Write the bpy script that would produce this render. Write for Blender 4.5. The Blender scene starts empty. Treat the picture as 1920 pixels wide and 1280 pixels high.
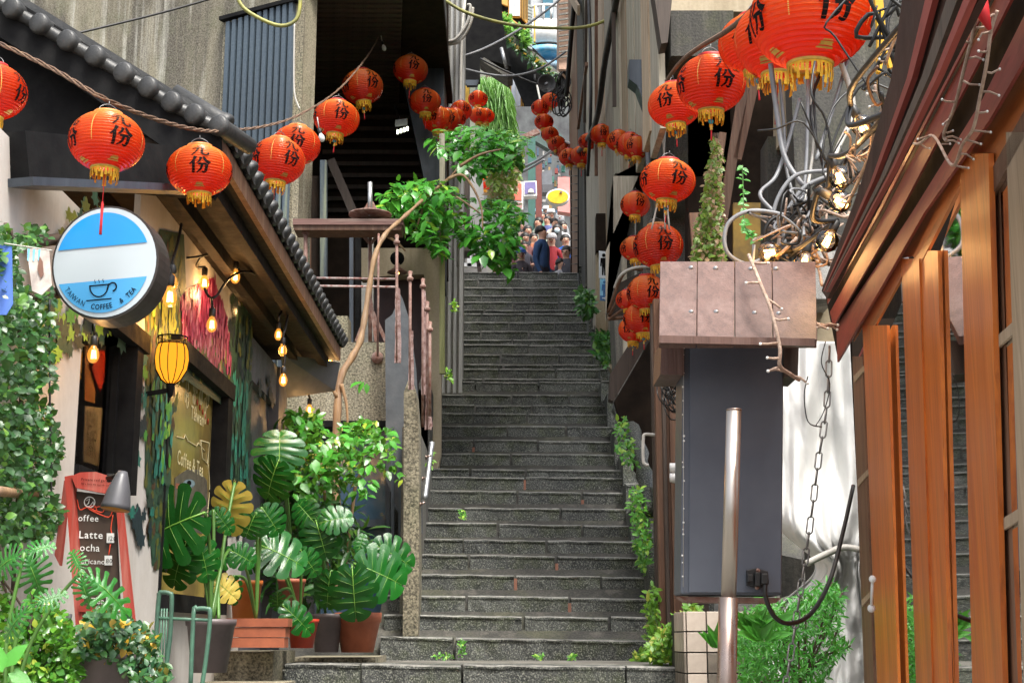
import bpy, math, random
import numpy as np
from mathutils import Vector as V, Matrix, noise as mnoise
R = math.radians
random.seed(7); rs = np.random.RandomState(7)
sc = bpy.context.scene
# ---------------- camera ----------------
FP = 1920*50/36.0
TH = math.atan(550/FP); YAW = math.atan(20/math.hypot(FP,550))
CAM = V((0,0,1.6))
cd = bpy.data.cameras.new('camera'); co = bpy.data.objects.new('camera', cd); sc.collection.objects.link(co)
cd.lens = 50; cd.sensor_width = 36; cd.clip_end = 500; cd.clip_start = 0.05
co.location = CAM; co.rotation_euler = (math.pi/2+TH, 0, -YAW); sc.camera = co
# ---------------- world, sun, exposure ----------------
SUN_EL, SUN_AZ = 62, 150      # degrees; azimuth clockwise from +Y
w = bpy.data.worlds.new('World'); sc.world = w; w.use_nodes = True
nt = w.node_tree; nt.nodes.clear()
sk = nt.nodes.new('ShaderNodeTexSky'); sk.sky_type = 'NISHITA'; sk.sun_disc = False
sk.sun_elevation = R(SUN_EL); sk.sun_rotation = R(SUN_AZ); sk.air_density = 1.0; sk.dust_density = 5.0; sk.ozone_density = 1.0
hs = nt.nodes.new('ShaderNodeHueSaturation'); hs.inputs['Saturation'].default_value = 0.35
bg = nt.nodes.new('ShaderNodeBackground'); bg.inputs[1].default_value = 0.15
wo = nt.nodes.new('ShaderNodeOutputWorld')
nt.links.new(sk.outputs[0], hs.inputs['Color']); nt.links.new(hs.outputs[0], bg.inputs[0]); nt.links.new(bg.outputs[0], wo.inputs[0])
sl = bpy.data.lights.new('sun','SUN'); sl.energy = 2.1; sl.angle = R(18); sl.color = (1,.95,.86)
so = bpy.data.objects.new('sun', sl); sc.collection.objects.link(so)
sd = V((math.sin(R(SUN_AZ))*math.cos(R(SUN_EL)), math.cos(R(SUN_AZ))*math.cos(R(SUN_EL)), math.sin(R(SUN_EL))))
so.rotation_euler = sd.to_track_quat('Z','Y').to_euler(); so.location = (0,0,30)
vs = sc.view_settings; vs.view_transform='Standard'; vs.look='None'; vs.gamma=1; vs.use_curve_mapping=False
vs.exposure = 1.3
sc.cycles.max_bounces = 8; sc.cycles.transparent_max_bounces = 16
sc.cycles.sample_clamp_indirect = 4
# ---------------- pixel -> world ----------------
_fh = V((math.sin(YAW), math.cos(YAW), 0)); _rt = V((math.cos(YAW), -math.sin(YAW), 0)); _z = V((0,0,1))
_up = _z*math.cos(TH) - _fh*math.sin(TH); _fw = _fh*math.cos(TH) + _z*math.sin(TH)
def ray(px, py): return _fw + _rt*((px-960)/FP) + _up*((640-py)/FP)
def P(px, py, Y): d = ray(px,py); return CAM + d*(Y/d.y)
def PX(px, py, X): d = ray(px,py); return CAM + d*(X/d.x)
def PZ(px, py, Z): d = ray(px,py); return CAM + d*((Z-1.6)/d.z)
def proj(p):
    q = V(p)-CAM; k = q.dot(_fw); return 960+FP*q.dot(_rt)/k, 640-FP*q.dot(_up)/k
# ---------------- materials ----------------
class NT:
    def __init__(s, name):
        s.m = bpy.data.materials.new(name); s.m.use_nodes = True; s.t = s.m.node_tree; s.t.nodes.clear()
        s.out = s.n('ShaderNodeOutputMaterial')
    def n(s, typ, **kw):
        nd = s.t.nodes.new(typ)
        for k, v in kw.items():
            if k in nd.inputs: nd.inputs[k].default_value = v
            else: setattr(nd, k, v)
        return nd
    def l(s, a, b): s.t.links.new(a, b)
    def mix(s, fac, a, b, blend='MIX'):
        nd = s.t.nodes.new('ShaderNodeMix'); nd.data_type='RGBA'; nd.blend_type = blend
        for i, x in ((0,fac),(6,a),(7,b)):
            if hasattr(x,'is_output') or isinstance(x, bpy.types.NodeSocket): s.l(x, nd.inputs[i])
            elif isinstance(x,(int,float)): nd.inputs[i].default_value = x
            else: nd.inputs[i].default_value = (*x,1)
        return nd.outputs[2]
    def noise(s, scale, detail=6, rough=.6, stretch=None, coord='Object', dist=0.0):
        tc = s.n('ShaderNodeTexCoord'); src = tc.outputs[coord]
        if stretch:
            mp = s.n('ShaderNodeMapping'); mp.inputs['Scale'].default_value = stretch; s.l(src, mp.inputs[0]); src = mp.outputs[0]
        nn = s.n('ShaderNodeTexNoise'); nn.inputs['Scale'].default_value = scale; nn.inputs['Detail'].default_value = detail
        nn.inputs['Roughness'].default_value = rough; nn.inputs['Distortion'].default_value = dist; s.l(src, nn.inputs['Vector']); return nn.outputs[0]
    def ramp(s, src, a, b, lo=0.0, hi=1.0):
        r = s.n('ShaderNodeMapRange'); s.l(src, r.inputs[0])
        for i, v in ((1,a),(2,b),(3,lo),(4,hi)): r.inputs[i].default_value = v
        return r.outputs[0]
    def math(s, op, a, b=0.0):
        nd = s.n('ShaderNodeMath', operation=op)
        for i, x in ((0,a),(1,b)):
            if isinstance(x, bpy.types.NodeSocket): s.l(x, nd.inputs[i])
            else: nd.inputs[i].default_value = x
        return nd.outputs[0]
    def rnd(s): return s.n('ShaderNodeObjectInfo').outputs['Random']
    def island(s): return s.n('ShaderNodeNewGeometry').outputs['Random Per Island']
    def bump(s, h, strength, dist=.01):
        b = s.n('ShaderNodeBump'); b.inputs['Strength'].default_value = strength; b.inputs['Distance'].default_value = dist; s.l(h, b.inputs['Height']); return b.outputs[0]
    def bsdf(s, col, rough=.6, metal=0.0, normal=None, spec=.5, coat=0.0):
        b = s.n('ShaderNodeBsdfPrincipled')
        for k, x in (('Base Color',col),('Roughness',rough),('Metallic',metal),('Specular IOR Level',spec),('Coat Weight',coat)):
            if isinstance(x, bpy.types.NodeSocket): s.l(x, b.inputs[k])
            elif k == 'Base Color': b.inputs[k].default_value = (*x,1)
            else: b.inputs[k].default_value = x
        if normal: s.l(normal, b.inputs['Normal'])
        return b
    def done(s, sh): s.l(sh.outputs[0] if hasattr(sh,'outputs') else sh, s.out.inputs[0]); return s.m
def plain(name, c1, c2=None, scale=8, rough=.6, metal=0, bump=.0, bs=None, stretch=None, spec=.5, vary=.15):
    t = NT(name); c2 = c2 or tuple(x*.75 for x in c1)
    n = t.noise(scale, stretch=stretch); c = t.mix(t.ramp(n,.35,.65), c1, c2)
    if vary: c = t.mix(1.0, c, t.mix(t.rnd(), (1-vary,)*3, (1+vary,)*3), 'MULTIPLY')
    nr = None
    if bump: nr = t.bump(t.noise(bs or scale*4, stretch=stretch), bump)
    rr = t.ramp(t.noise(scale*2.3), .3,.7, max(0,rough-.08), min(1,rough+.1))
    return t.done(t.bsdf(c, rr, metal, nr, spec))
def concrete(name, base, dark, light=None, moss=0.0, streak=1.0, speck=.5, rough=.8, mosscol=(.09,.10,.03), bump=.6, grain=160):
    t = NT(name); light = light or tuple(min(1,x*1.5) for x in base)
    st = t.noise(1.0, 8, .62, stretch=(1.7,1.7,.24), dist=.8)
    c = t.mix(t.ramp(st,.43,.57,0,streak), base, dark)
    st2 = t.noise(3.1, 6, .6, stretch=(2.2,2.2,.12))
    c = t.mix(t.ramp(st2,.54,.66,0,.8*streak), c, light)
    if moss: c = t.mix(t.ramp(t.noise(2.3,7,.7),.5,.68,0,moss), c, mosscol)
    sp = t.noise(grain, 3, .6); c = t.mix(t.ramp(sp,.36,.66,0,1), t.mix(speck, c,(0.02,.02,.018)), t.mix(speck*.6, c, light))
    return t.done(t.bsdf(c, rough, 0, t.bump(sp, bump, .006)))
def wood(name, c1, c2, axis='Z', rough=.5, scale=6, spec=.4, wear=0.0, wearcol=(.35,.3,.25), bump=.25):
    t = NT(name); s = {'X':(.12,2.2,2.2),'Y':(2.2,.12,2.2),'Z':(2.2,2.2,.12)}[axis]
    n1 = t.noise(scale, 8, .65, stretch=s, dist=.8); n2 = t.noise(scale*6, 4, .6, stretch=s)
    c = t.mix(t.ramp(n1,.35,.65), c1, c2); c = t.mix(t.ramp(n2,.5,.75,0,.6), c, tuple(x*.4 for x in c2))
    if wear: c = t.mix(t.ramp(t.noise(5,6,.7,stretch=s),.5,.7,0,wear), c, wearcol)
    c = t.mix(1.0, c, t.mix(t.rnd(), (.8,)*3, (1.15,)*3), 'MULTIPLY')
    return t.done(t.bsdf(c, rough, 0, t.bump(n2, bump, .004), spec))
def leafmat(name, c1, c2, rough=.32, trans=.25, c3=None, spec=.6, p3=.12):
    t = NT(name); isl = t.island(); c = t.mix(isl, c1, c2)
    if c3: c = t.mix(t.ramp(t.math('FRACT', t.math('MULTIPLY', isl, 17.3)), 1-p3, 1-p3+.02), c, c3)
    c = t.mix(1.0, c, t.mix(t.rnd(), (.75,)*3, (1.3,)*3), 'MULTIPLY')
    n = t.noise(60, 3, .5); b = t.bsdf(c, rough, 0, t.bump(n,.35,.003), spec)
    tr = t.n('ShaderNodeBsdfTranslucent'); t.l(t.mix(.5, c, (.25,.45,.03)), tr.inputs[0])
    mx = t.n('ShaderNodeMixShader'); mx.inputs[0].default_value = trans; t.l(b.outputs[0], mx.inputs[1]); t.l(tr.outputs[0], mx.inputs[2])
    return t.done(mx)
def emis(name, col, strength):
    t = NT(name); e = t.n('ShaderNodeEmission'); e.inputs[0].default_value = (*col,1); e.inputs[1].default_value = strength; return t.done(e)
def glassmat(name, tint=(.8,.8,.8), refl=.12, rough=.02, cloudy=0.0):
    t = NT(name); tr = t.n('ShaderNodeBsdfTransparent'); tr.inputs[0].default_value = (*tint,1)
    g = t.n('ShaderNodeBsdfGlossy'); g.inputs['Roughness'].default_value = rough; g.inputs[0].default_value=(.9,.9,.9,1)
    fr = t.n('ShaderNodeFresnel'); fr.inputs[0].default_value = 1.5; fac = t.math('ADD', fr.outputs[0], refl)
    mx = t.n('ShaderNodeMixShader'); t.l(fac, mx.inputs[0]); t.l(tr.outputs[0], mx.inputs[1]); t.l(g.outputs[0], mx.inputs[2])
    return t.done(mx)
def papermat():
    t = NT('lantern_paper'); tc = t.n('ShaderNodeTexCoord'); sp = t.n('ShaderNodeSeparateXYZ'); t.l(tc.outputs['Generated'], sp.inputs[0])
    n = t.noise(3, 3, .5)
    c = t.mix(t.ramp(t.math('ADD', sp.outputs[2], t.math('MULTIPLY', n, .25)), .28,.95), (.76,.024,.008), (.92,.25,.038))  # orange towards the top paints skylight coming through the paper
    c = t.mix(1.0, c, t.mix(t.rnd(), (.82,.55,.6), (1.08,1.35,1.3)), 'MULTIPLY')
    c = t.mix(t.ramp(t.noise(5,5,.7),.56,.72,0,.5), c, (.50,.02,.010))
    b = t.bsdf(c, .26, 0, None, .5, .25)
    tr = t.n('ShaderNodeBsdfTranslucent'); tr.inputs[0].default_value = (.95,.14,.03,1)
    mx = t.n('ShaderNodeMixShader'); mx.inputs[0].default_value = .45; t.l(b.outputs[0], mx.inputs[1]); t.l(tr.outputs[0], mx.inputs[2])
    return t.done(mx)
m = {}
m['paper'] = papermat()
m['ring_red'] = plain('ring_red', (.5,.02,.015), rough=.5)
m['ring_tan'] = plain('ring_tan', (.55,.22,.04), (.5,.15,.03), rough=.5)
m['fringe'] = plain('fringe_yellow', (.78,.47,.02), (.6,.3,.01), rough=.7)
m['gold'] = plain('gold_thread', (.75,.5,.1), rough=.45)
m['ink'] = plain('black_ink', (.006,.005,.005), rough=.8, spec=.1, vary=0)
m['tassel'] = plain('red_tassel', (.6,.015,.02), rough=.6)
m['bead'] = plain('turquoise_bead', (.02,.35,.42), rough=.25)
m['wire'] = plain('grey_wire', (.25,.25,.25), rough=.4, metal=.6)
m['rope'] = plain('rope', (.20,.12,.07), (.09,.05,.035), scale=40, rough=.8, bump=.5)
m['stone'] = None
def stonemat():
    t = NT('stair_stone')
    big = t.noise(1.7, 8, .68, coord='Object', dist=.5); c = t.mix(t.ramp(big,.40,.60), (.098,.104,.098), (.028,.033,.033))
    c = t.mix(1.0, c, t.mix(t.rnd(), (.68,)*3, (1.35,1.33,1.25)), 'MULTIPLY')
    c = t.mix(t.ramp(t.noise(3.3,8,.74),.51,.66,0,.8), c, (.045,.06,.018))
    c = t.mix(t.ramp(t.noise(7.3,6,.7),.6,.74,0,.55), c, (.27,.25,.2))
    sp = t.noise(95, 4, .7); c = t.mix(t.ramp(sp,.52,.64,0,.55), c, (.47,.48,.40)); c = t.mix(t.ramp(sp,.47,.36,0,.85), c, (.012,.012,.012))
    h = t.math('ADD', t.math('MULTIPLY', sp, .5), t.noise(28,5,.7))
    return t.done(t.bsdf(c, t.ramp(t.noise(6),.35,.65,.38,.75), 0, t.bump(h, .9, .012)))
m['stone'] = stonemat()
m['stone_edge'] = plain('pale_skylit_stone_edge', (.27,.265,.235), (.12,.12,.11), scale=22, rough=.55, bump=.6, vary=.2)  # paler colour paints the skylight caught along each step edge
m['conc_big'] = concrete('old_concrete', (.27,.235,.155), (.075,.06,.038), (.60,.58,.50), moss=.6, speck=.35, grain=70, bump=.4)
m['conc_block'] = concrete('pebble_concrete', (.30,.26,.17), (.12,.10,.055), (.5,.45,.33), moss=.8, mosscol=(.11,.12,.035), speck=.75, grain=60, bump=1.0)
m['conc_grey'] = concrete('grey_concrete', (.20,.19,.165), (.08,.075,.065), (.34,.32,.28), moss=.35, speck=.4, grain=80)
m['conc_dark'] = concrete('dark_wet_concrete', (.06,.058,.05), (.02,.02,.018), (.13,.12,.10), moss=.5, speck=.5, grain=60)
m['beige'] = concrete('beige_plaster', (.46,.38,.26), (.3,.24,.15), (.55,.47,.35), speck=.12, streak=.6, grain=40, bump=.2)
m['cream'] = concrete('cream_plaster', (.66,.62,.57), (.50,.45,.39), (.74,.71,.67), speck=.05, streak=.5, grain=30, bump=.15)
m['black_paint'] = plain('black_painted_timber', (.007,.007,.008), (.014,.014,.014), rough=.85, bump=.15, spec=.12)
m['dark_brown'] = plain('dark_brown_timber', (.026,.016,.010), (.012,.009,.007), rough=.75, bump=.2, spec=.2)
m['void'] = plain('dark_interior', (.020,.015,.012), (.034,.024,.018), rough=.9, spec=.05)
m['slate_panel'] = plain('blue_grey_metal', (.055,.07,.09), (.035,.045,.06), rough=.42, stretch=(3,3,.2), bump=.05)
m['slat'] = concrete('weathered_blue_slat', (.075,.11,.15), (.045,.06,.08), (.32,.36,.24), speck=.1, streak=.9, grain=50, bump=.2, rough=.55)
m['rust'] = plain('rusty_steel', (.15,.05,.03), (.28,.2,.17), scale=18, rough=.75, bump=.5)
m['rustpost'] = plain('pinkish_rusty_paint', (.30,.2,.17), (.13,.05,.035), scale=14, rough=.7, bump=.4)
m['timber_grey'] = wood('weathered_grey_board', (.46,.42,.33), (.25,.22,.17), rough=.75, wear=.6, wearcol=(.60,.54,.43))
m['timber_tan'] = wood('tan_board', (.48,.37,.26), (.3,.22,.14), rough=.7, wear=.3)
m['timber_brown'] = wood('brown_board', (.20,.10,.055), (.10,.045,.025), rough=.55, wear=.45, wearcol=(.34,.24,.17))
m['timber_dark'] = wood('dark_board', (.085,.06,.045), (.045,.032,.025), rough=.6)
m['shelf'] = wood('wine_brown_plank', (.17,.09,.075), (.1,.05,.04), axis='X', rough=.6, wear=.4)
m['orange_wood'] = wood('varnished_orange_wood', (.74,.20,.022), (.46,.085,.010), rough=.32, spec=.6, wear=.35, wearcol=(.62,.27,.07), bump=.12)
m['orange_wood_h'] = wood('varnished_orange_wood_rail', (.62,.21,.05), (.42,.11,.025), axis='Y', rough=.32, spec=.6, wear=.3, wearcol=(.55,.3,.12), bump=.12)
m['redwood'] = wood('wine_red_fascia', (.27,.05,.04), (.17,.03,.024), axis='Y', rough=.5, spec=.3, wear=.2, wearcol=(.28,.07,.04), bump=.1)
m['signroof'] = wood('reddish_brown_plank', (.135,.075,.060), (.08,.042,.033), rough=.42, spec=.5, wear=.6, wearcol=(.22,.145,.125), bump=.3, scale=14)
m['steel'] = plain('brushed_steel', (.62,.58,.54), (.5,.45,.4), rough=.36, metal=1, stretch=(1,1,.1))
m['steel_warm'] = plain('worn_steel', (.36,.29,.25), (.3,.22,.19), rough=.3, metal=.9)
m['galv'] = plain('galvanised_steel', (.45,.46,.47), (.3,.31,.32), rough=.4, metal=.8, scale=30)
m['box_grey'] = plain('blue_grey_lacquer', (.048,.058,.080), (.082,.094,.118), scale=2.2, rough=.4, bump=.03)
m['white'] = plain('white_paint', (.8,.8,.78), (.7,.7,.68), rough=.5)
m['tarp'] = plain('white_tarpaulin', (.62,.62,.605), (.55,.55,.535), scale=3, rough=.85, spec=.2, bump=.25, bs=12)
m['cable_grey'] = plain('grey_cable', (.22,.23,.24), (.13,.13,.14), rough=.45)
m['cable_white'] = plain('white_cable', (.55,.53,.48), (.4,.38,.34), rough=.5)
m['cable_black'] = plain('black_cable', (.012,.012,.012), rough=.45)
m['cable_yellow'] = plain('yellow_green_cable', (.38,.36,.08), (.2,.2,.07), rough=.5)
m['twig'] = plain('bark_wrapped_fairy_wire', (.50,.38,.30), (.3,.2,.15), scale=60, rough=.7, bump=.4)
m['tile'] = plain('dark_roof_tile', (.05,.05,.048), (.025,.026,.027), scale=12, rough=.42, bump=.3)
m['terracotta'] = plain('terracotta', (.38,.11,.05), (.27,.075,.035), scale=9, rough=.6, bump=.15)
m['orange_pot'] = plain('orange_clay', (.55,.17,.03), (.45,.12,.02), rough=.5)
m['red_pot'] = plain('red_plastic_pot', (.50,.055,.02), (.42,.04,.015), rough=.4)
m['grey_pot'] = plain('grey_brown_plastic', (.14,.11,.11), (.10,.08,.08), rough=.45)
m['soil'] = plain('soil', (.03,.02,.014), rough=.95, bump=.8)
m['bark'] = wood('smooth_tan_bark', (.36,.23,.12), (.22,.13,.07), rough=.6, wear=.3, bump=.35)
m['bark_dark'] = plain('dark_bark', (.09,.06,.04), (.05,.03,.02), scale=25, rough=.8, bump=.6)
m['stem'] = plain('green_stem', (.06,.16,.025), (.09,.2,.04), rough=.4)
m['leaf_mon'] = leafmat('monstera_leaf', (.006,.060,.009), (.012,.10,.013), rough=.17, trans=.12, spec=.32)
m['leaf_mony'] = leafmat('yellow_monstera_leaf', (.55,.42,.08), (.6,.46,.1), rough=.35, trans=.2)
m['vein'] = plain('pale_green_vein', (.20,.42,.06), rough=.4)
m['leaf_phil'] = leafmat('philodendron_leaf', (.018,.15,.02), (.032,.2,.026), rough=.22, trans=.2)
m['leaf_tree'] = leafmat('glossy_tree_leaf', (.04,.23,.03), (.10,.38,.045), rough=.2, trans=.25, c3=(.3,.5,.05), p3=.10)
m['leaf_bush'] = leafmat('bush_leaf', (.04,.19,.022), (.11,.29,.03), rough=.26, trans=.28, c3=(.4,.5,.06), p3=.06)
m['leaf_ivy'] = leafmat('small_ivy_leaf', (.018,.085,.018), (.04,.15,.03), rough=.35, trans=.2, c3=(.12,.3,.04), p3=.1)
m['leaf_shrub'] = leafmat('shrub_leaf', (.045,.14,.03), (.03,.10,.05), rough=.35, trans=.2, c3=(.5,.3,.03), p3=.10)
m['leaf_lime'] = leafmat('lime_green_leaf', (.2,.42,.03), (.12,.33,.03), rough=.45, trans=.35, c3=(.45,.5,.08), p3=.15)
m['leaf_creep'] = leafmat('creeper_leaf', (.19,.26,.03), (.10,.2,.02), rough=.4, trans=.25, c3=(.35,.22,.12), p3=.3)
m['leaf_fern'] = leafmat('feathery_leaf', (.07,.34,.03), (.04,.24,.03), rough=.4, trans=.3)
m['leaf_weep'] = leafmat('weeping_leaf', (.16,.42,.06), (.26,.52,.12), rough=.4, trans=.35)
m['leaf_step'] = leafmat('step_weed', (.06,.25,.03), (.12,.34,.04), rough=.4, trans=.25, c3=(.3,.5,.06), p3=.2)
m['glass_clear'] = glassmat('clear_window_glass', (.97,.96,.94), -.06)
m['glass'] = glassmat('window_glass', (.62,.62,.62), .10)
m['glass_dark'] = glassmat('tinted_glass', (.25,.28,.32), .12, .08)
m['bulbglass'] = glassmat('bulb_glass', (.92,.80,.66), .03)
m['filament'] = emis('glowing_filament', (1,.50,.12), 14)
m['filament_far'] = emis('warm_glow', (1,.46,.10), 4)
m['lampglow'] = emis('amber_lamp_glow', (1,.36,.02), .62)
m['led'] = emis('led_light', (.95,1,.75), 3)
t = NT('lit_bulb_glass'); tr_ = t.n('ShaderNodeBsdfTransparent'); tr_.inputs[0].default_value=(1,.85,.6,1); em_ = t.n('ShaderNodeEmission'); em_.inputs[0].default_value=(1,.38,.05,1); em_.inputs[1].default_value=.8
gl_ = t.n('ShaderNodeBsdfGlossy'); gl_.inputs['Roughness'].default_value=.05; lw_=t.n('ShaderNodeLayerWeight'); lw_.inputs[0].default_value=.35
ad_ = t.n('ShaderNodeMixShader'); ad_.inputs[0].default_value=.38; t.l(tr_.outputs[0],ad_.inputs[1]); t.l(em_.outputs[0],ad_.inputs[2]); ms_=t.n('ShaderNodeMixShader'); t.l(t.math('MULTIPLY',lw_.outputs['Facing'],.25),ms_.inputs[0]); t.l(ad_.outputs[0],ms_.inputs[1]); t.l(gl_.outputs[0],ms_.inputs[2]); m['litglass']=t.done(ms_)
m['frost'] = plain('frosted_bulb', (.75,.75,.72), rough=.3)
# ---------------- geometry ----------------
COL = sc.collection
wl = {}                      # world location of every object made here
class MB:
    def __init__(s): s.v=[]; s.f=[]; s.mi=[]; s.k=0; s.smooth=[]; s.sm=False
    def add(s, vs_, fs, sm=None):
        o = len(s.v); s.v += [tuple(v) for v in vs_]; s.f += [tuple(i+o for i in f) for f in fs]
        s.mi += [s.k]*len(fs); s.smooth += [s.sm if sm is None else sm]*len(fs); return s
    def box(s, a, b):
        x0,y0,z0 = (min(a[i],b[i]) for i in range(3)); x1,y1,z1 = (max(a[i],b[i]) for i in range(3))
        return s.add([(x0,y0,z0),(x1,y0,z0),(x1,y1,z0),(x0,y1,z0),(x0,y0,z1),(x1,y0,z1),(x1,y1,z1),(x0,y1,z1)],
            [(0,3,2,1),(4,5,6,7),(0,1,5,4),(1,2,6,5),(2,3,7,6),(3,0,4,7)])
    def frame_box(s, o, ax, ay, az):   # corner + three edge vectors
        o,ax,ay,az = map(V,(o,ax,ay,az)); p=[o,o+ax,o+ax+ay,o+ay]; p += [q+az for q in p]
        return s.add(p,[(0,3,2,1),(4,5,6,7),(0,1,5,4),(1,2,6,5),(2,3,7,6),(3,0,4,7)])
    def beam(s, a, b, w_, h, up=(0,0,1)):
        a,b = V(a),V(b); d=(b-a).normalized(); sd_=d.cross(V(up)); sd_ = sd_.normalized() if sd_.length>1e-5 else V((1,0,0)); u=sd_.cross(d)
        return s.frame_box(a-sd_*w_/2-u*h/2, sd_*w_, b-a, u*h)
    def prism(s, pts, vec):
        pts=[V(p) for p in pts]; n=len(pts); vec=V(vec)
        return s.add(pts+[p+vec for p in pts], [tuple(range(n)), tuple(range(2*n-1,n-1,-1))]+[(i,i+n,(i+1)%n+n,(i+1)%n) for i in range(n)])
    def pxprism(s, px, Y, d=.05): return s.prism([P(x,y,Y) for x,y in px], (0,d,0))
    def tube(s, pts, r, n=6, cap=True):
        pts=[V(p) for p in pts]; N=len(pts); rr = r if isinstance(r,(list,tuple)) else [r]*N
        vs_=[]; nrm=None
        for i,p in enumerate(pts):
            t=(pts[min(i+1,N-1)]-pts[max(i-1,0)]).normalized()
            if nrm is None: nrm = t.orthogonal().normalized()
            nrm = (nrm - t*nrm.dot(t)); nrm = nrm.normalized() if nrm.length>1e-6 else t.orthogonal().normalized()
            bn = t.cross(nrm)
            vs_ += [p+(nrm*math.cos(a)+bn*math.sin(a))*rr[i] for a in (2*math.pi*k/n for k in range(n))]
        fs=[(i*n+k, i*n+(k+1)%n, (i+1)*n+(k+1)%n, (i+1)*n+k) for i in range(N-1) for k in range(n)]
        if cap: fs += [tuple(range(n-1,-1,-1)), tuple((N-1)*n+k for k in range(n))]
        return s.add(vs_, fs, True)
    def lathe(s, prof, c, n=16, axis=(0,0,1), sm=True):
        ax=V(axis).normalized(); q=ax.to_track_quat('Z','Y'); c=V(c); vs_=[]
        for r,z in prof: vs_ += [c+q@V((r*math.cos(2*math.pi*k/n), r*math.sin(2*math.pi*k/n), z)) for k in range(n)]
        N=len(prof); fs=[(i*n+k, i*n+(k+1)%n, (i+1)*n+(k+1)%n, (i+1)*n+k) for i in range(N-1) for k in range(n)]
        if prof[0][0]>1e-6: fs.append(tuple(range(n-1,-1,-1)))
        if prof[-1][0]>1e-6: fs.append(tuple((N-1)*n+k for k in range(n)))
        return s.add(vs_, fs, sm)
    def ball(s, c, r, n=10, k=6, sz=1):
        return s.lathe([(r*math.sin(math.pi*i/k)+1e-7, -r*sz*math.cos(math.pi*i/k)) for i in range(k+1)], c, n)
    def build(s, name, mat, parent=None, org=None, bevel=0):
        vs_ = np.array(s.v, dtype=float); lo,hi = vs_.min(0), vs_.max(0)
        o = V(org) if org is not None else V(((lo[0]+hi[0])/2,(lo[1]+hi[1])/2, lo[2] if parent is None else (lo[2]+hi[2])/2))
        me = bpy.data.meshes.new(name); me.from_pydata((vs_-np.array(o)).tolist(), [], s.f)
        for q in (mat if isinstance(mat,(list,tuple)) else [mat]): me.materials.append(m[q] if isinstance(q,str) else q)
        me.polygons.foreach_set('material_index', s.mi); me.polygons.foreach_set('use_smooth', s.smooth); me.update()
        ob = bpy.data.objects.new(name, me); COL.objects.link(ob)
        if bevel:
            md = ob.modifiers.new('bevel','BEVEL'); md.width=bevel; md.segments=2; md.limit_method='ANGLE'; md.angle_limit=R(40)
        place(ob, o, parent); return ob
def place(ob, o, parent=None):
    wl[ob.name]=V(o)
    if parent is not None: ob.parent=parent; ob.location=V(o)-wl[parent.name]
    else: ob.location=o
def tag(o, label=None, cat=None, group=None, kind=None):
    for k,v in (('label',label),('category',cat),('group',group),('kind',kind)):
        if v: o[k]=v
    return o
def E(name, loc, label=None, cat=None, group=None, kind=None, parent=None):
    o = bpy.data.objects.new(name, None); o.empty_display_size=.1; COL.objects.link(o); place(o, loc, parent); return tag(o,label,cat,group,kind)
def one(fn, name, mat, label, cat, group=None, kind=None, **kw):
    b = MB(); fn(b); return tag(b.build(name, mat, **kw), label, cat, group, kind)
def share(src, name, loc, parent, rot=None, scale=None):
    o = bpy.data.objects.new(name, src if isinstance(src,bpy.types.Mesh) else src.data); COL.objects.link(o); place(o, loc, parent)
    if rot is not None: o.rotation_euler = rot
    if scale is not None: o.scale = (scale,)*3 if isinstance(scale,(int,float)) else scale
    return o
def npmesh(name, v, f, mats, mi=None, smooth=True):
    me = bpy.data.meshes.new(name); me.vertices.add(len(v)); me.vertices.foreach_set('co', np.asarray(v,dtype=np.float32).ravel())
    f = np.asarray(f, dtype=np.int32); k=f.shape[1]; me.loops.add(f.size); me.loops.foreach_set('vertex_index', f.ravel())
    me.polygons.add(len(f)); me.polygons.foreach_set('loop_start', np.arange(0,f.size,k,dtype=np.int32)); me.polygons.foreach_set('loop_total', np.full(len(f),k,dtype=np.int32))
    for q in mats: me.materials.append(m[q])
    if mi is not None: me.polygons.foreach_set('material_index', np.asarray(mi,dtype=np.int32))
    me.polygons.foreach_set('use_smooth', np.full(len(f), smooth)); me.update(calc_edges=True); me.validate(); return me
LV = np.array([(0,0,0),(.32,-.24,.05),(.35,0,0),(.32,.24,.05),(.68,-.19,.02),(.7,0,-.04),(.68,.19,.02),(1,0,-.12)],float)
LF = np.array([(0,2,1),(0,3,2),(1,2,5),(1,5,4),(2,3,6),(2,6,5),(4,5,7),(5,6,7)])
def leaves(name, pos, dirs, nrm, size, mats, parent=None, label=None, cat=None, kind=None, mi=None, width=1.0):
    pos=np.asarray(pos,float); N=len(pos); d=np.asarray(dirs,float); d/=np.linalg.norm(d,axis=1,keepdims=True)+1e-9
    nn=np.asarray(nrm,float); s=np.cross(nn,d); s/=np.linalg.norm(s,axis=1,keepdims=True)+1e-9; n2=np.cross(d,s); sz=np.asarray(size,float).reshape(-1,1,1)*np.ones((N,1,1))
    v = pos[:,None,:] + sz*(LV[None,:,0:1]*d[:,None,:] + width*LV[None,:,1:2]*s[:,None,:] + LV[None,:,2:3]*n2[:,None,:])
    f = (LF[None]+ (np.arange(N)*8)[:,None,None]).reshape(-1,3); o = V(pos.mean(0)); o.z = pos[:,2].min() if parent is None else o.z
    me = npmesh(name, v.reshape(-1,3)-np.array(o), f, mats if isinstance(mats,(list,tuple)) else [mats], None if mi is None else np.repeat(mi,8))
    ob = bpy.data.objects.new(name, me); COL.objects.link(ob); place(ob, o, parent); return tag(ob,label,cat,None,kind)
def rdir(n, bias=(0,-.3,-.2), k=1.0):
    a = rs.normal(size=(n,3)); a/=np.linalg.norm(a,axis=1,keepdims=True); return a*k+np.array(bias)
def rnrm(n, bias=(0,-.9,1.0), k=.7):
    a = rs.normal(size=(n,3)); a/=np.linalg.norm(a,axis=1,keepdims=True); return a*k+np.array(bias)
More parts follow.
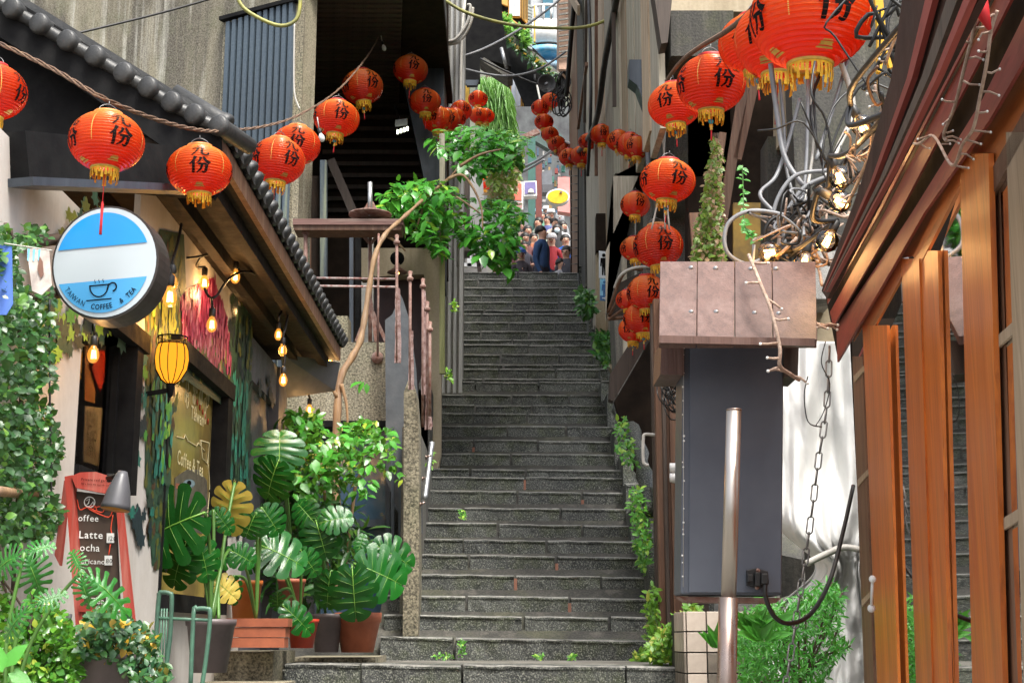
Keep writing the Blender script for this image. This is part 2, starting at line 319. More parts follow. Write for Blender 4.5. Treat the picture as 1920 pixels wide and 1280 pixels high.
def inpoly(x, y, poly):
    c=False; n=len(poly)
    for i in range(n):
        x1,y1=poly[i]; x2,y2=poly[(i+1)%n]
        if (y1>y)!=(y2>y) and x < (x2-x1)*(y-y1)/(y2-y1)+x1: c = not c
    return c
def polypts(poly, n, Yr, clump=0, thr=0.0):
    """n points in the volume over a traced outline between two distances"""
    xs=[p[0] for p in poly]; ys=[p[1] for p in poly]; out=[]; tries=0
    while len(out)<n and tries<n*60:
        tries+=1; x=random.uniform(min(xs),max(xs)); y=random.uniform(min(ys),max(ys))
        if not inpoly(x,y,poly): continue
        Y=random.uniform(*Yr); p=P(x,y,Y)
        if clump and mnoise.noise(p*clump)<thr: continue
        out.append(p)
    return [tuple(p) for p in out]
def catm(pts, k=6):
    pts=[V(p) for p in pts]; q=[pts[0]]+pts+[pts[-1]]; out=[]
    for i in range(1,len(q)-2):
        for j in range(k):
            t=j/k; a,b,c,d=q[i-1],q[i],q[i+1],q[i+2]
            out.append(.5*((2*b)+(c-a)*t+(2*a-5*b+4*c-d)*t*t+(3*b-a-3*c+d)*t**3))
    return out+[pts[-1]]
def sag(a,b,s,n=14): a,b=V(a),V(b); return [a.lerp(b,i/n)-V((0,0,4*s*(i/n)*(1-i/n))) for i in range(n+1)]
_tc={}
def glyph(ch, bold=0.0):
    if (ch,bold) in _tc: return _tc[(ch,bold)]
    cu=bpy.data.curves.new('t','FONT'); cu.body=ch; cu.offset=bold; cu.resolution_u=2; ob=bpy.data.objects.new('t',cu); COL.objects.link(ob)
    dg=bpy.context.evaluated_depsgraph_get(); me=bpy.data.meshes.new_from_object(ob.evaluated_get(dg))
    r=([tuple(v.co) for v in me.vertices],[tuple(p.vertices) for p in me.polygons]); xs=[v[0] for v in r[0]] or [0,.25]
    adv=(max(xs)+.07) if ch!=' ' else .28
    bpy.data.objects.remove(ob); bpy.data.curves.remove(cu); bpy.data.meshes.remove(me); _tc[(ch,bold)]=(r[0],r[1],adv); return _tc[(ch,bold)]
def textmb(b, s, o, ux, uy, size, bold=0.0, center=False):
    ux,uy=V(ux).normalized(),V(uy).normalized(); tot=sum(glyph(c,bold)[2] for c in s); x=-tot/2 if center else 0
    for c in s:
        v,f,a=glyph(c,bold); b.add([V(o)+ux*((x+p[0])*size)+uy*(p[1]*size) for p in v], f); x+=a
def stroke2(pts, w0, w1=None, k=4):
    """2D brush ribbon: list of quads from a smoothed polyline"""
    q=catm([(x,y,0) for x,y in pts],k); n=len(q); L=[];Rr=[]
    for i,p in enumerate(q):
        t=(q[min(i+1,n-1)]-q[max(i-1,0)]).normalized(); nn=V((-t.y,t.x,0)); u=i/(n-1); w_=(w0+( (w1 if w1 is not None else w0)-w0)*u)*.5
        L.append(p+nn*w_); Rr.append(p-nn*w_)
    return L,Rr
# ================= SETTING: ground, stairs =================
ZL = 1.41; YS = 11.3
def sfloor(Y): return 7.1 if Y < 25.5 else 7.1+.35*(Y-25.5)
b=MB(); b.box((-60,-12,-.3),(60,9.15,0)); b.build('ground','conc_grey',org=(0,0,0))['kind']='structure'
b=MB(); b.prism([(-60,9.15,-.3),(-60,9.15,.6),(-60,11.3,1.0),(-60,21.6,6.4),(-60,26,6.7),(-60,140,44),(-60,140,-.3)],(120,0,0))
b.build('hillside','conc_dark',org=(0,9,0))['kind']='structure'
stairs = E('stairs',(0.25,YS,ZL),kind='structure')
def stone_block(x0,x1,y0,y1,z0,z1,name='stone_block',parent=None,mat='stone',tilt=.0,amp=.009,seg=.09,lip=.009):
    n=max(3,int((x1-x0)/seg)); h=z1-z0; prof=[(y1,z1),(y0+.06,z1+.0),(y0+.006,z1-.002),(y0+.000,z1-.012),(y0+.001,z1-.024),(y0+lip,z1-.036),(y0+lip,z0)]
    vs_=[]; off=random.uniform(0,90)
    for i in range(n+1):
        x=x0+(x1-x0)*i/n
        for j,(y,z) in enumerate(prof):
            q=V((x*7+off,y*7,z*9)); e=mnoise.noise(q); e2=mnoise.noise(q*3.1)
            dx=0 if 0<i<n else (.010*e if j>0 else 0)
            vs_.append((x+dx, y+(amp*1.6*e+amp*e2 if j>0 else 0), z+(amp*.7*e+amp*.5*e2 if 0<j<5 else 0)-tilt*(x-.25)))
    k=len(prof); fs=[(i*k+j,i*k+j+1,(i+1)*k+j+1,(i+1)*k+j) for i in range(n) for j in range(k-1)]
    base=len(vs_); vs_+= [(x0,y1,z0-tilt*(x0-.25)),(x1,y1,z0-tilt*(x1-.25))]
    fs.append(tuple(range(k-1,-1,-1))+(base,)); fs.append(tuple(n*k+j for j in range(k))+(base+1,))
    bb=MB(); bb.add(vs_,fs,False)
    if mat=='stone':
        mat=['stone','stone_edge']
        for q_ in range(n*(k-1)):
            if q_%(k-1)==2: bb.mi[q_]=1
    return bb.build(name,mat,parent)
edge_y=[1196,1153.5,1117.5,1077.5,1041,1011,981.5,952,920,894,879,850,825,798,774,759,739,715,709,691,682,664,645,636,621,603,587.5,581,566,553,539,523,510]
joints={0:[.18],1:[.46,.82],2:[.22,.66],3:[.43,.81],4:[.22,.62],5:[.19,.58],6:[.35,.76],7:[.18,.66],8:[.45,.78],9:[.49],10:[.2,.5],11:[.42],12:[.21,.57],13:[.4,.74],14:[.2,.52],15:[.21,.55],16:[.43,.78],17:[.2,.6],18:[.25],19:[.35,.72],20:[.38,.7],21:[.36,.75],22:[.55],23:[.44,.8],24:[.22,.56],25:[.42,.75],26:[.22,.53],27:[.24,.54],28:[.45,.8],29:[.21,.57,.8],30:[.45,.82],31:[.18,.52],32:[.5,.83]}
steps=[]
for y in edge_y:
    Y=YS*1429/(y+233); steps.append((Y,P(940,y,Y).z))
prevz=ZL
chip=MB()
for i,(Y,z) in enumerate(steps):
    Yn = steps[i+1][0] if i+1<len(steps) else 26.5
    tl=.017*max(0,1-i/26)
    xs=[-.71+1.93*t for t in joints.get(i,[.3,.7])]
    xs=[-.95 if i<14 else -1.0]+xs+[1.45]
    for a,c in zip(xs[:-1],xs[1:]):
        dz=random.uniform(-.006,.006)
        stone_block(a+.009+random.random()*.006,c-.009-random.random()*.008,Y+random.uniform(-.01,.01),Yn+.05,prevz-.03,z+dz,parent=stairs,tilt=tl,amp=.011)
    if i in (2,3,4,8,9,12): # brick coloured mortar crumbs in a joint
        x=xs[random.randint(1,len(xs)-2)]; chip.box((x-.012,Y-.002,prevz+.01),(x+.014,Y+.02,prevz+(z-prevz)*random.uniform(.5,.95)))
    prevz=z
ZT=steps[-1][1]
m['brickchip']=plain('brick_mortar',(.32,.14,.09),(.2,.1,.07),rough=.9,bump=.5)
ch_=chip.build('brick_mortar','brickchip',stairs); ch_['kind']='stuff'
b=MB(); b.prism([(-1.0,YS+.05,0),(-1.0,YS+.05,ZL-.05)]+[(-1.0,Y+.07,z-.09) for Y,z in steps]+[(-1.0,26.5,ZT-.09),(-1.0,26.5,0)],(2.5,0,0))
b.build('stair_base','conc_dark',stairs)
# bottom landing with its front stones
land=E('landing',(0,9.2,ZL),kind='structure')
b=MB(); b.box((-1.75,9.5,ZL-.5),(1.6,11.38,ZL-.002)); b.build('slab','conc_grey',land)
for a,c in ((-1.36,-.89),(-.88,-.25),(-.24,.78),(.79,1.27)):
    stone_block(a,c,9.2+random.uniform(-.01,.01),9.52,ZL-.42,ZL+.004+random.uniform(-.003,.003),parent=land,tilt=.010,amp=.01)
stone_block(-1.52,-1.37,9.32,9.6,ZL-.42,ZL-.02,parent=land)
b=MB()
for k in range(7): b.box((-1.6,9.2-.32*(k+1),0),(1.5,9.21-.32*k,ZL-.2*(k+1)))
b.build('lower_steps','stone')['kind']='structure'
# raised ledge blocks under the flower pots
led=E('planting_ledge',(-1.6,9.3,ZL),'stepped pebble concrete ledge carrying the flower pots beside the landing','ledge')
for x0,x1,y0,y1,z in ((-1.75,-1.40,8.9,9.9,1.50),(-1.75,-1.25,8.4,8.89,1.33),(-1.45,-.86,9.9,10.9,1.452)):
    stone_block(x0,x1,y0,y1,z-.5,z,parent=led,mat='conc_block',name='concrete_block')
# upper street beyond the top of the stairs
b=MB(); b.box((-3.2,24.5,ZT-.4),(4,26.6,ZT-.012)); b.build('upper_landing','conc_grey')['kind']='structure'
us=E('upper_stairs',(.3,26,ZT),kind='structure')
for k in range(36):
    Y=25.6+k*.46; z=ZT+.16*(k+1)
    bb=MB(); bb.box((-2.2,Y,z-.4),(4,Y+.5,z)); bb.build('step','conc_grey',us)

# ================= LEFT: CAFE =================
XW=-1.75
cafe=E('cafe_building',(-2.2,8,0),'cream walled cafe with painted vine mural under a dark tiled roof','building')
z_e=PX(400,235,-1.31).z; Ye0=PX(400,235,-1.31).y; E1=PX(637,605,-1.31)
def wallpiece(y0,y1,z0,z1,mat='cream',x=XW,t=.18): bb=MB(); bb.box((x-t,y0,z0),(x,y1,z1)); return bb.build('wall',mat,cafe)
zt=3.35
wy0,wy1=PX(150,700,XW).y,PX(246,700,XW).y; wz0=PX(155,876,XW).z; wz1=PX(190,612,XW).z
cy0,cy1=PX(316,700,XW).y,PX(420,744,XW).y; cz0=PX(322,1114,XW).z; cz1=PX(348,685,XW).z
dy0,dy1=PX(466,700,XW).y,PX(520,700,XW).y; YE=PX(535,700,XW).y
wallpiece(3.6,wy0,0,zt-.02); wallpiece(wy0,wy1,0,wz0); wallpiece(wy0,wy1,wz1,zt+.0); wallpiece(wy1,cy0,0,zt+.6,t=.03)
wallpiece(cy0,cy1,0,cz0); wallpiece(cy0,cy1,cz1,zt+.6); wallpiece(cy1,dy0,0,zt+.62)
m['greydoor']=plain('dull_grey_purple_paint',(.12,.12,.14),(.09,.09,.105),rough=.55,stretch=(1,1,.15),bump=.05)
wallpiece(dy1,YE,0,zt+.3,'greydoor',x=XW+.02,t=.2)
wallpiece(dy0,dy1,zt-.0,zt+.3,'greydoor')
d=MB(); d.box((XW-.12,dy0,0),(XW-.06,dy1,zt)); dr=d.build('door','greydoor',cafe)
d=MB(); d.box((XW-.059,dy0+.12,1.6),(XW-.045,dy1-.12,zt-.15)); d.build('panel','greydoor',dr)
# header beam above door and mural
b=MB(); b.box((XW-.02,6.9,zt+.62),(XW+.10,YE+.3,zt+.78)); b.build('header_beam','black_paint',cafe)
b=MB(); b.box((-3.9,3.6,0),(-3.7,YE,4.6)); b.build('back_wall','cream',cafe)
b=MB(); b.box((-3.7,YE-.1,0),(XW-.19,YE,3.9)); b.build('end_wall','cream',cafe)
b=MB(); b.box((-3.7,5.4,1.2),(XW-.19,9.2,1.25)); b.build('floor','dark_brown',cafe)
b=MB(); b.box((-3.3,5.2,1.2),(-3.2,9.0,3.8)); b.build('partition','dark_brown',cafe)
# near window with black frame, panes, posters inside
wf=E('window',(XW,wy0,wz0),parent=cafe)
b=MB()
b.box((XW-.1,wy0,wz0-.05),(XW+.02,wy1,wz0)); b.box((XW-.1,wy0,wz1),(XW+.06,wy1+.1,wz1+.09)); b.box((XW-.06,wy1-.12,wz0),(XW-.03,wy1-.09,wz1)); b.box((XW-.1,wy1-.09,wz0-.05),(XW+.05,wy1+.02,wz1)); b.box((XW-.1,wy0,wz0),(XW-.05,wy0+.03,wz1)); b.build('frame','black_paint',wf)
b=MB(); b.box((XW-.08,wy0,wz0),(XW-.079,wy1-.1,wz1)); b.build('pane','glass_clear',wf)
m['poster']=plain('white_poster',(.6,.6,.56),rough=.6,vary=0); m['poster_red']=plain('red_poster',(.65,.05,.02),(.5,.03,.02),rough=.6,vary=0)
m['poster_or']=plain('orange_poster',(.6,.2,.06),(.5,.3,.12),rough=.6)
def onwall(px,py,off=0.0): return PX(px,py,XW+off)
b=MB(); b.k=0; b.prism([PX(x,y,XW-.36) for x,y in ((160,760),(197,765),(196,876),(157,865))],(-.004,0,0))
b.k=1; b.prism([PX(x,y,XW-.33) for x,y in ((188,625),(204,690),(188,735),(174,690))],(-.004,0,0))
b.k=2; b.prism([PX(x,y,XW-.35) for x,y in ((160,640),(180,645),(178,755),(160,750))],(-.004,0,0))
b.build('posters',['poster','poster_red','poster_or'],wf)
b=MB()
for r_ in range(5):
    p=PX(162,785+r_*17,XW-.352); textmb(b,['RYIOT','NOW','OPEN','daily','MENU'][r_] if 0 else 'NNAYIOTS'[r_:r_+4],p,(0,1,0),(0,0,1),.075)
b.build('poster_lettering','ink',wf)
# chalk window : glass board with lettering
cw=E('window',(XW,cy0,cz0),parent=cafe)
b=MB(); t=.07
b.box((XW-.02,cy0-.02,cz1-.01),(XW+.06,cy1+.06,cz1+.09)); b.box((XW-.12,cy1-.10,cz0),(XW+.05,cy1+.05,cz1)); b.box((XW-.02,cy0-.02,cz0-.09),(XW+.06,cy1+.06,cz0)); b.box((XW-.1,cy0,cz0),(XW+.01,cy0+.03,cz1)); b.build('frame','black_paint',cw)
t_=NT('amber_lit_board'); n_=t_.noise(2.2,4,.6); c_=t_.mix(t_.ramp(n_,.4,.62),(.46,.35,.09),(.24,.18,.06)); m['board']=t_.done(t_.bsdf(c_,.25))  # amber lamp glow is put into the board's base colour
b=MB(); b.box((XW-.06,cy0+.02,cz0),(XW-.05,cy1-.09,cz1)); b.build('pane','board',cw)
m['chalk']=plain('cream_chalk',(.95,.86,.5),rough=.6,vary=0); m['chalk_red']=plain('red_chalk',(.8,.08,.03),rough=.6,vary=0); m['catgrey']=plain('painted_cat_fur',(.17,.15,.11),(.09,.08,.06),scale=20,rough=.5,vary=0); m['catblue']=plain('painted_cat_eye',(.3,.42,.48),rough=.3,vary=0); m['catpink']=plain('painted_cat_nose',(.5,.17,.1),rough=.5,vary=0)
def wtext(b,s,px,py,size,bold=0.0,off=-.045): textmb(b,s,PX(px,py,XW+off),(0,1,0),(0,0,1),size,bold)
b=MB(); wtext(b,'Coffee & Tea',332,868,.115,.01); wtext(b,'Taiwan',358,783,.11,.01)
for k in range(14):
    x=random.uniform(335,395); y=random.uniform(712,760)+ (x-340)*.55
    c=PX(x,y,XW-.046); rr=random.uniform(.018,.035); n=10
    b.tube([c+V((0,rr*math.cos(a),1.5*rr*math.sin(a))) for a in [2*math.pi*i/n for i in range(n+1)]],.0025,4)
b.tube([PX(x,y,XW-.046) for x,y in ((331,818),(345,822),(347,815),(352,826),(368,836),(372,830),(384,846))],.004,4)
for k in range(3): b.tube([PX(391+3*k+2*math.sin(y*.05+k),y,XW-.046) for y in range(870,1000,10)],.003,4)
b.tube([PX(x,y,XW-.046) for x,y in ((376,825),(392,830),(389,870),(379,858),(376,825))],.004,4)
b.build('chalk_lettering','chalk',cw)
b=MB()
for k in range(6): b=MB(); b.lathe([(0.0001,0),(.022,.001)],PX(365+k*5,745+k*9,XW-.047),6,(1,0,0)); b.build('chalk_flower','chalk_red',cw)
b=MB()
def wpoly(b,pts,off): b.prism([PX(x,y,XW+off) for x,y in pts],(-.001,0,0))
wpoly(b,[(328,895),(350,880),(372,880),(388,900),(391,960),(380,1000),(328,990)],-.047)
b.k=1; wpoly(b,[(351+11*math.cos(a)+4,903+8*math.sin(a)+3) for a in [2*math.pi*i/14 for i in range(14)]],-.0455)
b.k=3; wpoly(b,[(355+4*math.cos(a),905+5*math.sin(a)) for a in [2*math.pi*i/10 for i in range(10)]],-.0440)
b.k=2; wpoly(b,[(330,905),(342,908),(338,918),(330,915)],-.0455)
b.build('painted_cat',['catgrey','catblue','catpink','ink'],cw)
# mural: brush strokes and leaf shapes lying on the wall
cols=dict(mg1=(.36,.015,.10),mg2=(.52,.07,.20),mg3=(.66,.22,.34),ol1=(.12,.13,.02),ol2=(.22,.24,.03),yl=(.62,.58,.03),dk=(.02,.045,.03),dk2=(.035,.09,.05),tl=(.02,.19,.14),tl2=(.04,.30,.22),gr=(.10,.38,.05),lg=(.32,.55,.06),nv=(.012,.03,.04),br=(.09,.045,.02))
ck=list(cols); 
for k_,c_ in cols.items(): m['mu_'+k_]=plain('mural_paint_'+k_,c_,tuple(x*.7 for x in c_),scale=25,rough=.6,vary=0)
mur=MB(); moff=[.003]
def dab(px,py,w_,h,cname,leaf=False,rot=0):
    mur.k=ck.index(cname); c=PX(px,py,XW); moff[0]+=.000006; x=XW+moff[0]; sc_=c.y/FP
    if leaf: base=[(0,-1),(.35,-.55),(.9,-.6),(.7,-.1),(1,.35),(.45,.35),(.3,.8),(0,1),(-.35,.7),(-.4,.35),(-1,.3),(-.7,-.15),(-.9,-.65),(-.3,-.55)]
    else: base=[(-.5,-.9),(.1,-1),(.5,-.5),(.35,.6),(.1,1),(-.25,.5),(-.5,.1)]
    mur.add([(x,c.y+(a*math.cos(rot)-b_*math.sin(rot))*w_*sc_*(4.2),c.z+(a*math.sin(rot)+b_*math.cos(rot))*h*sc_) for a,b_ in base],[tuple(range(len(base)))])
bark_area=[(268,560),(345,560),(345,640),(320,760),(318,1010),(300,1010),(272,900),(272,700)]
def fill(poly,n,names,w_,h,leaf=False,rj=.3):
    xs=[p[0] for p in poly]; ys=[p[1] for p in poly]; k=0
    while k<n:
        x=random.uniform(min(xs),max(xs)); y=random.uniform(min(ys),max(ys))
        if inpoly(x,y,poly):
            dab(x,y,w_*random.uniform(.6,1.3),h*random.uniform(.6,1.4),random.choice(names),leaf,random.uniform(-rj,rj)); k+=1
def under(pts_,cn):
    mur.k=ck.index(cn); moff[0]+=.0002; mur.add([PX(x,y,XW+moff[0]) for x,y in pts_],[tuple(range(len(pts_)))])
under([(273,500),(300,430),(345,440),(350,560),(345,640),(430,640),(440,560),(466,600),(470,800),(462,1000),(412,1010),(418,760),(330,700),(318,720),(316,1060),(285,1060),(280,980),(272,900)],'dk2')
under([(336,560),(352,540),(400,520),(425,590),(434,690),(410,705),(375,665),(338,645)],'mg1')
under([(274,470),(298,440),(330,560),(326,650),(286,650)],'ol2')
fill([(272,470),(330,430),(345,520),(345,700),(322,800),(315,1060),(285,1060),(272,950)],420,['dk','dk2','ol1','br','ol1'],5,14)
fill([(430,560),(470,580),(468,1000),(415,990),(425,760)],300,['dk','dk2','nv'],6,15)
fill([(345,640),(420,640),(440,750),(350,690)],90,['ol1','dk2','ol2'],5,12)
fill([(272,480),(300,470),(330,560),(325,640),(290,640)],70,['ol2','ol1','yl','lg'],4,14)
fill([(300,560),(328,560),(332,650),(300,660)],60,['yl','ol2','yl'],3,14)
fill([(338,560),(352,545),(400,525),(425,600),(432,690),(410,700),(375,660),(340,640)],300,['mg1','mg2','mg3','mg2','mg1'],3,12,rj=.1)
fill([(280,720),(320,700),(318,900),(285,900)],80,['tl','tl2','dk2','gr','tl'],4,14)
fill([(300,780),(318,760),(318,860),(300,870)],16,['lg','gr'],3,9)
fill([(430,700),(460,720),(462,900),(425,900)],70,['tl','tl2','tl','dk2'],5,16)
fill([(248,660),(268,660),(268,860),(246,860)],18,['tl','nv','gr','nv'],6,20,True)
fill([(240,930),(285,930),(280,1010),(242,1010)],12,['nv','tl','dk'],7,22,True)
fill([(470,700),(520,720),(520,800),(472,800)],9,['nv','nv'],5,12,True)
fill([(60,600),(130,600),(240,600),(230,640),(150,640),(70,690)],34,['dk','nv','dk2','dk','lg'],7,20,True)
fill([(70,560),(150,560),(160,620),(60,640)],14,['lg','gr','dk2'],8,20,True)
fill([(110,400),(160,370),(230,370),(160,440),(100,470)],22,['ol2','ol2','dk2','ol1'],7,16,True)
fill([(450,560),(470,600),(470,700),(440,650)],40,['ol1','dk','dk2'],5,12)
mur.build('mural',['mu_'+k_ for k_ in ck],cafe)
# roof
roof=E('roof',(-1.31,Ye0,z_e),parent=cafe)
sl_=.64
def roofplane(x): return z_e+.03+(-1.31-x)*sl_
b=MB(); b.prism([(-1.31,Ye0,z_e-.02),(-1.31,Ye0,z_e+.05),(-4.2,Ye0,roofplane(-4.2)),(-4.2,Ye0,roofplane(-4.2)-.08)],(0,E1.y-Ye0,0)); b.build('roof_slab','tile',roof)
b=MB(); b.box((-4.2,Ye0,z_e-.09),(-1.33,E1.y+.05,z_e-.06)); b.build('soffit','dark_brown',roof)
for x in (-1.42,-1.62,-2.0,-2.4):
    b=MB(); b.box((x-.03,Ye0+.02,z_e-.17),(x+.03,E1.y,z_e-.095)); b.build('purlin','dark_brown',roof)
b=MB(); b.box((-1.33,Ye0,z_e-.10),(-1.30,E1.y+.03,z_e+.0)); b.build('eave_board','timber_brown',roof)
# gable end: black verge board, dark infill and tie beam
b=MB(); Yg=Ye0-.02; b.pxprism([(-40,-45),(0,-18),(412,240),(415,350),(340,300),(130,150),(0,70),(-60,30)],Yg,.05); b.build('verge_board','black_paint',roof)
b=MB(); b.pxprism([(-60,30),(130,150),(340,300),(415,350),(400,372),(-80,330)],Yg+.12,.04); b.build('gable_infill','black_paint',roof)
b=MB(); b.beam(PX(28,292,XW+.02),PX(385,318,-1.36),.10,.17); b.build('tie_beam','black_paint',cafe)
b=MB(); b.beam(PX(28,292,XW+.02)+V((0,0,-.1)),PX(385,318,-1.36)+V((0,0,-.1)),.16,.03); b.build('beam_flange','slate_panel',cafe)
b=MB(); b.beam(PX(385,318,-1.36),PX(385,318,-1.36)+V((0,.5,.35)),.08,.1); b.build('strut','black_paint',cafe)
capm=MB(); capm.lathe([(.0001,-.006),(.040,-.010),(.048,0),(.050,.012),(.047,.03),(.041,.05),(.040,.30)],(0,0,0),14)
cap_me=capm.build('roof_tile','tile',roof,org=(0,0,0)); base_me=cap_me.data; bpy.data.objects.remove(cap_me)
for x,y in ((-32,-18),(20,14),(71,43),(123,74),(175,103),(229,135),(275,162),(319,190),(362,213),(408,234)):
    share(base_me,'roof_tile',P(x,y,Yg-.05),roof,(R(-90),0,R(-18)))
b=MB(); b.tube(catm([P(x,y,Yg-.0) for x,y in ((-40,-18),(20,18),(71,47),(123,78),(175,107),(229,139),(275,166),(319,194),(362,217),(415,244))],4),.030,8); b.build('verge_ridge','tile',roof)
nE=int((E1.y-Ye0)/.17)
panb=MB(); panb.prism([(0,-.085,.0),(0,-.05,-.022),(0,0,-.03),(0,.05,-.022),(0,.085,.0),(0,.085,.02),(0,-.085,.02)],(-.25,0,.16)); pm=panb.build('pan','tile',roof,org=(0,0,0)); pan_me=pm.data; bpy.data.objects.remove(pm)
for i in range(nE+1):
    Y=Ye0+.12+i*(E1.y-Ye0-.1)/nE
    share(base_me,'roof_tile',(-1.27,Y,z_e+.045),roof,(0,R(-90+32),R(random.uniform(-3,3))),(1.05,1.05,1))
    if i<nE: share(pan_me,'pan_tile',(-1.275,Y+.085,z_e+.035),roof)
# small folded metal flashing under the far end of the eave
b=MB(); b.prism([(XW+.05,YE-.6,z_e-.15),(-1.3,YE-.1,z_e-.12),(-1.35,YE,z_e-.33),(XW+.05,YE-.2,z_e-.42)],(0,.03,0)); b.build('flashing','greydoor',cafe)
# solid panel clad far corner
# ================= LEFT: concrete building with slats =================
lb=E('concrete_building',(-3,15,2),'tall stained concrete building with vertical blue slats above the tiled roof','building')
A0=P(560,0,13.0); A0.z=0; fd=V((-.87,.49,0)); bd=V((.49,.87,0))
def fw_(s,z,off=0): return V((A0.x,A0.y,z))+fd*s-bd*off
def s_at(px):   # distance along the facade for a pixel column
    lo,hi=0,6
    for _ in range(40):
        mid=(lo+hi)/2
        if proj(fw_(mid,7))[0]>px: lo=mid
        else: hi=mid
    return lo
def z_at(s,py,off=0):
    lo,hi=0,16
    for _ in range(40):
        mid=(lo+hi)/2
        if proj(fw_(s,mid,off))[1]>py: lo=mid
        else: hi=mid
    return lo
b=MB(); p0=fw_(-.0,2); b.prism([p0,p0+fd*5.5,p0+fd*5.5+bd*.3,p0+bd*.3],(0,0,9)); b.build('front_wall','conc_big',lb)
s1=s_at(425); ztop=z_at(s1,44); ztop2=z_at(0,4)
nsl=11
for i in range(nsl):
    s_=s1*(1-(i+.5)/nsl); zt_=z_at(s_,44-40*(i+.5)/nsl,.05)
    sw_=.29*s1/nsl; bb=MB(); bb.frame_box(fw_(s_+sw_,3.5,.07),fd*-2*sw_,bd*.05,V((0,0,zt_-3.5))); bb.build('slat','slat',lb)
bb=MB(); bb.frame_box(fw_(s1+.06,3.5,.02),fd*-(s1+.06),bd*.02,V((0,0,z_at(s1,40)-3.5))); bb.build('slat_backing','conc_block',lb)
bb=MB(); bb.frame_box(fw_(s1+.06,z_at(s1,42),.09),fd*-(s1+.1),bd*.08,V((0,0,.04))); bb.build('slat_rail','black_paint',lb)
# right-hand return wall and dark recess
b=MB(); b.prism([fw_(0,2.5),fw_(0,2.5)+V((.06,0,0)),P(575,300,16.2).xy.to_3d()+V((0.05,0,2.5)),P(570,300,16.2).xy.to_3d()+V((0,0,2.5))],(0,0,8)); b.build('return_wall','conc_block',lb)
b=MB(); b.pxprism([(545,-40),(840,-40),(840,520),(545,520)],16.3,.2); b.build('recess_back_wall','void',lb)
b=MB()
for k in range(20):
    z=P(700,20+k*13,15.9).z; 
for k in range(26):
    Y=13.2+k*.115; z=P(600,-10,13.2).z+.0
    x0=P(566,0,Y).x; x1=P(735,0,Y).x
    bb=MB(); bb.box((x0,Y,z),(x1+.1,Y+.07,z+.03)); bb.build('ceiling_slat','timber_dark',lb)
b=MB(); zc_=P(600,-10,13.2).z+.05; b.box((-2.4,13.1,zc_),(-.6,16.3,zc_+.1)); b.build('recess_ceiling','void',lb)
for k in range(12):   # horizontal cladding laths on the recess wall
    z0=P(650,150+k*22,16.1)
    bb=MB(); bb.box((P(610,0,16.1).x,16.22,z0.z),(P(800,0,16.1).x,16.27,z0.z+.05)); bb.build('lath','timber_dark',lb)
b=MB(); b.pxprism([(730,-40),(832,-40),(832,520),(800,520),(796,340),(760,170),(728,40)],15.2,.9); b.build('blue_grey_fin','slate_panel',lb)
b=MB(); b.pxprism([(600,300),(612,300),(612,520),(600,520)],13.8,.1); b.build('post','slat',lb)
b=MB(); b.pxprism([(545,330),(600,330),(600,600),(545,600)],13.9,.05); b.build('brown_panel','dark_brown',lb)
for k in range(3):
    b=MB(); b.beam(P(552+k*14,335,13.85),P(552+k*14,560,13.85),.035,.03,(0,1,0)); b.build('panel_rib','timber_brown',lb)
for xa in (660,):
    b=MB(); b.beam(P(620,300,14.2),P(672,420,14.2),.09,.05,(0,1,0)); b.build('brace','timber_dark',lb)
b=MB(); b.pxprism([(824,380),(834,380),(834,700),(824,700)],13.9,.05); b.build('green_stained_post',concrete('mossy_post',(.3,.3,.14),(.15,.16,.05),speck=.2),lb)
b=MB(); b.pxprism([(824,250),(834,250),(834,384),(824,384)],13.9,.05); b.build('post','timber_grey',lb)
# grey service wall with pipes
gw=E('grey_metal_wall',(-.7,17,7),'pale grey ribbed metal wall with bent conduits above the stair edge','wall')
b=MB(); b.prism([P(826,-30,17.0),P(872,-30,17.0),P(872,-30,17.0)+V((0,0,-7.5)),P(826,-30,17.0)+V((0,0,-7.5))],(0,.5,0)); b.build('wall_panel',plain('pale_grey_metal',(.42,.42,.41),(.3,.3,.29),rough=.5,stretch=(3,3,.2)),gw)
for k in range(4):
    b=MB(); p=P(832+k*10,-30,16.97); b.box((p.x,16.97,4),(p.x+.025,17.0,p.z)); b.build('rib','conc_grey',gw)
b=MB(); b.tube(catm([P(x,y,16.8) for x,y in ((829,82),(855,80),(870,65),(882,40),(885,15))],6),.03,8); b.build('conduit','cable_white',gw)
b=MB(); b.tube(catm([P(x,y,16.75) for x,y in ((829,78),(850,76),(866,60),(878,38),(882,12),(876,10))],6),.02,8); b.build('conduit','cable_white',gw)
b=MB(); b.tube([P(873,-10,16.8),P(866,60,16.8),P(862,260,16.8),P(858,500,16.8)],.018,6); b.build('pipe','cable_white',gw)
# glazed strip between stair and doorway
gs=E('metal_stair_screen',(-.75,15,3),'narrow grey blue metal screen standing along the left stair edge','screen')
b=MB(); b.prism([PX(826,440,-.80),PX(850,440,-.78),PX(850,690,-.78),PX(832,712,-.80)],(-.02,0,0)); b.build('panel',plain('blue_green_metal',(.16,.22,.24),(.1,.14,.15),rough=.35),gs)
b=MB(); b.beam(PX(852,300,-.72),PX(838,716,-.72).xy.to_3d()+V((0,0,PX(852,300,-.72).z-3)),.05,.05); 
b=MB(); p=PX(846,700,-.74); b.box((p.x-.03,p.y,p.z-.2),(p.x+.03,p.y+.06,p.z+6)); b.build('post','timber_grey',gs)
b=MB(); p=PX(833,715,-.76); b.box((p.x-.02,p.y,p.z-.2),(p.x+.02,p.y+.04,p.z+5)); b.build('post','galv',gs)
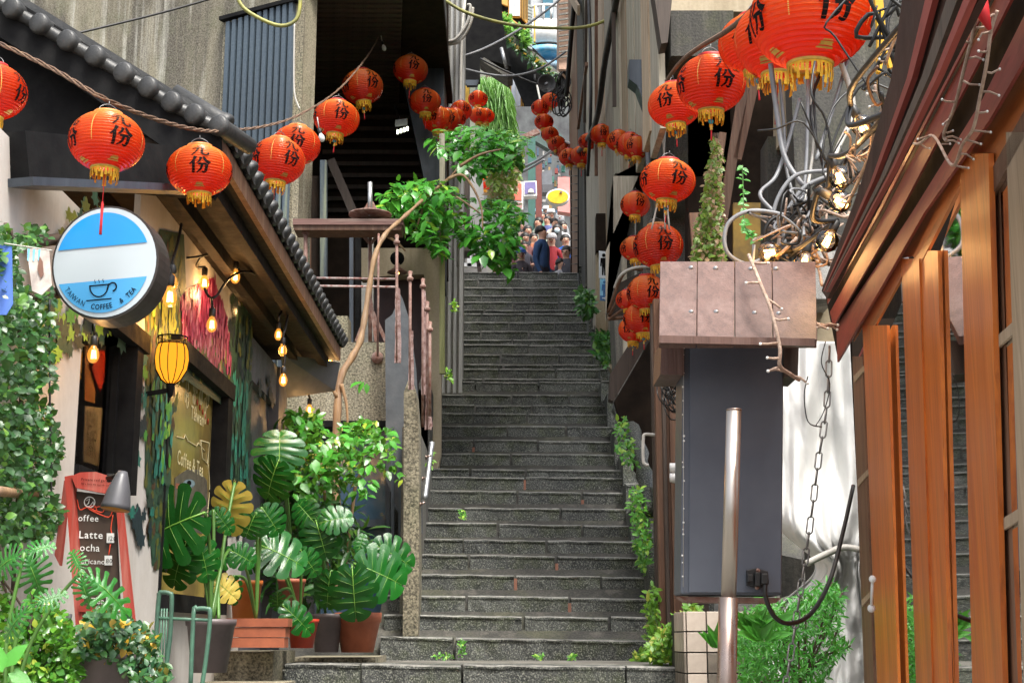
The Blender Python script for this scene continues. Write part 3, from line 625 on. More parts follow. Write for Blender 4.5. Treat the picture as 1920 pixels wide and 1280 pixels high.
# dark building mass behind
db=E('black_house',(-.9,24,8),'black timber house leaning over the alley behind the grey conduits','house')
b=MB(); b.pxprism([(862,-60),(938,-60),(942,30),(950,90),(958,125),(935,118),(900,108),(900,150),(868,150)],21.5,.2); b.build('wall','black_paint',db)
b=MB(); b.pxprism([(868,150),(898,150),(895,160),(876,160)],21.4,.1); b.build('gutter','slate_panel',db)
b=MB(); b.pxprism([(856,100),(880,100),(880,470),(856,470)],23.5,.5); b.build('post','timber_dark',db)
b=MB(); b.pxprism([(866,148),(880,148),(880,210),(866,210)],22.5,.1); b.build('yellow_board',plain('yellow_board',(.55,.33,.03),rough=.6),db)
b=MB(); b.pxprism([(900,112),(908,108),(962,142),(952,146)],21,.4); b.build('pale_beam','conc_grey',db)
b=MB(); b.tube([P(940,90,21),P(950,128,21)],.03,6); b.build('downpipe','galv',db)
# ================= terrace, rusty stair, doorway =================
tr=E('terrace_block',(-1.3,12.6,1.4),'square pebble concrete terrace base under the rusty frame','terrace')
Yt=12.6
b=MB(); b.pxprism([(533,640),(733,642),(731,790),(533,790)],Yt,1.9); b.build('block','conc_block',tr)
b=MB(); b.pxprism([(733,644),(757,650),(757,1190),(733,1190)],Yt+.25,1.8); b.build('side_wall','conc_dark',tr)
b=MB(); b.pxprism([(600,592),(652,592),(652,640),(600,640)],Yt+.1,.3); b.build('upstand','conc_block',tr)
b=MB(); b.pxprism([(545,788),(735,788),(735,800),(545,800)],Yt-.02,.5); b.build('lintel','black_paint',tr)
# glazed door below the terrace
gd=E('blue_glazed_door',(-1.1,12.6,1.4),'dark blue glazed metal door behind the monstera plants','door')
for x0,x1,y0,y1 in ((600,722,800,975),(600,722,985,1180)):
    b=MB(); b.pxprism([(x0,y0),(x1,y0),(x1,y1),(x0,y1)],Yt+.12,.01); b.build('pane',plain('dark_blue_glass',(.03,.06,.10),(.05,.09,.14),scale=3,rough=.15,spec=.8),gd)
b=MB()
for q in ([(590,795),(730,795),(730,803),(590,803)],[(722,795),(732,795),(732,1190),(722,1190)],[(600,973),(724,973),(724,987),(600,987)],[(590,795),(600,795),(600,1190),(590,1190)],[(600,1178),(724,1178),(724,1190),(600,1190)]): b.pxprism(q,Yt+.05,.09)
b.build('frame','slate_panel',gd)
b=MB()
for q in ([(733,800),(739,800),(739,1180),(733,1180)],[(747,830),(752,830),(752,1190),(747,1190)],[(733,930),(750,960),(750,966),(733,938)],[(733,1160),(750,1180),(750,1188),(733,1170)]): b.pxprism(q,Yt-.4,.04)
tag(b.build('metal_gate_frame','slate_panel'),'thin dark metal frame standing against the concrete cheek wall','gate')
# cheek walls of the stair
ck_=E('stair_cheek_wall',(-.74,11.9,1.4),'tall pebble concrete cheek wall on the left edge of the stairs','wall')
b=MB(); b.pxprism([(755,1222),(756,1100),(757,800),(757,735),(770,700),(780,735),(785,800),(786,1100),(783,1215)],11.45,.35); b.build('front_slab','conc_block',ck_)
b=MB(); b.box((-.83,11.8,1.2),(-.70,14.2,P(780,800,11.8).z)); b.build('side_slab','conc_grey',ck_)
b=MB(); b.box((-.86,14.2,1.2),(-.71,21.6,P(800,730,14.2).z)); b.build('side_slab','conc_dark',ck_)
b=MB(); b.prism([(-.84,14.2,3.2),(-.84,14.2,P(800,720,14.2).z),(-.84,21.6,6.9),(-.84,21.6,5.6)],(.1,0,0)); b.build('stringer','conc_grey',ck_)
# grey curved stringer panel
tag(MB().pxprism([(722,600),(735,590),(744,570),(747,545),(755,560),(768,600),(780,690),(788,820),(792,1000),(765,1000),(724,900)],12.35,.05).build('curved_steel_panel',plain('grey_blue_rubbed_steel',(.055,.065,.075),(.09,.10,.11),rough=.5,bump=.2)),'grey curved steel panel between the rusty flat bars','panel')
# doorway wall
dw=E('doorway_wall',(-1.2,14.6,3),'beige plaster wall with a dark maroon doorway beside the stairs','wall')
b=MB(); b.pxprism([(676,465),(828,465),(826,850),(800,1000),(795,514),(676,520)],14.6,.25); b.build('plaster','beige',dw)
b=MB(); b.pxprism([(700,518),(797,518),(797,1000),(700,1000)],14.8,.05); b.build('door',plain('maroon_paint',(.045,.014,.016),(.03,.01,.012),rough=.5),dw)
b=MB(); b.pxprism([(600,430),(676,430),(676,700),(600,700)],14.9,.1); b.build('dark_opening','void',dw)
b=MB(); b.pxprism([(655,432),(662,432),(662,660),(655,660)],13.6,.08); b.build('door_post','slate_panel',dw)
b=MB(); b.pxprism([(690,432),(700,432),(700,640),(690,640)],13.9,.08); b.build('door_post','cable_white',dw)
b=MB(); b.pxprism([(666,432),(676,432),(676,660),(666,660)],14.0,.08); b.build('door_post','black_paint',dw)
# lamp over doorway
lp=E('dish_wall_lamp',P(745,505,14.2),'dark dish shaped lamp glowing over the maroon doorway','lamp')
c=P(745,506,14.2)
b=MB(); b.lathe([(.105,-.03),(.10,-.02),(.04,.02),(.02,.07),(.0001,.075)],c,18); b.build('lamp_shade','rust',lp)
b=MB(); b.ball(c+V((0,0,-.03)),.022,8,6); b.build('bulb','filament_far',lp)
b=MB(); b.lathe([(.0001,0),(.075,.0),(.075,.02)],P(745,485,14.45),14,(0,-1,0)); b.tube([P(745,485,14.4),c+V((0,0,.06))],.01,6); b.build('bracket','black_paint',lp)
# shelf beam over the terrace with parasol foot
sb=E('terrace_beam',(-1.4,12.7,5.2),'wine brown timber beam on posts spanning the terrace','beam')
b=MB(); b.pxprism([(549,410),(756,410),(756,421),(549,421)],Yt,.30); b.build('top_plank','shelf',sb)
b=MB(); b.pxprism([(549,422),(754,422),(752,431),(551,431)],Yt+.02,.26); b.build('lower_plank','timber_brown',sb)
for x in (573,):
    b=MB(); b.tube([P(x,432,Yt+.1),P(x,600,Yt+.1)],.02,6); b.lathe([(.035,0),(.035,.03),(.0001,.03)],P(x,440,Yt+.1),8); b.build('post','rustpost',sb)
b=MB(); c=P(694,404,Yt+.15); b.lathe([(.20,0),(.20,.012),(.16,.022),(.05,.03),(.0001,.03)],c,24); 
pf=E('parasol_foot',c,'round rusty parasol foot with short steel pipe on the beam','stand')
b.build('base_plate','rust',pf)
b=MB(); b.tube([c,P(694,342,Yt+.15)],.022,10); b.build('pipe','galv',pf)
b=MB()
for a in range(4): b.prism([c+V((.02*math.cos(a*1.57),.02*math.sin(a*1.57),.02)),c+V((.08*math.cos(a*1.57),.08*math.sin(a*1.57),.025)),c+V((.02*math.cos(a*1.57),.02*math.sin(a*1.57),.14))],(.004,.004,0))
b.build('gusset','rust',pf)
# rusty tripod frame
rf=E('splayed_rusty_column',P(690,640,Yt+.3),'rusty steel column with splayed feet standing on the terrace block','frame')
b=MB(); b.tube([P(694,432,Yt+.35),P(694,640,Yt+.35)],.018,8); b.build('column','rustpost',rf)
for dx in (-26,30,12):
    b=MB(); b.beam(P(694,575 if dx!=12 else 560,Yt+.34),P(694+dx,640,Yt+.34),.035,.012,(0,1,0)); b.build('foot','rust',rf)
for dx in (-20,22):
    b=MB(); b.beam(P(694,458,Yt+.34),P(694+dx,433,Yt+.34),.03,.01,(0,1,0)); b.build('bracket','rust',rf)
rr=E('terrace_rails',P(660,520,Yt+.2),'two thin horizontal rails with peeling white and red paint','railing')
for y0,y1,x0,x1 in ((521,523,588,742),(536,538,592,744)):
    b=MB(); b.tube([P(x0,y0,Yt+.2),P(x1,y1,Yt+.25)],.011,6); b.build('rail',plain('peeling_white_rail',(.55,.5,.48),(.3,.1,.08),scale=30,rough=.6),rr)
# vertical rods and flat bars
def barpost(px,y0,y1,yb0,yb1,w_,Y,lab,cat='post'):
    r_=E('rusty_bar_post',P(px,yb1,Y),lab,cat,group='rusty bar posts of the side stair')
    b=MB(); b.tube([P(px-2,y0,Y),P(px-2,y1,Y)],.013,6); b.build('rod','rustpost' if w_>9 else 'rust',r_)
    b=MB(); b.lathe([(.012,-.04),(.026,-.035),(.026,-.01),(.014,0),(.018,.04),(.0001,.05)],P(px-2,y0+10,Y),8); b.build('finial','rust',r_)
    if yb1>yb0:
        b=MB(); c0=P(px,yb0,Y-.01); c1=P(px,yb1,Y-.01); n=12
        L=[c0.lerp(c1,i/n)+V((-w_*.5*Y/FP*(.7+.3*i/n)+random.uniform(-.004,.004),0,0)) for i in range(n+1)]; Rr_=[c0.lerp(c1,i/n)+V((w_*.5*Y/FP*(.7+.3*i/n)+random.uniform(-.004,.004),0,0)) for i in range(n+1)]
        for i in range(n): b.prism([L[i],Rr_[i],Rr_[i+1],L[i+1]],(0,.014,0))
        b.build('flat_bar',plain('scaly_rust_paint',(.30,.22,.21),(.12,.05,.038),scale=16,rough=.8,bump=.9),r_)
barpost(746,440,680,540,680,13,11.3,'rusty post with wide flat bar right of the climbing stem')
barpost(771,508,730,620,730,11,11.3,'rusty post with flat bar in front of the grey curved panel')
barpost(795,522,800,545,740,10,11.36,'tall rusty post with white flaking bar before the maroon door')
barpost(803,565,805,720,805,13,11.2,'lower rusty post with reddish bar nearest the stair steps')
barpost(808,603,780,790,800,8,11.15,'thin short rusty rod post nearest the steps')
b=MB(); b.tube([P(710,438,Yt-.1),P(708,668,Yt-.1)],.011,6); r_=tag(b.build('thin_rusty_rod','rustpost'),'thin rusty rod ending at a round rusty plate on the block','rod')
tag(MB().lathe([(.0001,.0),(.045,0),(.055,.01),(.055,.03),(.0001,.035)],P(708,671,Yt),14,(0,-1,0)).build('round_anchor_plate','rust'),'round rusty anchor plate fixed to the pebble concrete block','plate')
# handrail
hr=E('stair_handrail',P(803,940,11.5),'short slanting steel handrail on the left cheek wall','handrail')
b=MB(); b.tube([P(810,828,12.0),P(808,845,12.0),P(797,930,11.5),P(795,936,11.5)],.022,10); b.build('rail','galv',hr)
for x,y,Y in ((799,857,11.9),(792,897,11.7),(788,945,11.45)):
    b=MB(); b.tube([P(x,y,Y),P(x+9,y-4,Y)],.010,6); b.lathe([(.0001,0),(.02,0),(.02,.01),(.0001,.012)],P(x-1,y,Y),8,(1,0,0)); b.build('bracket','steel_warm',hr)

# ================= climbing stem tree =================
tree=E('climbing_tree',P(630,1100,11.9),'slender bent tree arching over the stairs with glossy leaf clusters','tree')
stem=[(628,1120,11.9),(630,980,11.9),(628,860,11.9),(632,780,11.9),(638,710,11.95),(660,670,12.0),(675,640,12.05),(683,600,12.1),(692,540,12.15),(703,480,12.2),(722,440,12.3),(745,418,12.5),(765,400,12.7),(800,368,13.2),(840,336,13.8),(862,312,14.2)]
pts=catm([P(*s_) for s_ in stem],5); n=len(pts)
b=MB(); b.tube(pts,[.043-.031*(i/n)**.8+.004*math.sin(i*1.3) for i in range(n)],9); b.build('trunk','bark',tree)
for L_ in ([(632,745),(610,700),(603,680)],[(640,720),(650,760),(652,810)],[(722,440),(745,455),(760,470)],[(800,368),(830,360),(860,372),(900,400)],[(840,336),(870,330),(900,380),(905,430)],[(800,368),(790,400),(780,430)],[(862,312),(900,290),(940,280)]):
    b=MB(); q=catm([P(x,y,(11.9 if y>600 else 13.4)) for x,y in L_],5); b.tube(q,[.018-.012*i/len(q) for i in range(len(q))],6); b.build('branch','bark',tree)
lt=MB(); lt.add([tuple(v) for v in LV*np.array([1,1.15,1])],[tuple(f) for f in LF],True); tmp=lt.build('leaf','leaf_tree',tree,org=(0,0,0)); leaf_me=tmp.data; bpy.data.objects.remove(tmp)
def leafobj(p,d,nn,s,parent,me=leaf_me):
    d=V(d).normalized(); nn=V(nn); sv=nn.cross(d).normalized(); n2=d.cross(sv); M=Matrix((d,sv,n2)).transposed()
    o=share(me,'leaf',p,parent); o.rotation_euler=M.to_euler(); o.scale=(s,s,s); return o
crown=[([(705,380),(740,338),(800,336),(850,350),(845,400),(830,450),(838,490),(800,460),(765,440),(740,410)],(13.0,13.9),190),
 ([(800,262),(830,245),(880,238),(960,245),(990,262),(985,300),(960,310),(920,325),(880,330),(850,300)],(13.6,14.6),190),
 ([(845,360),(900,370),(950,375),(985,405),(960,420),(975,450),(965,480),(930,500),(890,480),(860,450),(840,420)],(13.4,14.4),210),
 ([(900,470),(950,470),(975,500),(985,515),(960,512),(930,500)],(13.6,14.0),26),
 ([(610,650),(640,660),(682,712),(690,720),(650,705),(620,680)],(11.8,12.0),20)]
big=0; stuffp=[]
for poly,yr,n in crown:
    for k,p in enumerate(polypts(poly,n,yr,1.9,-.22)):
        s_=random.uniform(.12,.19)*(.75 if yr[0]<12 else 1); d=V((random.uniform(-1,1),random.uniform(-.9,.4),random.uniform(-.9,.2)));nn=V((random.uniform(-.4,.4),-.6,1))
        if k<n*.42: leafobj(p,d,nn,s_,tree); big+=1
        else: stuffp.append((p,tuple(d),tuple(nn),s_*.9))
for poly,yr,n in crown[:3]:
    for p in polypts(poly,int(n*2.6),(yr[0]+.2,yr[1]+.5),1.9,-.18): stuffp.append((p,(random.uniform(-1,1),random.uniform(-1,.5),random.uniform(-.8,.2)),(random.uniform(-.5,.5),-.5,1),random.uniform(.07,.13)))
a_=list(zip(*stuffp)); leaves('small_leaves',a_[0],a_[1],a_[2],a_[3],'leaf_tree',tree,kind='stuff',width=1.15)

# ================= RIGHT: timber wall, buildings =================
tw=E('timber_wall',(1.4,18,5),'tall weathered grey timber wall of vertical boards right of the stairs','wall')
edges=[1065,1080,1092,1104,1118,1131,1146,1158,1172,1186,1200,1213,1232]
random.seed(11)
for i,(a,c) in enumerate(zip(edges[:-1],edges[1:])):
    off=random.uniform(-.04,.04)
    bot={0:513,1:513}.get(i, 500+i*22)
    if i>=7: bot=330
    pa=PX(a,-30,1.22+off); pc=PX(c-.5,-30,1.22+off); z0=PX(a,bot,1.22).z; pc.z=pa.z=max(pa.z,13)
    if i<8: z0=min(z0,steps[-1][1] if i<2 else z0)-.6
    bb=MB(); bb.prism([(pa.x,pa.y,z0),(pc.x,pc.y,z0),(pc.x+.05,pc.y,z0),(pa.x+.05,pa.y,z0)],(0,0,pa.z-z0+1)); bb.build('board',['timber_grey','timber_tan','timber_grey'][i%3] if i>1 else ('timber_brown' if i==0 else 'conc_dark'),tw)
bb=MB(); bb.box((1.36,11.2,5.3),(1.9,25.5,14)); bb.build('backing','conc_dark',tw)
for x0,y0,x1,y1,w_,mt in ((1100,-10,1096,230,.07,'timber_dark'),(1068,-10,1085,20,.15,'timber_tan'),(1118,-20,1118,330,.03,'timber_brown'),(1150,-20,1152,200,.035,'timber_dark'),(1084,240,1100,120,.05,'timber_brown')):
    bb=MB(); bb.beam(PX(x0,y0,1.15),PX(x1,y1,1.15),w_,.04,(1,0,0)); bb.build('batten',mt,tw)
lad=E('wire_ladder',P(1080,400,22.8),'thin dark wire ladder grid fixed on the far end of the timber wall','ladder')
for x in (1071,1084): b=MB(); b.tube([PX(x,300,1.16),PX(x,512,1.16)],.012,5); b.build('rail','cable_black',lad)
for k in range(13): b=MB(); b.tube([PX(1071,315+k*15,1.16),PX(1084,315+k*15,1.16)],.008,5); b.build('rung','cable_black',lad)
# big diagonal timber baffle hanging from the wall
tag(MB().pxprism([(1136,470),(1210,300),(1213,140),(1232,140),(1232,330),(1150,330),(1150,520),(1136,600)],12.85,.05).build('slanting_timber_baffle','timber_grey'),'slanting weathered plank baffle above the restroom signs','panel')
rb=E('plaster_house',(1.5,14,4),'pale stained plaster house corner behind the restroom signs','house')
b=MB(); b.pxprism([(1152,330),(1222,330),(1222,620),(1160,760),(1152,600)],13.8,.6); b.build('corner_wall','conc_grey',rb)
b=MB(); b.pxprism([(1153,325),(1232,325),(1232,340),(1153,340)],13.4,.6); b.build('cornice','timber_dark',rb)
b=MB(); b.pxprism([(1118,455),(1150,455),(1150,700),(1118,640)],16.2,.2); b.build('side_wall','beige',rb)
b=MB(); b.pxprism([(1118,400),(1150,400),(1150,470),(1118,470)],16.1,.2); b.build('dark_opening','void',rb)
b=MB(); b.pxprism([(1212,-20),(1300,-20),(1300,520),(1212,520)],12.4,.3); b.build('cracked_pillar','conc_grey',rb)
dsb=E('diagonal_stair_board',P(1190,680,12.6),'dark diagonal timber board of a side stair on the right','board')
b=MB(); b.pxprism([(1142,748),(1145,700),(1232,560),(1232,610),(1150,752)],12.3,.15); b.build('board','timber_dark',dsb)
b=MB(); b.pxprism([(1152,752),(1235,610),(1235,940),(1190,880)],12.9,.1); b.build('dark_hollow','void',dsb)
# low stones and mossy trunk along the right edge
tag(MB().tube(catm([P(1160,765,13.6),P(1175,785,13.2),P(1195,840,12.6),P(1212,905,12.1),P(1218,960,11.8)],5),[.05+.03*math.sin(i*.16)+.022*math.sin(i*1.9)+random.uniform(-.012,.012) for i in range(21)],10).build('mossy_stone_kerb','stone'),'mossy rounded stone kerb leaning along the right of the steps','kerb')
rk=E('side_retaining_wall',(1.4,15,2),'rough dark stone retaining wall with weeds along the right stair edge','wall')
for k in range(18):
    i=k*1.8; Y=11.3+k*.58; z=[q for q in steps if q[0]<=Y+.3][-1][1] if Y>11.0 and any(q[0]<=Y+.3 for q in steps) else ZL
    stone_block(1.20+random.uniform(-.03,.02),1.75,Y,Y+.6,z-.5,z+random.uniform(.10,.26),parent=rk,name='stone',amp=.03,seg=.08)
# restroom signs
m['signblue']=plain('print_blue',(.02,.12,.35),rough=.4,vary=0); m['signsky']=plain('print_sky_blue',(.1,.45,.75),(.3,.6,.8),rough=.4,vary=0); m['sign_white']=plain('white_enamel',(.78,.82,.86),rough=.35,vary=0)
def restroom(x0,y0,x1,y1,lab,bgm,pm_,arrow=False):
    Y=15.2; r_=E('restroom_sign',P((x0+x1)/2,y1,Y),lab,'sign')
    b=MB(); b.pxprism([(x0,y0),(x1,y0+2),(x1,y1+1),(x0,y1)],Y,.02); b.build('plate',bgm,r_)
    b=MB(); cx=(x0+x1)/2; cy=(y0+y1)/2; u=(y1-y0)/60; q=lambda pts: b.pxprism([(cx+a*u,cy+c*u) for a,c in pts],Y-.006,.003)
    q([(4*math.cos(a),-20+4*math.sin(a)) for a in [i*.628 for i in range(10)]]); q([(-7,-14),(7,-14),(8,4),(5,4),(4,-6),(4,24),(1,24),(0,5),(-1,24),(-4,24),(-4,-6),(-5,4),(-8,4)])
    b.build('figure',pm_,r_)
    if arrow:
        b=MB(); b.pxprism([(x0,y1-9),(x1,y1-8),(x1,y1+1),(x0,y1)],Y-.007,.003); b.build('band','signblue',r_)
        b=MB(); b.pxprism([(x0+4,y1-5.5),(x1-8,y1-5),(x1-8,y1-7.5),(x1-3,y1-4),(x1-8,y1-1),(x1-8,y1-3),(x0+4,y1-3.5)],Y-.012,.003); b.build('arrow','sign_white',r_)
restroom(1123,470,1141,521,'upper white restroom plate with a black standing figure','sign_white','ink')
restroom(1125,522,1142,563,'lower blue restroom plate with figure and white arrow','signsky','signblue',True)
# round slatted canopy on the right
cn=E('curved_awning',P(1180,560,12.8),'small curved awning with bare brown ribs beside the lanterns','awning')
for k,(r_,dz) in enumerate(((0,0),(12,28),(26,56))):
    b=MB(); b.tube(catm([P(1205,505+k*30,12.4),P(1170,512+k*34,12.5),P(1140+k*2,598-(2-k)*6,12.7)],6),.016,6); b.build('rib','timber_brown',cn)
b=MB(); b.tube([P(1140,598,12.7),P(1225,590,12.7)],.018,6); b.build('rib','timber_brown',cn)
b=MB(); b.tube(catm([P(1152,540,12.6),P(1165,515,12.5),P(1190,502,12.4),P(1225,500,12.4)],5),.014,6); b.build('hoop','cable_white',cn)
b=MB(); b.prism([P(1152,535,12.7),P(1222,500,12.9),P(1222,588,12.9),P(1143,596,12.75)],(0,.02,0)); b.build('cover','timber_dark',cn)

# concrete building at right with dark opening
cb=E('right_concrete_house',(2,10,3),'dark speckled concrete house front behind the hanging cables','house')
b=MB(); b.pxprism([(1258,20),(1375,20),(1375,105),(1258,105)],10.2,.6); b.build('lintel_block','conc_dark',cb)
b=MB(); b.pxprism([(1250,-30),(1600,-30),(1600,22),(1250,22)],10.3,.6); b.build('upper_beam','beige',cb)
b=MB(); b.pxprism([(1470,120),(1640,100),(1640,255),(1470,255)],9.4,.4); b.build('beige_beam','beige',cb)
b=MB(); b.pxprism([(1440,256),(1700,256),(1700,560),(1440,560)],9.7,.3); b.build('speckled_wall','conc_dark',cb)
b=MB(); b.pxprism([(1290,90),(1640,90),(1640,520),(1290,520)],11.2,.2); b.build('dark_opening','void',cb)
b=MB(); b.pxprism([(1375,380),(1500,380),(1500,500),(1375,500)],10.9,.05); b.build('yellow_board',plain('stained_yellow_board',(.33,.2,.02),(.1,.06,.015),scale=4,rough=.6),cb)
b=MB(); b.pxprism([(1225,-20),(1262,-20),(1252,80),(1240,82)],10.0,.2); b.build('bracket','timber_dark',cb)
b=MB(); b.pxprism([(1180,112),(1210,112),(1213,160),(1228,200),(1222,230),(1195,160),(1180,148)],11.6,.2); b.build('hood','slate_panel',cb)
for (x0,y0,x1,y1,w_) in ((1400,130,1340,500,.07),(1430,90,1382,300,.06),(1300,400,1310,520,.06),(1355,250,1320,500,.05)):
    b=MB(); b.beam(P(x0,y0,9.6),P(x1,y1,9.6),w_,.04,(0,1,0)); b.build('leaning_batten','timber_brown',cb)
b=MB(); b.box((1.45,5.5,0),(4.5,11,1.2)); tag(b.build('right_retaining_base','conc_dark'),'dark concrete base wall under the right-hand houses','wall')
b=MB(); b.box((1.9,8.8,1.2),(5,9.0,7)); tag(b.build('rear_shop_wall','conc_dark'),'dark wall behind the white tarpaulin and shop','wall')
# plank fence right of stairs
pf_=E('plank_post_fence',(1.3,10.8,1.5),'tall brown weathered planks standing right of the lower steps','fence')
for i,(x0,x1,yb,Y,mt) in enumerate(((1228,1240,1000,11.0,'timber_dark'),(1238,1251,1168,10.7,'timber_brown'),(1251,1258,1172,10.62,'timber_dark'),(1258,1264,1172,10.66,'timber_brown'),(1264,1281,1150,10.6,'timber_brown'),(1281,1292,1150,10.7,'timber_tan'),(1292,1330,1150,10.9,'timber_dark'))):
    pa=P(x0,yb,Y); pc=P(x1-.6,yb,Y); b=MB(); b.box((pa.x,Y,ZL-.1),(pc.x,Y+.09,P(1250,560,Y).z)); b.build('plank',mt,pf_)
b=MB(); b.tube(catm([P(1228,815,10.9),P(1210,814,10.9),P(1206,822,10.9),P(1206,862,10.9),P(1210,870,10.9),P(1216,872,10.9)],5),.013,7); tag(b.build('bent_pipe_handle','cable_white'),'white bent pipe handle beside the plank fence','handle')
b=MB(); b.box((P(1220,0,11.6).x,11.6,2),(P(1238,0,11.6).x,12.0,P(1225,620,11.6).z))
sp_=b.build('dark_brick_pier','conc_dark'); tag(sp_,'dark brick pier behind the plank fence','pier')
mbx=E('white_meter_fitting',P(1270,883,10.4),'white wall fitting on the plank fence near the blue grey box','fitting')
for y in (876,895): b=MB(); b.tube([P(1256,y,10.4),P(1290,y,10.4)],.034,10); b.build('tube','white',mbx)
b=MB(); b.pxprism([(1262,868),(1290,868),(1290,904),(1262,904)],10.42,.05); b.build('back_plate','white',mbx)
# ================= LANTERNS =================
random.seed(21)
RZ=.85
def ell(u,z,k=1.03):      # point on the lantern at angle u and height z
    r_=math.sqrt(max(0,1-(z/RZ)**2))*k; return (r_*math.sin(u), -r_*math.cos(u), z)
nr=21; prof=[]; th0=.40
for i in range(nr):
    a=th0+(math.pi-2*th0)*i/nr; da=(math.pi-2*th0)/nr
    for q,k in ((0,1.032),(.13,1.004),(.5,.972),(.87,1.004)): t=a+da*q; prof.append((math.sin(t)*k,-RZ*math.cos(t)*k))
prof.append((math.sin(th0),RZ*math.cos(th0)))
def proto(fn,name,mat): b=MB(); fn(b); o=b.build(name,mat,org=(0,0,0)); me=o.data; bpy.data.objects.remove(o); return me
def sh(b):
    b.lathe(prof,(0,0,0),36); b.f=b.f[:-2]; b.mi=b.mi[:-2]; b.smooth=b.smooth[:-2]
zr=RZ*math.cos(th0); rr0=math.sin(th0)
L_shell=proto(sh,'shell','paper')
def ring(z0,z1,r_):
    def f(b): b.lathe([(r_,z0),(r_+.02,z0),(r_+.025,(z0+z1)/2),(r_+.02,z1),(r_,z1),(r_-.03,z1),(r_-.03,z0),(r_,z0)],(0,0,0),28); b.f=b.f[:-2]; b.mi=b.mi[:-2]; b.smooth=b.smooth[:-2]
    return f
L_topr=proto(ring(zr-.02,zr+.10,rr0*.95),'top_ring','ring_red'); L_topt=proto(ring(zr-.02,zr+.10,rr0*.95),'top_ring','ring_tan')
L_bot=proto(ring(-zr-.07,-zr+.03,rr0*.95),'bottom_ring','gold')
def fr(b):
    for k in range(30):
        a=2*math.pi*k/30+random.uniform(-.05,.05); l=random.choice([.22,.28,.34,.38])*random.uniform(.85,1.1); w_=random.uniform(.022,.036); c=V((math.cos(a)*rr0*.95,math.sin(a)*rr0*.95,-zr-.05)); t=V((-math.sin(a),math.cos(a),0)); o=V((math.cos(a),math.sin(a),0))
        b.add([c-t*w_,c+t*w_,c+t*w_*.8-V((0,0,l*.55))+o*.02,c-t*w_*.8-V((0,0,l*.55))+o*.02,c+t*w_*1.1-V((0,0,l)),c-t*w_*1.1-V((0,0,l))],[(0,1,2,3),(3,2,4,5)])
    b.lathe([(rr0*.97,-zr-.11),(rr0*.97,-zr-.03)],(0,0,0),24); b.f=b.f[:-2]; b.mi=b.mi[:-2]; b.smooth=b.smooth[:-2]
L_fr=proto(fr,'fringe','fringe')
CH=[ # strokes for the two characters in a unit box (x right, y up), with start and end widths
 (.20,.46,[([(.42,1.0),(.40,.65),(.30,.35),(.05,.02)],.13,.06),([(.08,.62),(.35,.70),(.66,.74)],.09,.13),([(.66,.74),(.62,.4),(.64,.16),(.80,.06),(.98,.12),(.97,.30)],.13,.08)]),
 (-.38,.54,[([(.30,1.0),(.20,.72),(.02,.5)],.13,.05),([(.20,.70),(.21,.35),(.20,0)],.12,.10),([(.56,.95),(.50,.72),(.36,.55)],.11,.05),([(.68,.98),(.80,.74),(1.0,.58)],.08,.16),([(.44,.50),(.65,.52),(.84,.52)],.09,.11),([(.84,.52),(.82,.25),(.74,.05),(.60,.08)],.13,.06),([(.62,.50),(.56,.22),(.36,.02)],.11,.05)])]
def ink(b):
    for q in range(4):
        for z0,S,strk in CH:
            for pts_,w0,w1 in strk:
                Lq,Rq=stroke2(pts_,w0*1.3,w1*1.3,4); vv=[]
                for l_,r_ in zip(Lq,Rq):
                    for p in (l_,r_):
                        z=z0+(p.y)*S; u=q*math.pi/2+(p.x-.5)*S*1.15/max(.4,math.sqrt(max(.05,1-(z/RZ)**2))); vv.append(ell(u,z,1.03))
                b.add(vv,[(2*i,2*i+1,2*i+3,2*i+2) for i in range(len(Lq)-1)])
L_ink=proto(ink,'lettering','ink')
def seam(b):
    for q in range(4):
        u=q*math.pi/2+math.pi/4
        for i in range(30):
            z=.66-i*.032; z2=z-.020; b.add([ell(u-.012,z),ell(u+.012,z),ell(u+.012,z2),ell(u-.012,z2)],[(0,3,2,1)])
        u0=q*math.pi/2
        for w_,za,zb in ((.16,-.62,-.66),(.24,-.66,-.72)):
            b.add([ell(u0-w_*.6,za,1.035),ell(u0+w_*.6,za,1.035),ell(u0+w_*1.2,zb,1.035),ell(u0-w_*1.2,zb,1.035)],[(0,3,2,1)])
L_seam=proto(seam,'gold_seams','gold')
def hand(b): b.tube(catm([(-rr0*.8,0,zr+.08),(-.22,0,zr+.26),(0,0,zr+.36),(.22,0,zr+.26),(rr0*.8,0,zr+.08)],4),.012,5); b.tube([(0,0,zr+.34),(0,0,zr+.46)],.012,5)
L_hand=proto(hand,'handle','wire')
def tass(b): b.tube([(0,0,-zr-.05),(0,0,-zr-.62)],.010,5); b.lathe([(.018,0),(.035,-.06),(.03,-.3),(.034,-.56),(.0001,-.56)],(0,0,-zr-.60),8)
L_tass=proto(tass,'tassel','tassel')
def bead(b): b.tube([(0,0,-zr-.05),(0,0,-zr-.45)],.008,5); b.k=1; b.lathe([(.0001,0),(.08,0),(.08,.03),(.0001,.03)],(0,0,-zr-.36),10,(0,1,0)); b.k=2; b.lathe([(.0001,.12),(.03,.08),(.02,.04),(.04,0),(.045,-.06),(.0001,-.07)],(0,0,-zr-.56),8); b.k=0; b.lathe([(.02,0),(.024,-.2),(.03,-.34),(.0001,-.34)],(0,0,-zr-.60),7)
L_bead=proto(bead,'beaded_tassel',['tassel','bead','gold'])
LD=.42
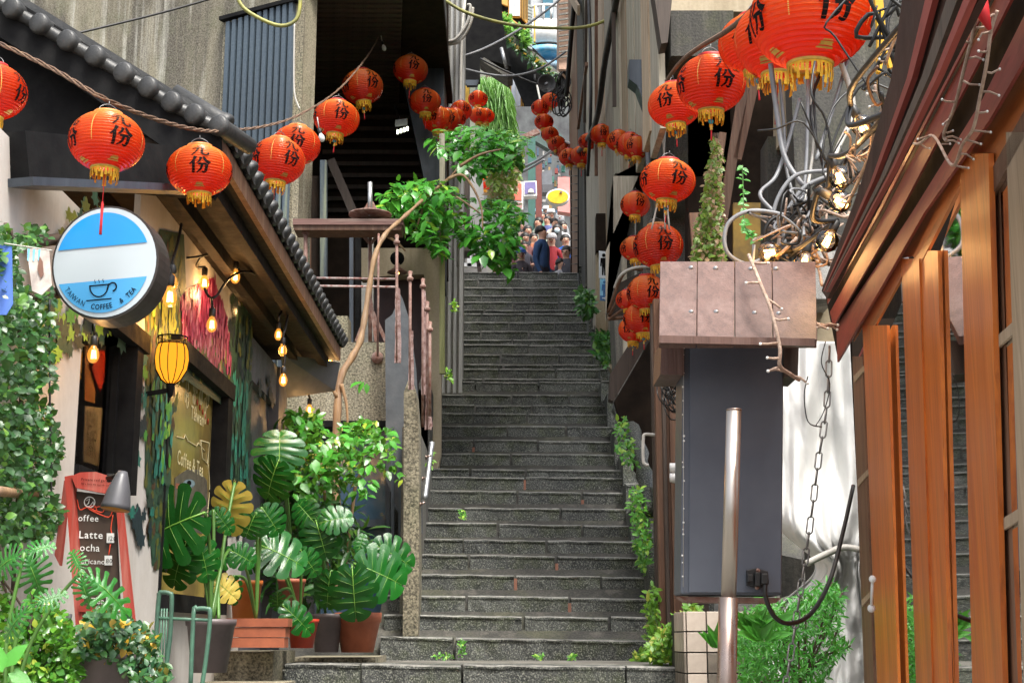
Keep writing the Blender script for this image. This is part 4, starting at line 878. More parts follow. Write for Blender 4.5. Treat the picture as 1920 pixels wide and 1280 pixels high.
def lantern(px,py,d,rot,lab,grp,tas=0,top='r',Dm=LD,small=False,tilt=0,Y=None):
    Y=Y or Dm*FP/d; Dm=d*Y/FP; c=P(px,py,Y); s=Dm/2
    e=E('paper_lantern',c-V((0,0,0)),lab,'lantern',grp); e.rotation_euler=(R(random.uniform(-4,4)),R(tilt+random.uniform(-4,4)),R(rot)); e.scale=(s*random.uniform(.98,1.03),s,s*random.uniform(.95,1.03))
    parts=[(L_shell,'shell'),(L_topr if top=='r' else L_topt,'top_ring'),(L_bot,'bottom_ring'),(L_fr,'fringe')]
    if not small: parts+= [(L_ink,'lettering'),(L_seam,'gold_seams'),(L_hand,'handle')]
    if tas==1: parts.append((L_tass,'tassel'))
    if tas==2: parts.append((L_bead,'beaded_tassel'))
    for me,nm in parts:
        o=bpy.data.objects.new(nm,me); COL.objects.link(o); o.parent=e
        if nm=='tassel' and grp==G1: o.scale=(1.2,1.2,1.75); o.location=(0,0,zr*.75+.03)
    return c+V((0,0,s*(zr+.44)))
G1='lanterns strung across the left foreground'; G2='far lanterns before the dark recess'; G3='far right lantern swag'; G4='lanterns hanging in the right vertical row'; G5='big near lanterns at top right'; G6='tiny lanterns on the upper street'
la=[]
def A(*a,**k): la.append(lantern(*a,**k)); return la[-1]
A(-14,172,128,-12,'orange lantern cut off by the left picture edge',G1,Y=5.2)
a2=A(200,266,140,38,'lantern directly above the round blue coffee sign with a long red tassel',G1,1,'t',Y=4.7)
a3=A(374,320,122,12,'lantern below the tile roof corner, second from the sign',G1,0,'t',Y=5.7)
a4=A(521,302,106,40,'pale orange front lantern of the touching pair before the blue slats',G1,1,'t',Y=8.6)
a5=A(556,272,92,10,'rear lantern of the touching pair before the blue slats',G1,0,'t',Y=9.3)
a6=A(631,222,87,20,'lantern with a turquoise bead tassel right of the frosted bulb',G1,2,'r')
a7=A(680,163,81,35,'lantern high on the rope in front of the dark slatted ceiling',G1,2,'r')
A(770,131,67,15,'lantern hanging alone against the blue grey fin',G2,1,'t',Y=14.4)
A(797,191,61,10,'lantern just below the lone one against the blue grey fin',G2,1,Y=14.6)
A(821,225,58,-20,'lantern left of the dark far cluster, with thin red tassel over the leaves',G2,1,Y=14.9)
A(838,226,52,20,'middle lantern wedged in the far left cluster',G2,Y=15.6)
A(852,222,46,60,'right lantern of the wedged far left cluster',G2,Y=16.2)
A(864,208,44,30,'brownish shaded lantern with pale ribs above the tree leaves',G2,Y=16.6)
A(896,186,38,50,'dark red lantern hanging highest of the shaded cluster',G2,Y=20)
A(898,217,37,0,'dark red lantern lowest of the shaded cluster',G2,Y=20)
A(911,218,34,20,'lantern half hidden behind the dark red one over the tree',G2,Y=20.6)
for x,y,d,r_,l_ in ((1031,190,35,10,'red lantern topmost of the far right swag near the horn speaker'),(1013,203,36,30,'red lantern left of the white cable near the horn speaker'),(1020,229,37,50,'third red lantern down the far right swag'),(1031,252,35,5,'fourth red lantern down the far right swag'),(1044,270,36,70,'fifth red lantern, lower bend of the far right swag'),(1058,283,34,20,'sixth red lantern at the bottom of the far right swag')): A(x,y,d,r_,l_,G3,Y=24.5)
A(1067,295,40,60,'left lantern of the low pair before the wire ladder',G3,1,Y=22.5)
A(1089,293,43,5,'right lantern of the low pair before the wire ladder',G3,1,Y=20)
A(1102,266,37,30,'darker lantern tucked left of the upright dark cable',G3,1,Y=18)
A(1128,253,45,5,'lantern below the thick black cable on the timber wall',G3,1,Y=15.6)
A(1160,264,47,50,'left lantern of the trio on the timber wall',G3,Y=13.4)
A(1181,272,54,12,'front lantern of the trio on the timber wall, with bead tassel',G3,2,Y=12.2)
A(1194,277,50,50,'rear right lantern of the trio on the timber wall',G3,Y=12.1)
A(1191,384,57,15,'small lantern hanging left behind the large bright row lantern',G4,Y=11.6)
A(1252,339,104,20,'large bright lantern topmost of the right vertical row',G4,2,'r',Y=10.4)
A(1190,466,56,30,'lantern half hidden left behind the second row lantern',G4,Y=11.7)
A(1234,461,96,10,'second large lantern of the right vertical row, above the plank cover',G4,0,'t',Y=11.0)
A(1213,549,78,12,'third lantern of the row touching the plank cover edge',G4,0,Y=11.1)
A(1176,562,44,40,'bright red lantern peeping out left of the third row lantern',G4,Y=11.7)
A(1205,597,72,5,'fourth lantern of the row hanging low before the dark board',G4,2,Y=11.3)
A(1188,618,58,-30,'lowest lantern of the right row with turquoise bead',G4,2,Y=11.7)
A(1265,197,104,60,'large lantern behind the cracked pillar lantern, left of the near group',G5,2,Y=9.3)
A(1333,158,134,15,'large lantern with pink rim second from left in the near group',G5,2)
A(1415,82,142,60,'lantern squeezed behind the two biggest lanterns',G5,2)
A(1462,76,180,-40,'wide lantern touching the biggest lantern on its left',G5,1)
A(1520,34,242,12,'biggest lantern, cut off by the top of the picture',G5,0,Dm=.44)
for x,y,l_ in ((962,92,'small orange lantern left under the grassy roof edge'),(987,110,'small orange lantern right under the grassy roof edge'),(1021,12,'tiny red lantern beside the blue shutter'),(1009,32,'tiny red lantern beside the round white balcony'),(1001,1,'tiny red lantern at the very top of the far house'),(1000,285,'tiny orange lantern above the purple sign'),(1016,318,'tiny lantern above the grey box sign'),(1003,330,'tiny lantern behind the street cables'),(1037,301,'tiny lantern highest of the little far column'),(1041,313,'tiny lantern second of the little far column'),(1042,324,'tiny lantern lowest of the little far column')):
    A(x,y,15,0,l_,G6,Dm=.34,small=True)
A(908,345,34,25,'orange lantern peeping through the tree leaves',G6,small=True)
A(906,498,12,25,'tiny lantern low by the white railing at the stair top',G6,small=True)
# ropes
def rope(pts,lab,r_=.014,mat='rope',k=6,group=None,name='lantern_rope',cat='rope'):
    b=MB(); b.tube(catm(pts,k),r_,6); return tag(b.build(name,mat),lab,cat,group)
def tw2(pts,lab,r_=.009,mat='rope'):
    q=catm(pts,10); b=MB()
    for ph in (0,2.1,4.2): b.tube([p+V((math.cos(i*.9+ph)*r_,0,math.sin(i*.9+ph)*r_)) for i,p in enumerate(q)],r_*.7,5)
    return tag(b.build('lantern_rope',mat),lab,'rope')
tw2([P(-60,60,5.2),P(0,82,5.1),P(100,130,4.85),P(200,187,4.7)]+[P(300,226,5.2),P(375,244,5.7),P(430,245,6.4),P(500,236,8.0),P(560,216,9.3),P(620,180,12.2),P(660,142,13),P(700,88,14),P(732,22,14.8)],'long twisted rope carrying the left lanterns past the roof corner',.0058)
rope([P(732,22,14.8),P(755,90,15.6),P(757,97,15.8)],'short dark rope from the rope top down to the lone lantern',.02)
rope([P(757,97,15.9),P(790,155,17.5),P(820,192,18.5),P(850,197,21),P(888,178,24),P(893,160,25),P(893,150,25)],'thin wire linking the far left lanterns',.014,'cable_black')
rope([P(888,170,22),P(884,205,22),P(880,222,22),P(905,228,22)],'pale rope twisting down beside the dark red lanterns',.018,'cable_white')
rope([P(1007,160,26),P(1015,195,25.6),P(1030,232,25),P(1052,262,24.6),P(1080,270,24)],'pale rope looping past the far right swag lanterns',.02,'cable_white')
rope([P(1128,225,21),P(1150,232,21),P(1175,230,20),P(1197,222,19)],'dark rope above the trio of timber wall lanterns',.016)
rope([P(1195,0,13.2),P(1194,220,13.2),P(1193,330,13.2),P(1192,560,13.2),P(1200,640,13.2)],'tall thin pale cord down past the right lantern row',.010,'cable_white')
rope([P(1250,152,10.2),P(1275,118,9),P(1310,90,8.4),P(1360,60,7.4),P(1400,28,6.4),P(1440,-20,5.6)],'rope carrying the large near lanterns up to the top right',.016)
for x,lb_ in ((1225,'leftmost pale string behind the right lantern row'),(1250,'middle pale string behind the right lantern row'),(1258,'rightmost pale string behind the right lantern row')): rope([P(x,-20,11.2),P(x-3,160,11.2),P(1245,292,10.8),P(x-3,430,10.8)],lb_,.007,'cable_white')
# ================= overhead cables =================
cab=[([(820,-10,16),(870,22,16),(950,45,16),(1040,53,16),(1120,45,16),(1215,-6,16)],.020,'cable_yellow','yellow green cable sagging across the top of the alley'),
([(829,116,18),(900,95,18),(975,55,19),(1040,8,20),(1060,-15,20)],.018,'cable_grey','pale straight cable rising to the upper right across the gap'),
([(829,114,18),(880,132,18),(950,143,18),(1010,130,18.5),(1060,98,19)],.016,'cable_grey','thin cable drooping from left post to the black cable bundle'),
([(900,110,20),(940,130,20),(990,152,20),(1008,158,20)],.016,'cable_black','dark short wire leading to the horn speaker'),
([(1066,300,23),(1090,278,19.2),(1118,225,16.3),(1135,110,14.9),(1160,-20,13.2)],.035,'cable_black','thick black cable curving up the timber wall'),
([(1062,180,23),(1070,80,22.4),(1078,-10,21.5)],.04,'cable_black','thick black cable bundle dropping beside the horn speaker'),
([(1102,330,18),(1108,180,17.4),(1104,-10,17.8)],.022,'cable_black','straight black cable down the far part of the timber wall'),
([(442,-10,11),(462,20,11),(520,48,11),(556,36,11),(564,-10,11)],.016,'cable_yellow','yellowish loop of cable hanging over the blue slats'),
([(140,64,11),(300,25,11.5),(430,-12,12)],.010,'cable_black','thin black wire crossing the stained concrete wall'),
([(552,40,12),(551,140,12),(553,180,12),(562,205,12)],.008,'cable_white','thin wire running down the right edge of the slats'),
([(1199,-10,12.5),(1205,120,12.2),(1212,230,12),(1218,330,12)],.028,'cable_grey','grey conduit bundle down the right side of the timber wall'),
([(1205,-10,12.4),(1216,150,12.2),(1222,290,12)],.018,'cable_black','black cable beside the grey conduit bundle'),
([(930,330,32),(970,318,32),(1010,300,31),(1040,278,30)],.03,'cable_grey','upper of the street cables beside the purple sign'),
([(930,338,32),(980,322,32),(1020,300,31)],.03,'cable_grey','lower of the street cables beside the purple sign')]
for pts_,r_,mt,lb_ in cab: rope([P(*q) for q in pts_],lb_,r_,mt,name='cable',cat='cable')
b=MB(); random.seed(5)
for k in range(16):
    c=P(random.uniform(1045,1062),random.uniform(145,205),23.5); b.tube([c+V((.09*math.cos(a),.06*math.sin(a*2),.17*math.sin(a))) for a in [i*.5 for i in range(14)]],.012,5)
tag(b.build('cable_tangle','cable_black'),'black tangle of coiled cable beside the horn speaker','cable')
hs_=E('horn_speaker',P(1025,157,23.3),'grey horn loudspeaker hanging over the alley','speaker')
b=MB(); b.lathe([(.03,.18),(.05,.10),(.09,.04),(.150,.0),(.165,-.01),(.160,-.02),(.13,.02),(.06,.06),(.0001,.07)],P(1025,157,23.2),24,(-.15,1,.1)); b.build('horn',plain('dark_grey_plastic',(.06,.06,.06),rough=.5),hs_)
b=MB(); b.lathe([(.0001,-.01),(.03,0),(.03,.06),(.0001,.07)],P(1025,157,23.15),10,(-.15,1,.1)); b.build('driver','cable_grey',hs_)
b=MB(); b.tube([P(1012,155,23.3),P(1003,150,23.3),P(1003,140,23.3)],.02,6); b.build('bracket','cable_black',hs_)
# grey cables above the plank cover
random.seed(9)
gc=[([(1500,185,4.9),(1480,260,4.9),(1455,330,4.85),(1425,365,4.8),(1460,410,4.75),(1475,470,4.7)],.010,'cable_grey'),
([(1445,120,4.9),(1455,200,4.9),(1470,290,4.85),(1500,340,4.8),(1515,352,4.8)],.013,'cable_grey'),
([(1462,150,4.92),(1470,240,4.9),(1475,320,4.88),(1505,420,4.8)],.008,'cable_grey'),
([(1540,70,4.9),(1520,180,4.9),(1525,280,4.9),(1500,420,4.8)],.008,'cable_white'),
([(1515,150,4.9),(1512,300,4.85),(1500,420,4.8),(1498,480,4.8)],.009,'cable_grey'),
([(1525,150,4.95),(1530,260,4.9),(1545,330,4.85),(1530,430,4.8)],.007,'cable_black'),
([(1560,90,4.95),(1520,200,4.9),(1548,320,4.85),(1560,350,4.8)],.008,'cable_black'),
([(1570,100,4.9),(1600,200,4.9),(1570,280,4.85),(1545,340,4.8)],.014,'cable_white'),
([(1605,60,4.95),(1560,210,4.9),(1530,300,4.85)],.010,'cable_grey'),
([(1550,320,4.7),(1490,330,4.7),(1455,380,4.7),(1448,440,4.7)],.010,'cable_grey'),
([(1555,330,4.7),(1510,350,4.7),(1480,390,4.7),(1470,420,4.7)],.011,'cable_grey'),
([(1480,405,4.6),(1410,395,4.6),(1365,420,4.6),(1362,470,4.6),(1400,495,4.62),(1440,480,4.62)],.010,'cable_grey'),
([(1520,398,4.6),(1460,405,4.6),(1435,430,4.6),(1436,480,4.62)],.009,'cable_black'),
([(1425,510,4.5),(1470,508,4.45),(1510,505,4.42),(1500,535,4.42),(1462,552,4.42),(1455,535,4.42),(1480,518,4.42)],.013,'cable_black')]
gl=['grey cable zigzagging down left of the others to the knot','thickest grey cable curving from the biggest lantern to the knot','dark thin grey cable falling behind the red tassel','pale cable dropping straight from the biggest lantern fringe','grey cable falling vertically into the knot centre','thin black cable hanging among the grey ones','black cable crossing the pale thick one','thick pale cable beside the yellow strap','slanting grey cable at the right of the cable group','upper grey arch bending left from the round bulbs','lower grey arch bending left from the round bulbs','large grey loop reaching left over the plank cover','smaller black loop inside the large grey loop','fat black coil lying on the right of the plank cover']
for (pts_,r_,mt),lb_ in zip(gc,gl): rope([P(*q) for q in pts_],lb_,r_*.74,mt,name='cable',cat='cable',group='loose cables above the plank cover')
b=MB()
for k in range(34):
    x0,y0=random.uniform(1430,1560),random.uniform(380,500); pts_=[P(x0,y0,4.6)]
    for j in range(4): pts_.append(P(x0+random.uniform(-35,45),y0+random.uniform(-45,40),random.uniform(4.45,4.75)))
    b.k=k%4; b.tube(catm(pts_,4),random.uniform(.003,.006),5)
tag(b.build('wire_tangle',['cable_black','twig','cable_grey','twig']),'dense knot of wires and fairy light cord above the plank cover','cable',kind='stuff')
tag(b,None) if 0 else None

# ================= hanging bulbs =================
def bulb(px,py,Y,s,parent,glow=True,socket=True,tilt=(0,0,1),mat='litglass',big=False):
    c=P(px,py,Y); e=E('bulb',c,parent=parent); ax=V(tilt).normalized()
    prof_=[(.0001,-1.0),(.45,-.9),(.80,-.55),(.92,-.1),(.80,.35),(.5,.75),(.34,1.0)] if not big else [(.0001,-1),(.5,-.87),(.87,-.5),(1,0),(.87,.5),(.5,.85),(.35,1.0)]
    b=MB(); b.lathe([(r_*s*(.72 if not big else 1),z*s) for r_,z in prof_],c,16,ax); b.f=b.f[:-1]; b.mi=b.mi[:-1]; b.smooth=b.smooth[:-1]; b.build('glass_globe',mat,e)
    if glow:
        b=MB(); q=ax.to_track_quat('Z','Y')
        for a in ((-.22,-.22),(.22,-.22),(0,.25),(0,-.05)): b.tube([c+q@V((a[0]*s,a[1]*s,-.45*s)),c+q@V((a[0]*s*.6,a[1]*s*.6,.45*s))],.10*s if not big else .08*s,5)
        b.build('filament','filament',e)
    if socket: b=MB(); b.lathe([(.36*s,.95*s),(.40*s,1.05*s),(.40*s,1.9*s),(.2*s,2.1*s),(.0001,2.1*s)],c,12,ax); b.build('socket','cable_black',e)
    return c+ax*2.1*s
def plight(loc,p,col=(1,.55,.2),r_=.03):
    l=bpy.data.lights.new('bulb_light','POINT'); l.energy=p; l.color=col; l.shadow_soft_size=r_; o=bpy.data.objects.new('bulb_light',l); COL.objects.link(o); o.location=loc
def blight(px,py,Y,p): plight(P(px,py,Y)+V((.02,-.05,-.08)),p)
sA=E('bulb_string',P(320,500,7),'black cable with glowing pear bulbs hanging before the mural','string lights')
bl=[(289,392,8.2,.045),(223,376,7.6,.036),(358,392,7.6,.036),(318,556,5.9,.042),(322,530,6.1,.036),(383,530,8.0,.04),(441,518,8.2,.040),(440,565,9.2,.036),(397,608,7.6,.04),(522,627,9.2,.036),(530,656,9.0,.036),(531,712,9.0,.038),(545,556,10.0,.036)]
tops={}
for x,y,Y,s in bl: tops[(x,y)]=bulb(x,y,Y,s*1.12,sA)
def cb_(pts_,r_=.008): b=MB(); b.tube(catm(pts_,6),r_,5); b.build('cable','cable_black',sA)
cb_([P(340,420,7.0),P(332,460,6.8),P(318,505,6.1),tops[(318,556)]]); cb_([tops[(322,530)],P(316,515,6.2),P(318,505,6.1)])
cb_([P(338,485,7.6),P(378,480,7.8),P(443,462,8.2),P(444,480,8.2),tops[(441,518)]]); cb_([P(378,480,7.8),P(368,500,7.9),tops[(383,530)]])
cb_([P(383,540,7.8),P(392,556,7.8),P(405,555,7.8),P(432,520,8),P(470,510,8.4),P(520,540,9.2)]); cb_([tops[(397,608)],P(397,560,7.7)]); cb_([tops[(440,565)],P(440,530,9)])
cb_([tops[(522,627)],P(524,590,9.2),P(540,570,9.6)]); cb_([tops[(531,712)],P(534,670,9),tops[(530,656)],P(536,610,9.1),P(545,560,9.8)]); cb_([tops[(289,392)],P(289,350,8.2)]); cb_([tops[(358,392)],P(356,360,7.6)]); cb_([tops[(223,376)],P(223,350,7.6)])
sB=E('bulb_string',P(590,740,10.5),'looping cable with two glowing bulbs on the concrete block','string lights')
t1=bulb(618,678,11.6,.046,sB); t2=bulb(580,768,11.4,.046,sB); t3=bulb(646,842,11.5,.034,sB)
for q in ([t1,P(636,640,11.8),P(620,636,11.8),P(600,655,11.7),P(597,685,11.7)],[P(540,620,11),P(560,700,11.2),P(572,722,11.2),t2],[P(576,726,11.2),P(600,728,11.4),P(620,700,11.6),P(628,690,11.7)]):
    b=MB(); b.tube(catm(q,6),.009,5); b.build('cable','cable_black',sB)
sC=E('bulb',P(172,665,5.6),'lone glowing bulb hanging before the near cafe window','bulb')
t4=bulb(175,664,5.5,.036,sC); b=MB(); b.tube([t4,P(177,600,5.5)],.005,5); b.build('cable','cable_black',sC)
for x,y,Y,p in ((318,556,5.95,2.0),(383,530,8.0,2.5),(441,518,8.2,2.5),(397,608,7.6,2.5),(525,640,9.1,2.2),(531,712,9.0,2.0),(289,392,8.1,2.5),(545,556,10.0,2.2),(618,678,11.5,2),(580,768,11.3,2),(175,664,5.4,1.0),(440,565,9.2,2.0)): blight(x,y,Y,p*.55)
plight(PX(178,690,XW-.36)+V((.24,0,0)),3,r_=.03); plight(PX(178,800,XW-.36)+V((.24,0,.05)),3,r_=.03)
# amber wall lamp
wlp=E('amber_wall_lamp',PX(322,700,XW+.09),'glowing amber glass wall lamp in a black cage beside the mural','lamp')
c=PX(322,675,XW+.12); b=MB(); b.lathe([(.02,-.115),(.045,-.10),(.075,-.05),(.083,.0),(.078,.05),(.066,.08)],c,20); b.build('glass_shade','lampglow',wlp)
b=MB()
for k in range(12):
    a=k*math.pi/6; b.tube([c+V((r_*math.cos(a),r_*math.sin(a),z)) for r_,z in ((.022,-.118),(.048,-.10),(.078,-.05),(.086,0),(.081,.05),(.07,.08),(.07,.115))],.0025,4)
for z,r_ in ((.08,.07),(.115,.072)): b.tube([c+V((r_*math.cos(a),r_*math.sin(a),z)) for a in [i*math.pi/10 for i in range(21)]],.004,4)
b.lathe([(.0001,-.19),(.012,-.18),(.018,-.15),(.024,-.118)],c,8); b.beam(c+V((0,0,-.15)),c+V((-.12,0,-.17)),.02,.02); b.build('cage','black_paint',wlp)
plight(c+V((.03,-.02,.14)),3,(1,.42,.06),.02)
# frosted bulbs and floodlights
for x,y,Y,s,l_ in ((603,258,11.4,.040,'white frosted bulb hanging beside the pair of pale lanterns'),(720,90,14.2,.036,'white frosted bulb hanging under the rope top')):
    e=E('frosted_bulb',P(x,y,Y),l_,'bulb'); t=bulb(x,y,Y,s,e,False,True,(-.3,0,1),'frost'); b=MB(); b.tube([t,P(x-8,y-38,Y)],.005,5); b.build('cord','cable_white',e)
fl=E('floodlight',P(755,243,14.6),'small led floodlight with four lit cells under the dark ceiling','floodlight')
b=MB(); o=P(741,238,14.6); b.frame_box(o,V((.13,.03,.03)),V((0,.07,.03)),V((0,-.02,.07))); b.build('housing','cable_grey',fl)
for k in range(4): b=MB(); b.frame_box(P(744+k*6,251-k*2,14.55),V((.02,.005,.003)),V((0,.01,0)),V((0,-.0,.045))); b.build('led','led',fl)
b=MB(); b.tube([P(752,235,14.65),P(748,222,14.7),P(740,200,14.8)],.012,5); b.build('arm','cable_black',fl)
fl2=E('floodlight',P(698,8,14.0),'grey round floodlight at the top of the dark ceiling','floodlight')
b=MB(); b.lathe([(.0001,0),(.07,0),(.075,.06),(.05,.12),(.0001,.13)],P(700,14,14.0),12,(-.3,.2,1)); b.build('housing','cable_grey',fl2)
fl3=E('floodlight',P(520,545,9.3),'square floodlight under the cafe eave','floodlight')
b=MB(); b.prism([P(506,552,9.2),P(522,548,9.3),P(545,572,9.4),P(528,580,9.3)],(0,.02,.05)); b.build('housing','cable_black',fl3)
b=MB(); b.prism([P(511,557,9.19),P(521,554,9.25),P(538,571,9.33),P(528,576,9.25)],(0,-.002,-.006)); b.build('lens',plain('pale_lens',(.5,.45,.33),rough=.3),fl3)
# ================= round coffee sign =================
sg=E('round_sign',P(200,600,5.2),'round light box sign with blue and white bands and a coffee cup','sign')
sc0=P(197,492,5.05); sr=.208
ax_n=V((-.10,-1,.02)).normalized(); ux=V((1,-.10,0)).normalized(); ux=(ux-ax_n*ux.dot(ax_n)).normalized(); uz=ux.cross(ax_n)*1.0
if uz.z<0: uz=-uz
rl=R(4); ux,uz=ux*math.cos(rl)+uz*math.sin(rl),uz*math.cos(rl)-ux*math.sin(rl)
def SP(a,c,off=0): return sc0+ux*a*sr*.93+uz*c*sr+ax_n*off
b=MB(); n=48
ring_o=[SP(1.04*math.cos(2*math.pi*i/n),1.04*math.sin(2*math.pi*i/n),.0) for i in range(n)]
b.prism(ring_o,-ax_n*.13+V((.0,0,0))); b.build('case',plain('brown_black_case',(.035,.028,.025),rough=.4),sg)
m['lb_white']=emis('lit_white_face',(.74,.83,.88),.42); m['lb_blue']=None
def facemat(name,col,em):
    t=NT(name); b_=t.bsdf(col,.25); b_.inputs['Emission Color'].default_value=(*col,1); b_.inputs['Emission Strength'].default_value=em; return t.done(b_)
m['f_white']=facemat('lit_white_acrylic',(.42,.48,.52),.06); m['f_blue']=facemat('lit_blue_acrylic',(.015,.24,.58),.10); m['f_blue2']=facemat('lit_pale_blue_acrylic',(.06,.29,.56),.10)
b=MB(); b.add([SP(1.0*math.cos(2*math.pi*i/n),1.0*math.sin(2*math.pi*i/n),.003) for i in range(n)],[tuple(range(n))]); b.build('face','f_white',sg)
def seg(lo,hi,off,Rr=.915):
    pts_=[]; k=24
    a0=math.asin(max(-1,min(1,lo/Rr))); a1=math.asin(max(-1,min(1,hi/Rr)))
    for i in range(k+1): t=a0+(a1-a0)*i/k; pts_.append((Rr*math.cos(t),Rr*math.sin(t)))
    for i in range(k+1): t=a1+(a0-a1)*i/k; pts_.append((-Rr*math.cos(t)-.03*0,Rr*math.sin(t)))
    return [SP(x-.035,y,off) for x,y in pts_]
b=MB(); q=seg(.29,.9149,.006); b.add(q,[tuple(range(len(q)))]); b.build('blue_band','f_blue',sg)
b=MB(); q=seg(-.9149,-.33,.006); b.add(q,[tuple(range(len(q)))]); b.build('blue_band','f_blue2',sg)
b=MB(); off=.009
def arc(cx,cy,r_,a0,a1,w_,k=14,sy=1):
    p=[(cx+r_*math.cos(R(a0+(a1-a0)*i/k)),cy+sy*r_*math.sin(R(a0+(a1-a0)*i/k))) for i in range(k+1)]; line(p,w_)
def line(p,w_):
    q=[V((x,y,0)) for x,y in p]; n_=len(q); vv=[]
    for i,c_ in enumerate(q):
        t=(q[min(i+1,n_-1)]-q[max(i-1,0)]).normalized(); nn=V((-t.y,t.x,0))*w_/2; vv+=[SP(*(c_+nn).xy,off),SP(*(c_-nn).xy,off)]
    b.add(vv,[(2*i,2*i+1,2*i+3,2*i+2) for i in range(n_-1)])
arc(-.10,-.42,.18,180,360,.025,16,1.15); line([(-.29,-.42),(.08,-.42)],.025); arc(.16,-.47,.075,-90,150,.028,12); line([(.09,-.40),(.05,-.52)],.025); line([(-.35,-.68),(.14,-.68)],.022)
for x in (-.18,-.10,-.02): line([(x,-.38),(x+.012,-.355),(x-.012,-.335),(x,-.31)],.012)
for word,a0,a1,bold,sz in (('TAIWAN',211,256,0.0,.140),('COFFEE',254,292,.02,.135),('&',294,300,.02,.135),('TEA',305,325,.02,.135)):
    adv_=[glyph(c,bold)[2] for c in word]; tot_=sum(adv_); run_=0
    for i,chh in enumerate(word):
        a=R(a0)+(run_+adv_[i]/2)*sz/.86*.86; run_+=adv_[i]; cx,cy=.86*math.cos(a)-.035,.86*math.sin(a); r_=V((-math.sin(a),math.cos(a))); up_=V((-math.cos(a),-math.sin(a)))
        v,f,ad=glyph(chh,bold); b.add([SP(cx+(r_.x*(p[0]-ad/2)*.8+up_.x*p[1])*sz,cy+(r_.y*(p[0]-ad/2)*.8+up_.y*p[1])*sz,off) for p in v],f)
b.build('print','ink',sg)
for y in (452,553):
    b=MB(); b.tube([PX(32,y+6,XW),P(110,y-4,5.1)],.022,8); b.build('bracket_pole','bark_dark',sg)
# pennants
for nm,pts_,mt,l_ in (('blue',[(-30,452),(22,462),(24,570),(12,590),(-30,590)],None,'blue cloth pennant at the left picture edge'),('photo',[(50,464),(92,470),(97,535),(78,553),(60,545)],None,'white pennant with an animal snout picture and blue rays')):
    e=E('pennant',P(pts_[0][0]+30,pts_[-1][1],4.3),l_,'pennant')
    if nm=='blue': mt=plain('blue_cloth',(.05,.13,.45),(.10,.2,.6),scale=3,rough=.8)
    else:
        mt=plain('pale_fur_print',(.6,.55,.5),(.3,.26,.24),scale=14,rough=.7)
    b=MB(); b.pxprism(pts_,4.3,.003); b.build('cloth',mt,e)
    if nm=='photo':
        b=MB()
        for x0 in (52,62,72): b.pxprism([(x0,466+(x0-50)*.1),(x0+4,467),(x0+2,490),(x0-1,488)],4.298,.0005)
        b.build('rays','signsky',e)
        b=MB(); b.pxprism([(74,480),(80,490),(82,515),(76,522),(70,505)],4.296,.0005); b.build('snout',plain('brown_snout',(.2,.1,.07)),e)
rope([P(-20,452,4.3),P(60,464,4.3),P(98,470,4.35)],'thin white string holding the two pennants',.002,'cable_white',name='string',cat='string')
# thin plumb cable and spider
rope([P(93,560,4.95),P(93,700,4.95),P(95,830,4.95),P(97,950,4.95)],'thin black cable running down the cream cafe wall',.004,'cable_black',name='cable',cat='cable')
# ================= A-frame chalk board =================
af=E('a_frame_board',P(180,1250,5.2),'red painted a frame chalkboard listing coffee prices','sign')
m['redpaint']=wood('worn_red_paint',(.42,.055,.035),(.30,.035,.025),rough=.55,wear=.55,wearcol=(.5,.24,.19)); m['chalkboard']=plain('dark_brown_chalkboard',(.035,.022,.016),(.075,.045,.03),scale=3,rough=.55,vary=0)
YA=5.1
b=MB(); b.pxprism([(142,920),(216,930),(225,1140),(150,1140)],YA+.03,.015); b.build('board','chalkboard',af)
b=MB(); b.pxprism([(121,893),(136,890),(160,1230),(146,1230)],YA,.045); b.build('leg','redpaint',af)
b=MB(); b.pxprism([(216,930),(226,950),(250,1175),(236,1180)],YA,.045); b.build('leg','redpaint',af)
b=MB(); b.pxprism([(120,900),(128,905),(118,1010),(112,1060),(102,1040)],YA+.24,.03); b.build('leg','redpaint',af)
b=MB(); b.pxprism([(134,892),(150,885),(180,884),(208,893),(214,928),(142,914)],YA-.01,.04); b.build('header','redpaint',af)
b=MB(); b.pxprism([(148,1134),(242,1138),(243,1150),(149,1146)],YA-.01,.05); b.build('shelf','redpaint',af)
b=MB(); b.k=0
def at_(s,px,py,size,bold=0.0,k=0): b.k=k; textmb(b,s,P(px,py,YA+.025),(1,0,-.03),(0,0,1),size,bold)
at_('offee',146,976,.032); at_('Latte',147,1008,.037,.01); at_('ocha',149,1032,.036); at_('ericanox',151,1056,.027); at_('Tea',170,1131,.030)
b.build('chalk_lettering','white',af)
b=MB()
for x,y in ((207,1008),(203,1050),(206,1120)): b.pxprism([(x-7,y-9),(x+7,y-9),(x+7,y+9),(x-7,y+9)],YA+.02,.002)
b.build('price_cards','white',af)
b=MB()
for s_,x,y in (('120',201,1013),('80',198,1055),('60',201,1125)): textmb(b,s_,P(x,y,YA+.017),(1,0,0),(0,0,1),.023)
textmb(b,'Private red garden',P(152,900,YA-.013),(1,0,-.06),(0,0,1),.0135); textmb(b,'We live to serve coffee',P(152,908,YA-.013),(1,0,-.06),(0,0,1),.0115)
b.build('card_lettering','ink',af)
b=MB(); n=14; b.tube([P(168+10*math.cos(a),941+10*math.sin(a),YA+.022) for a in [2*math.pi*i/n for i in range(n+1)]],.0022,4); b.tube([P(x,y,YA+.022) for x,y in ((162,938),(168,934),(166,943),(160,948),(168,949),(175,940),(176,948))],.002,4); b.build('chalk_drawing','white',af)
b=MB()
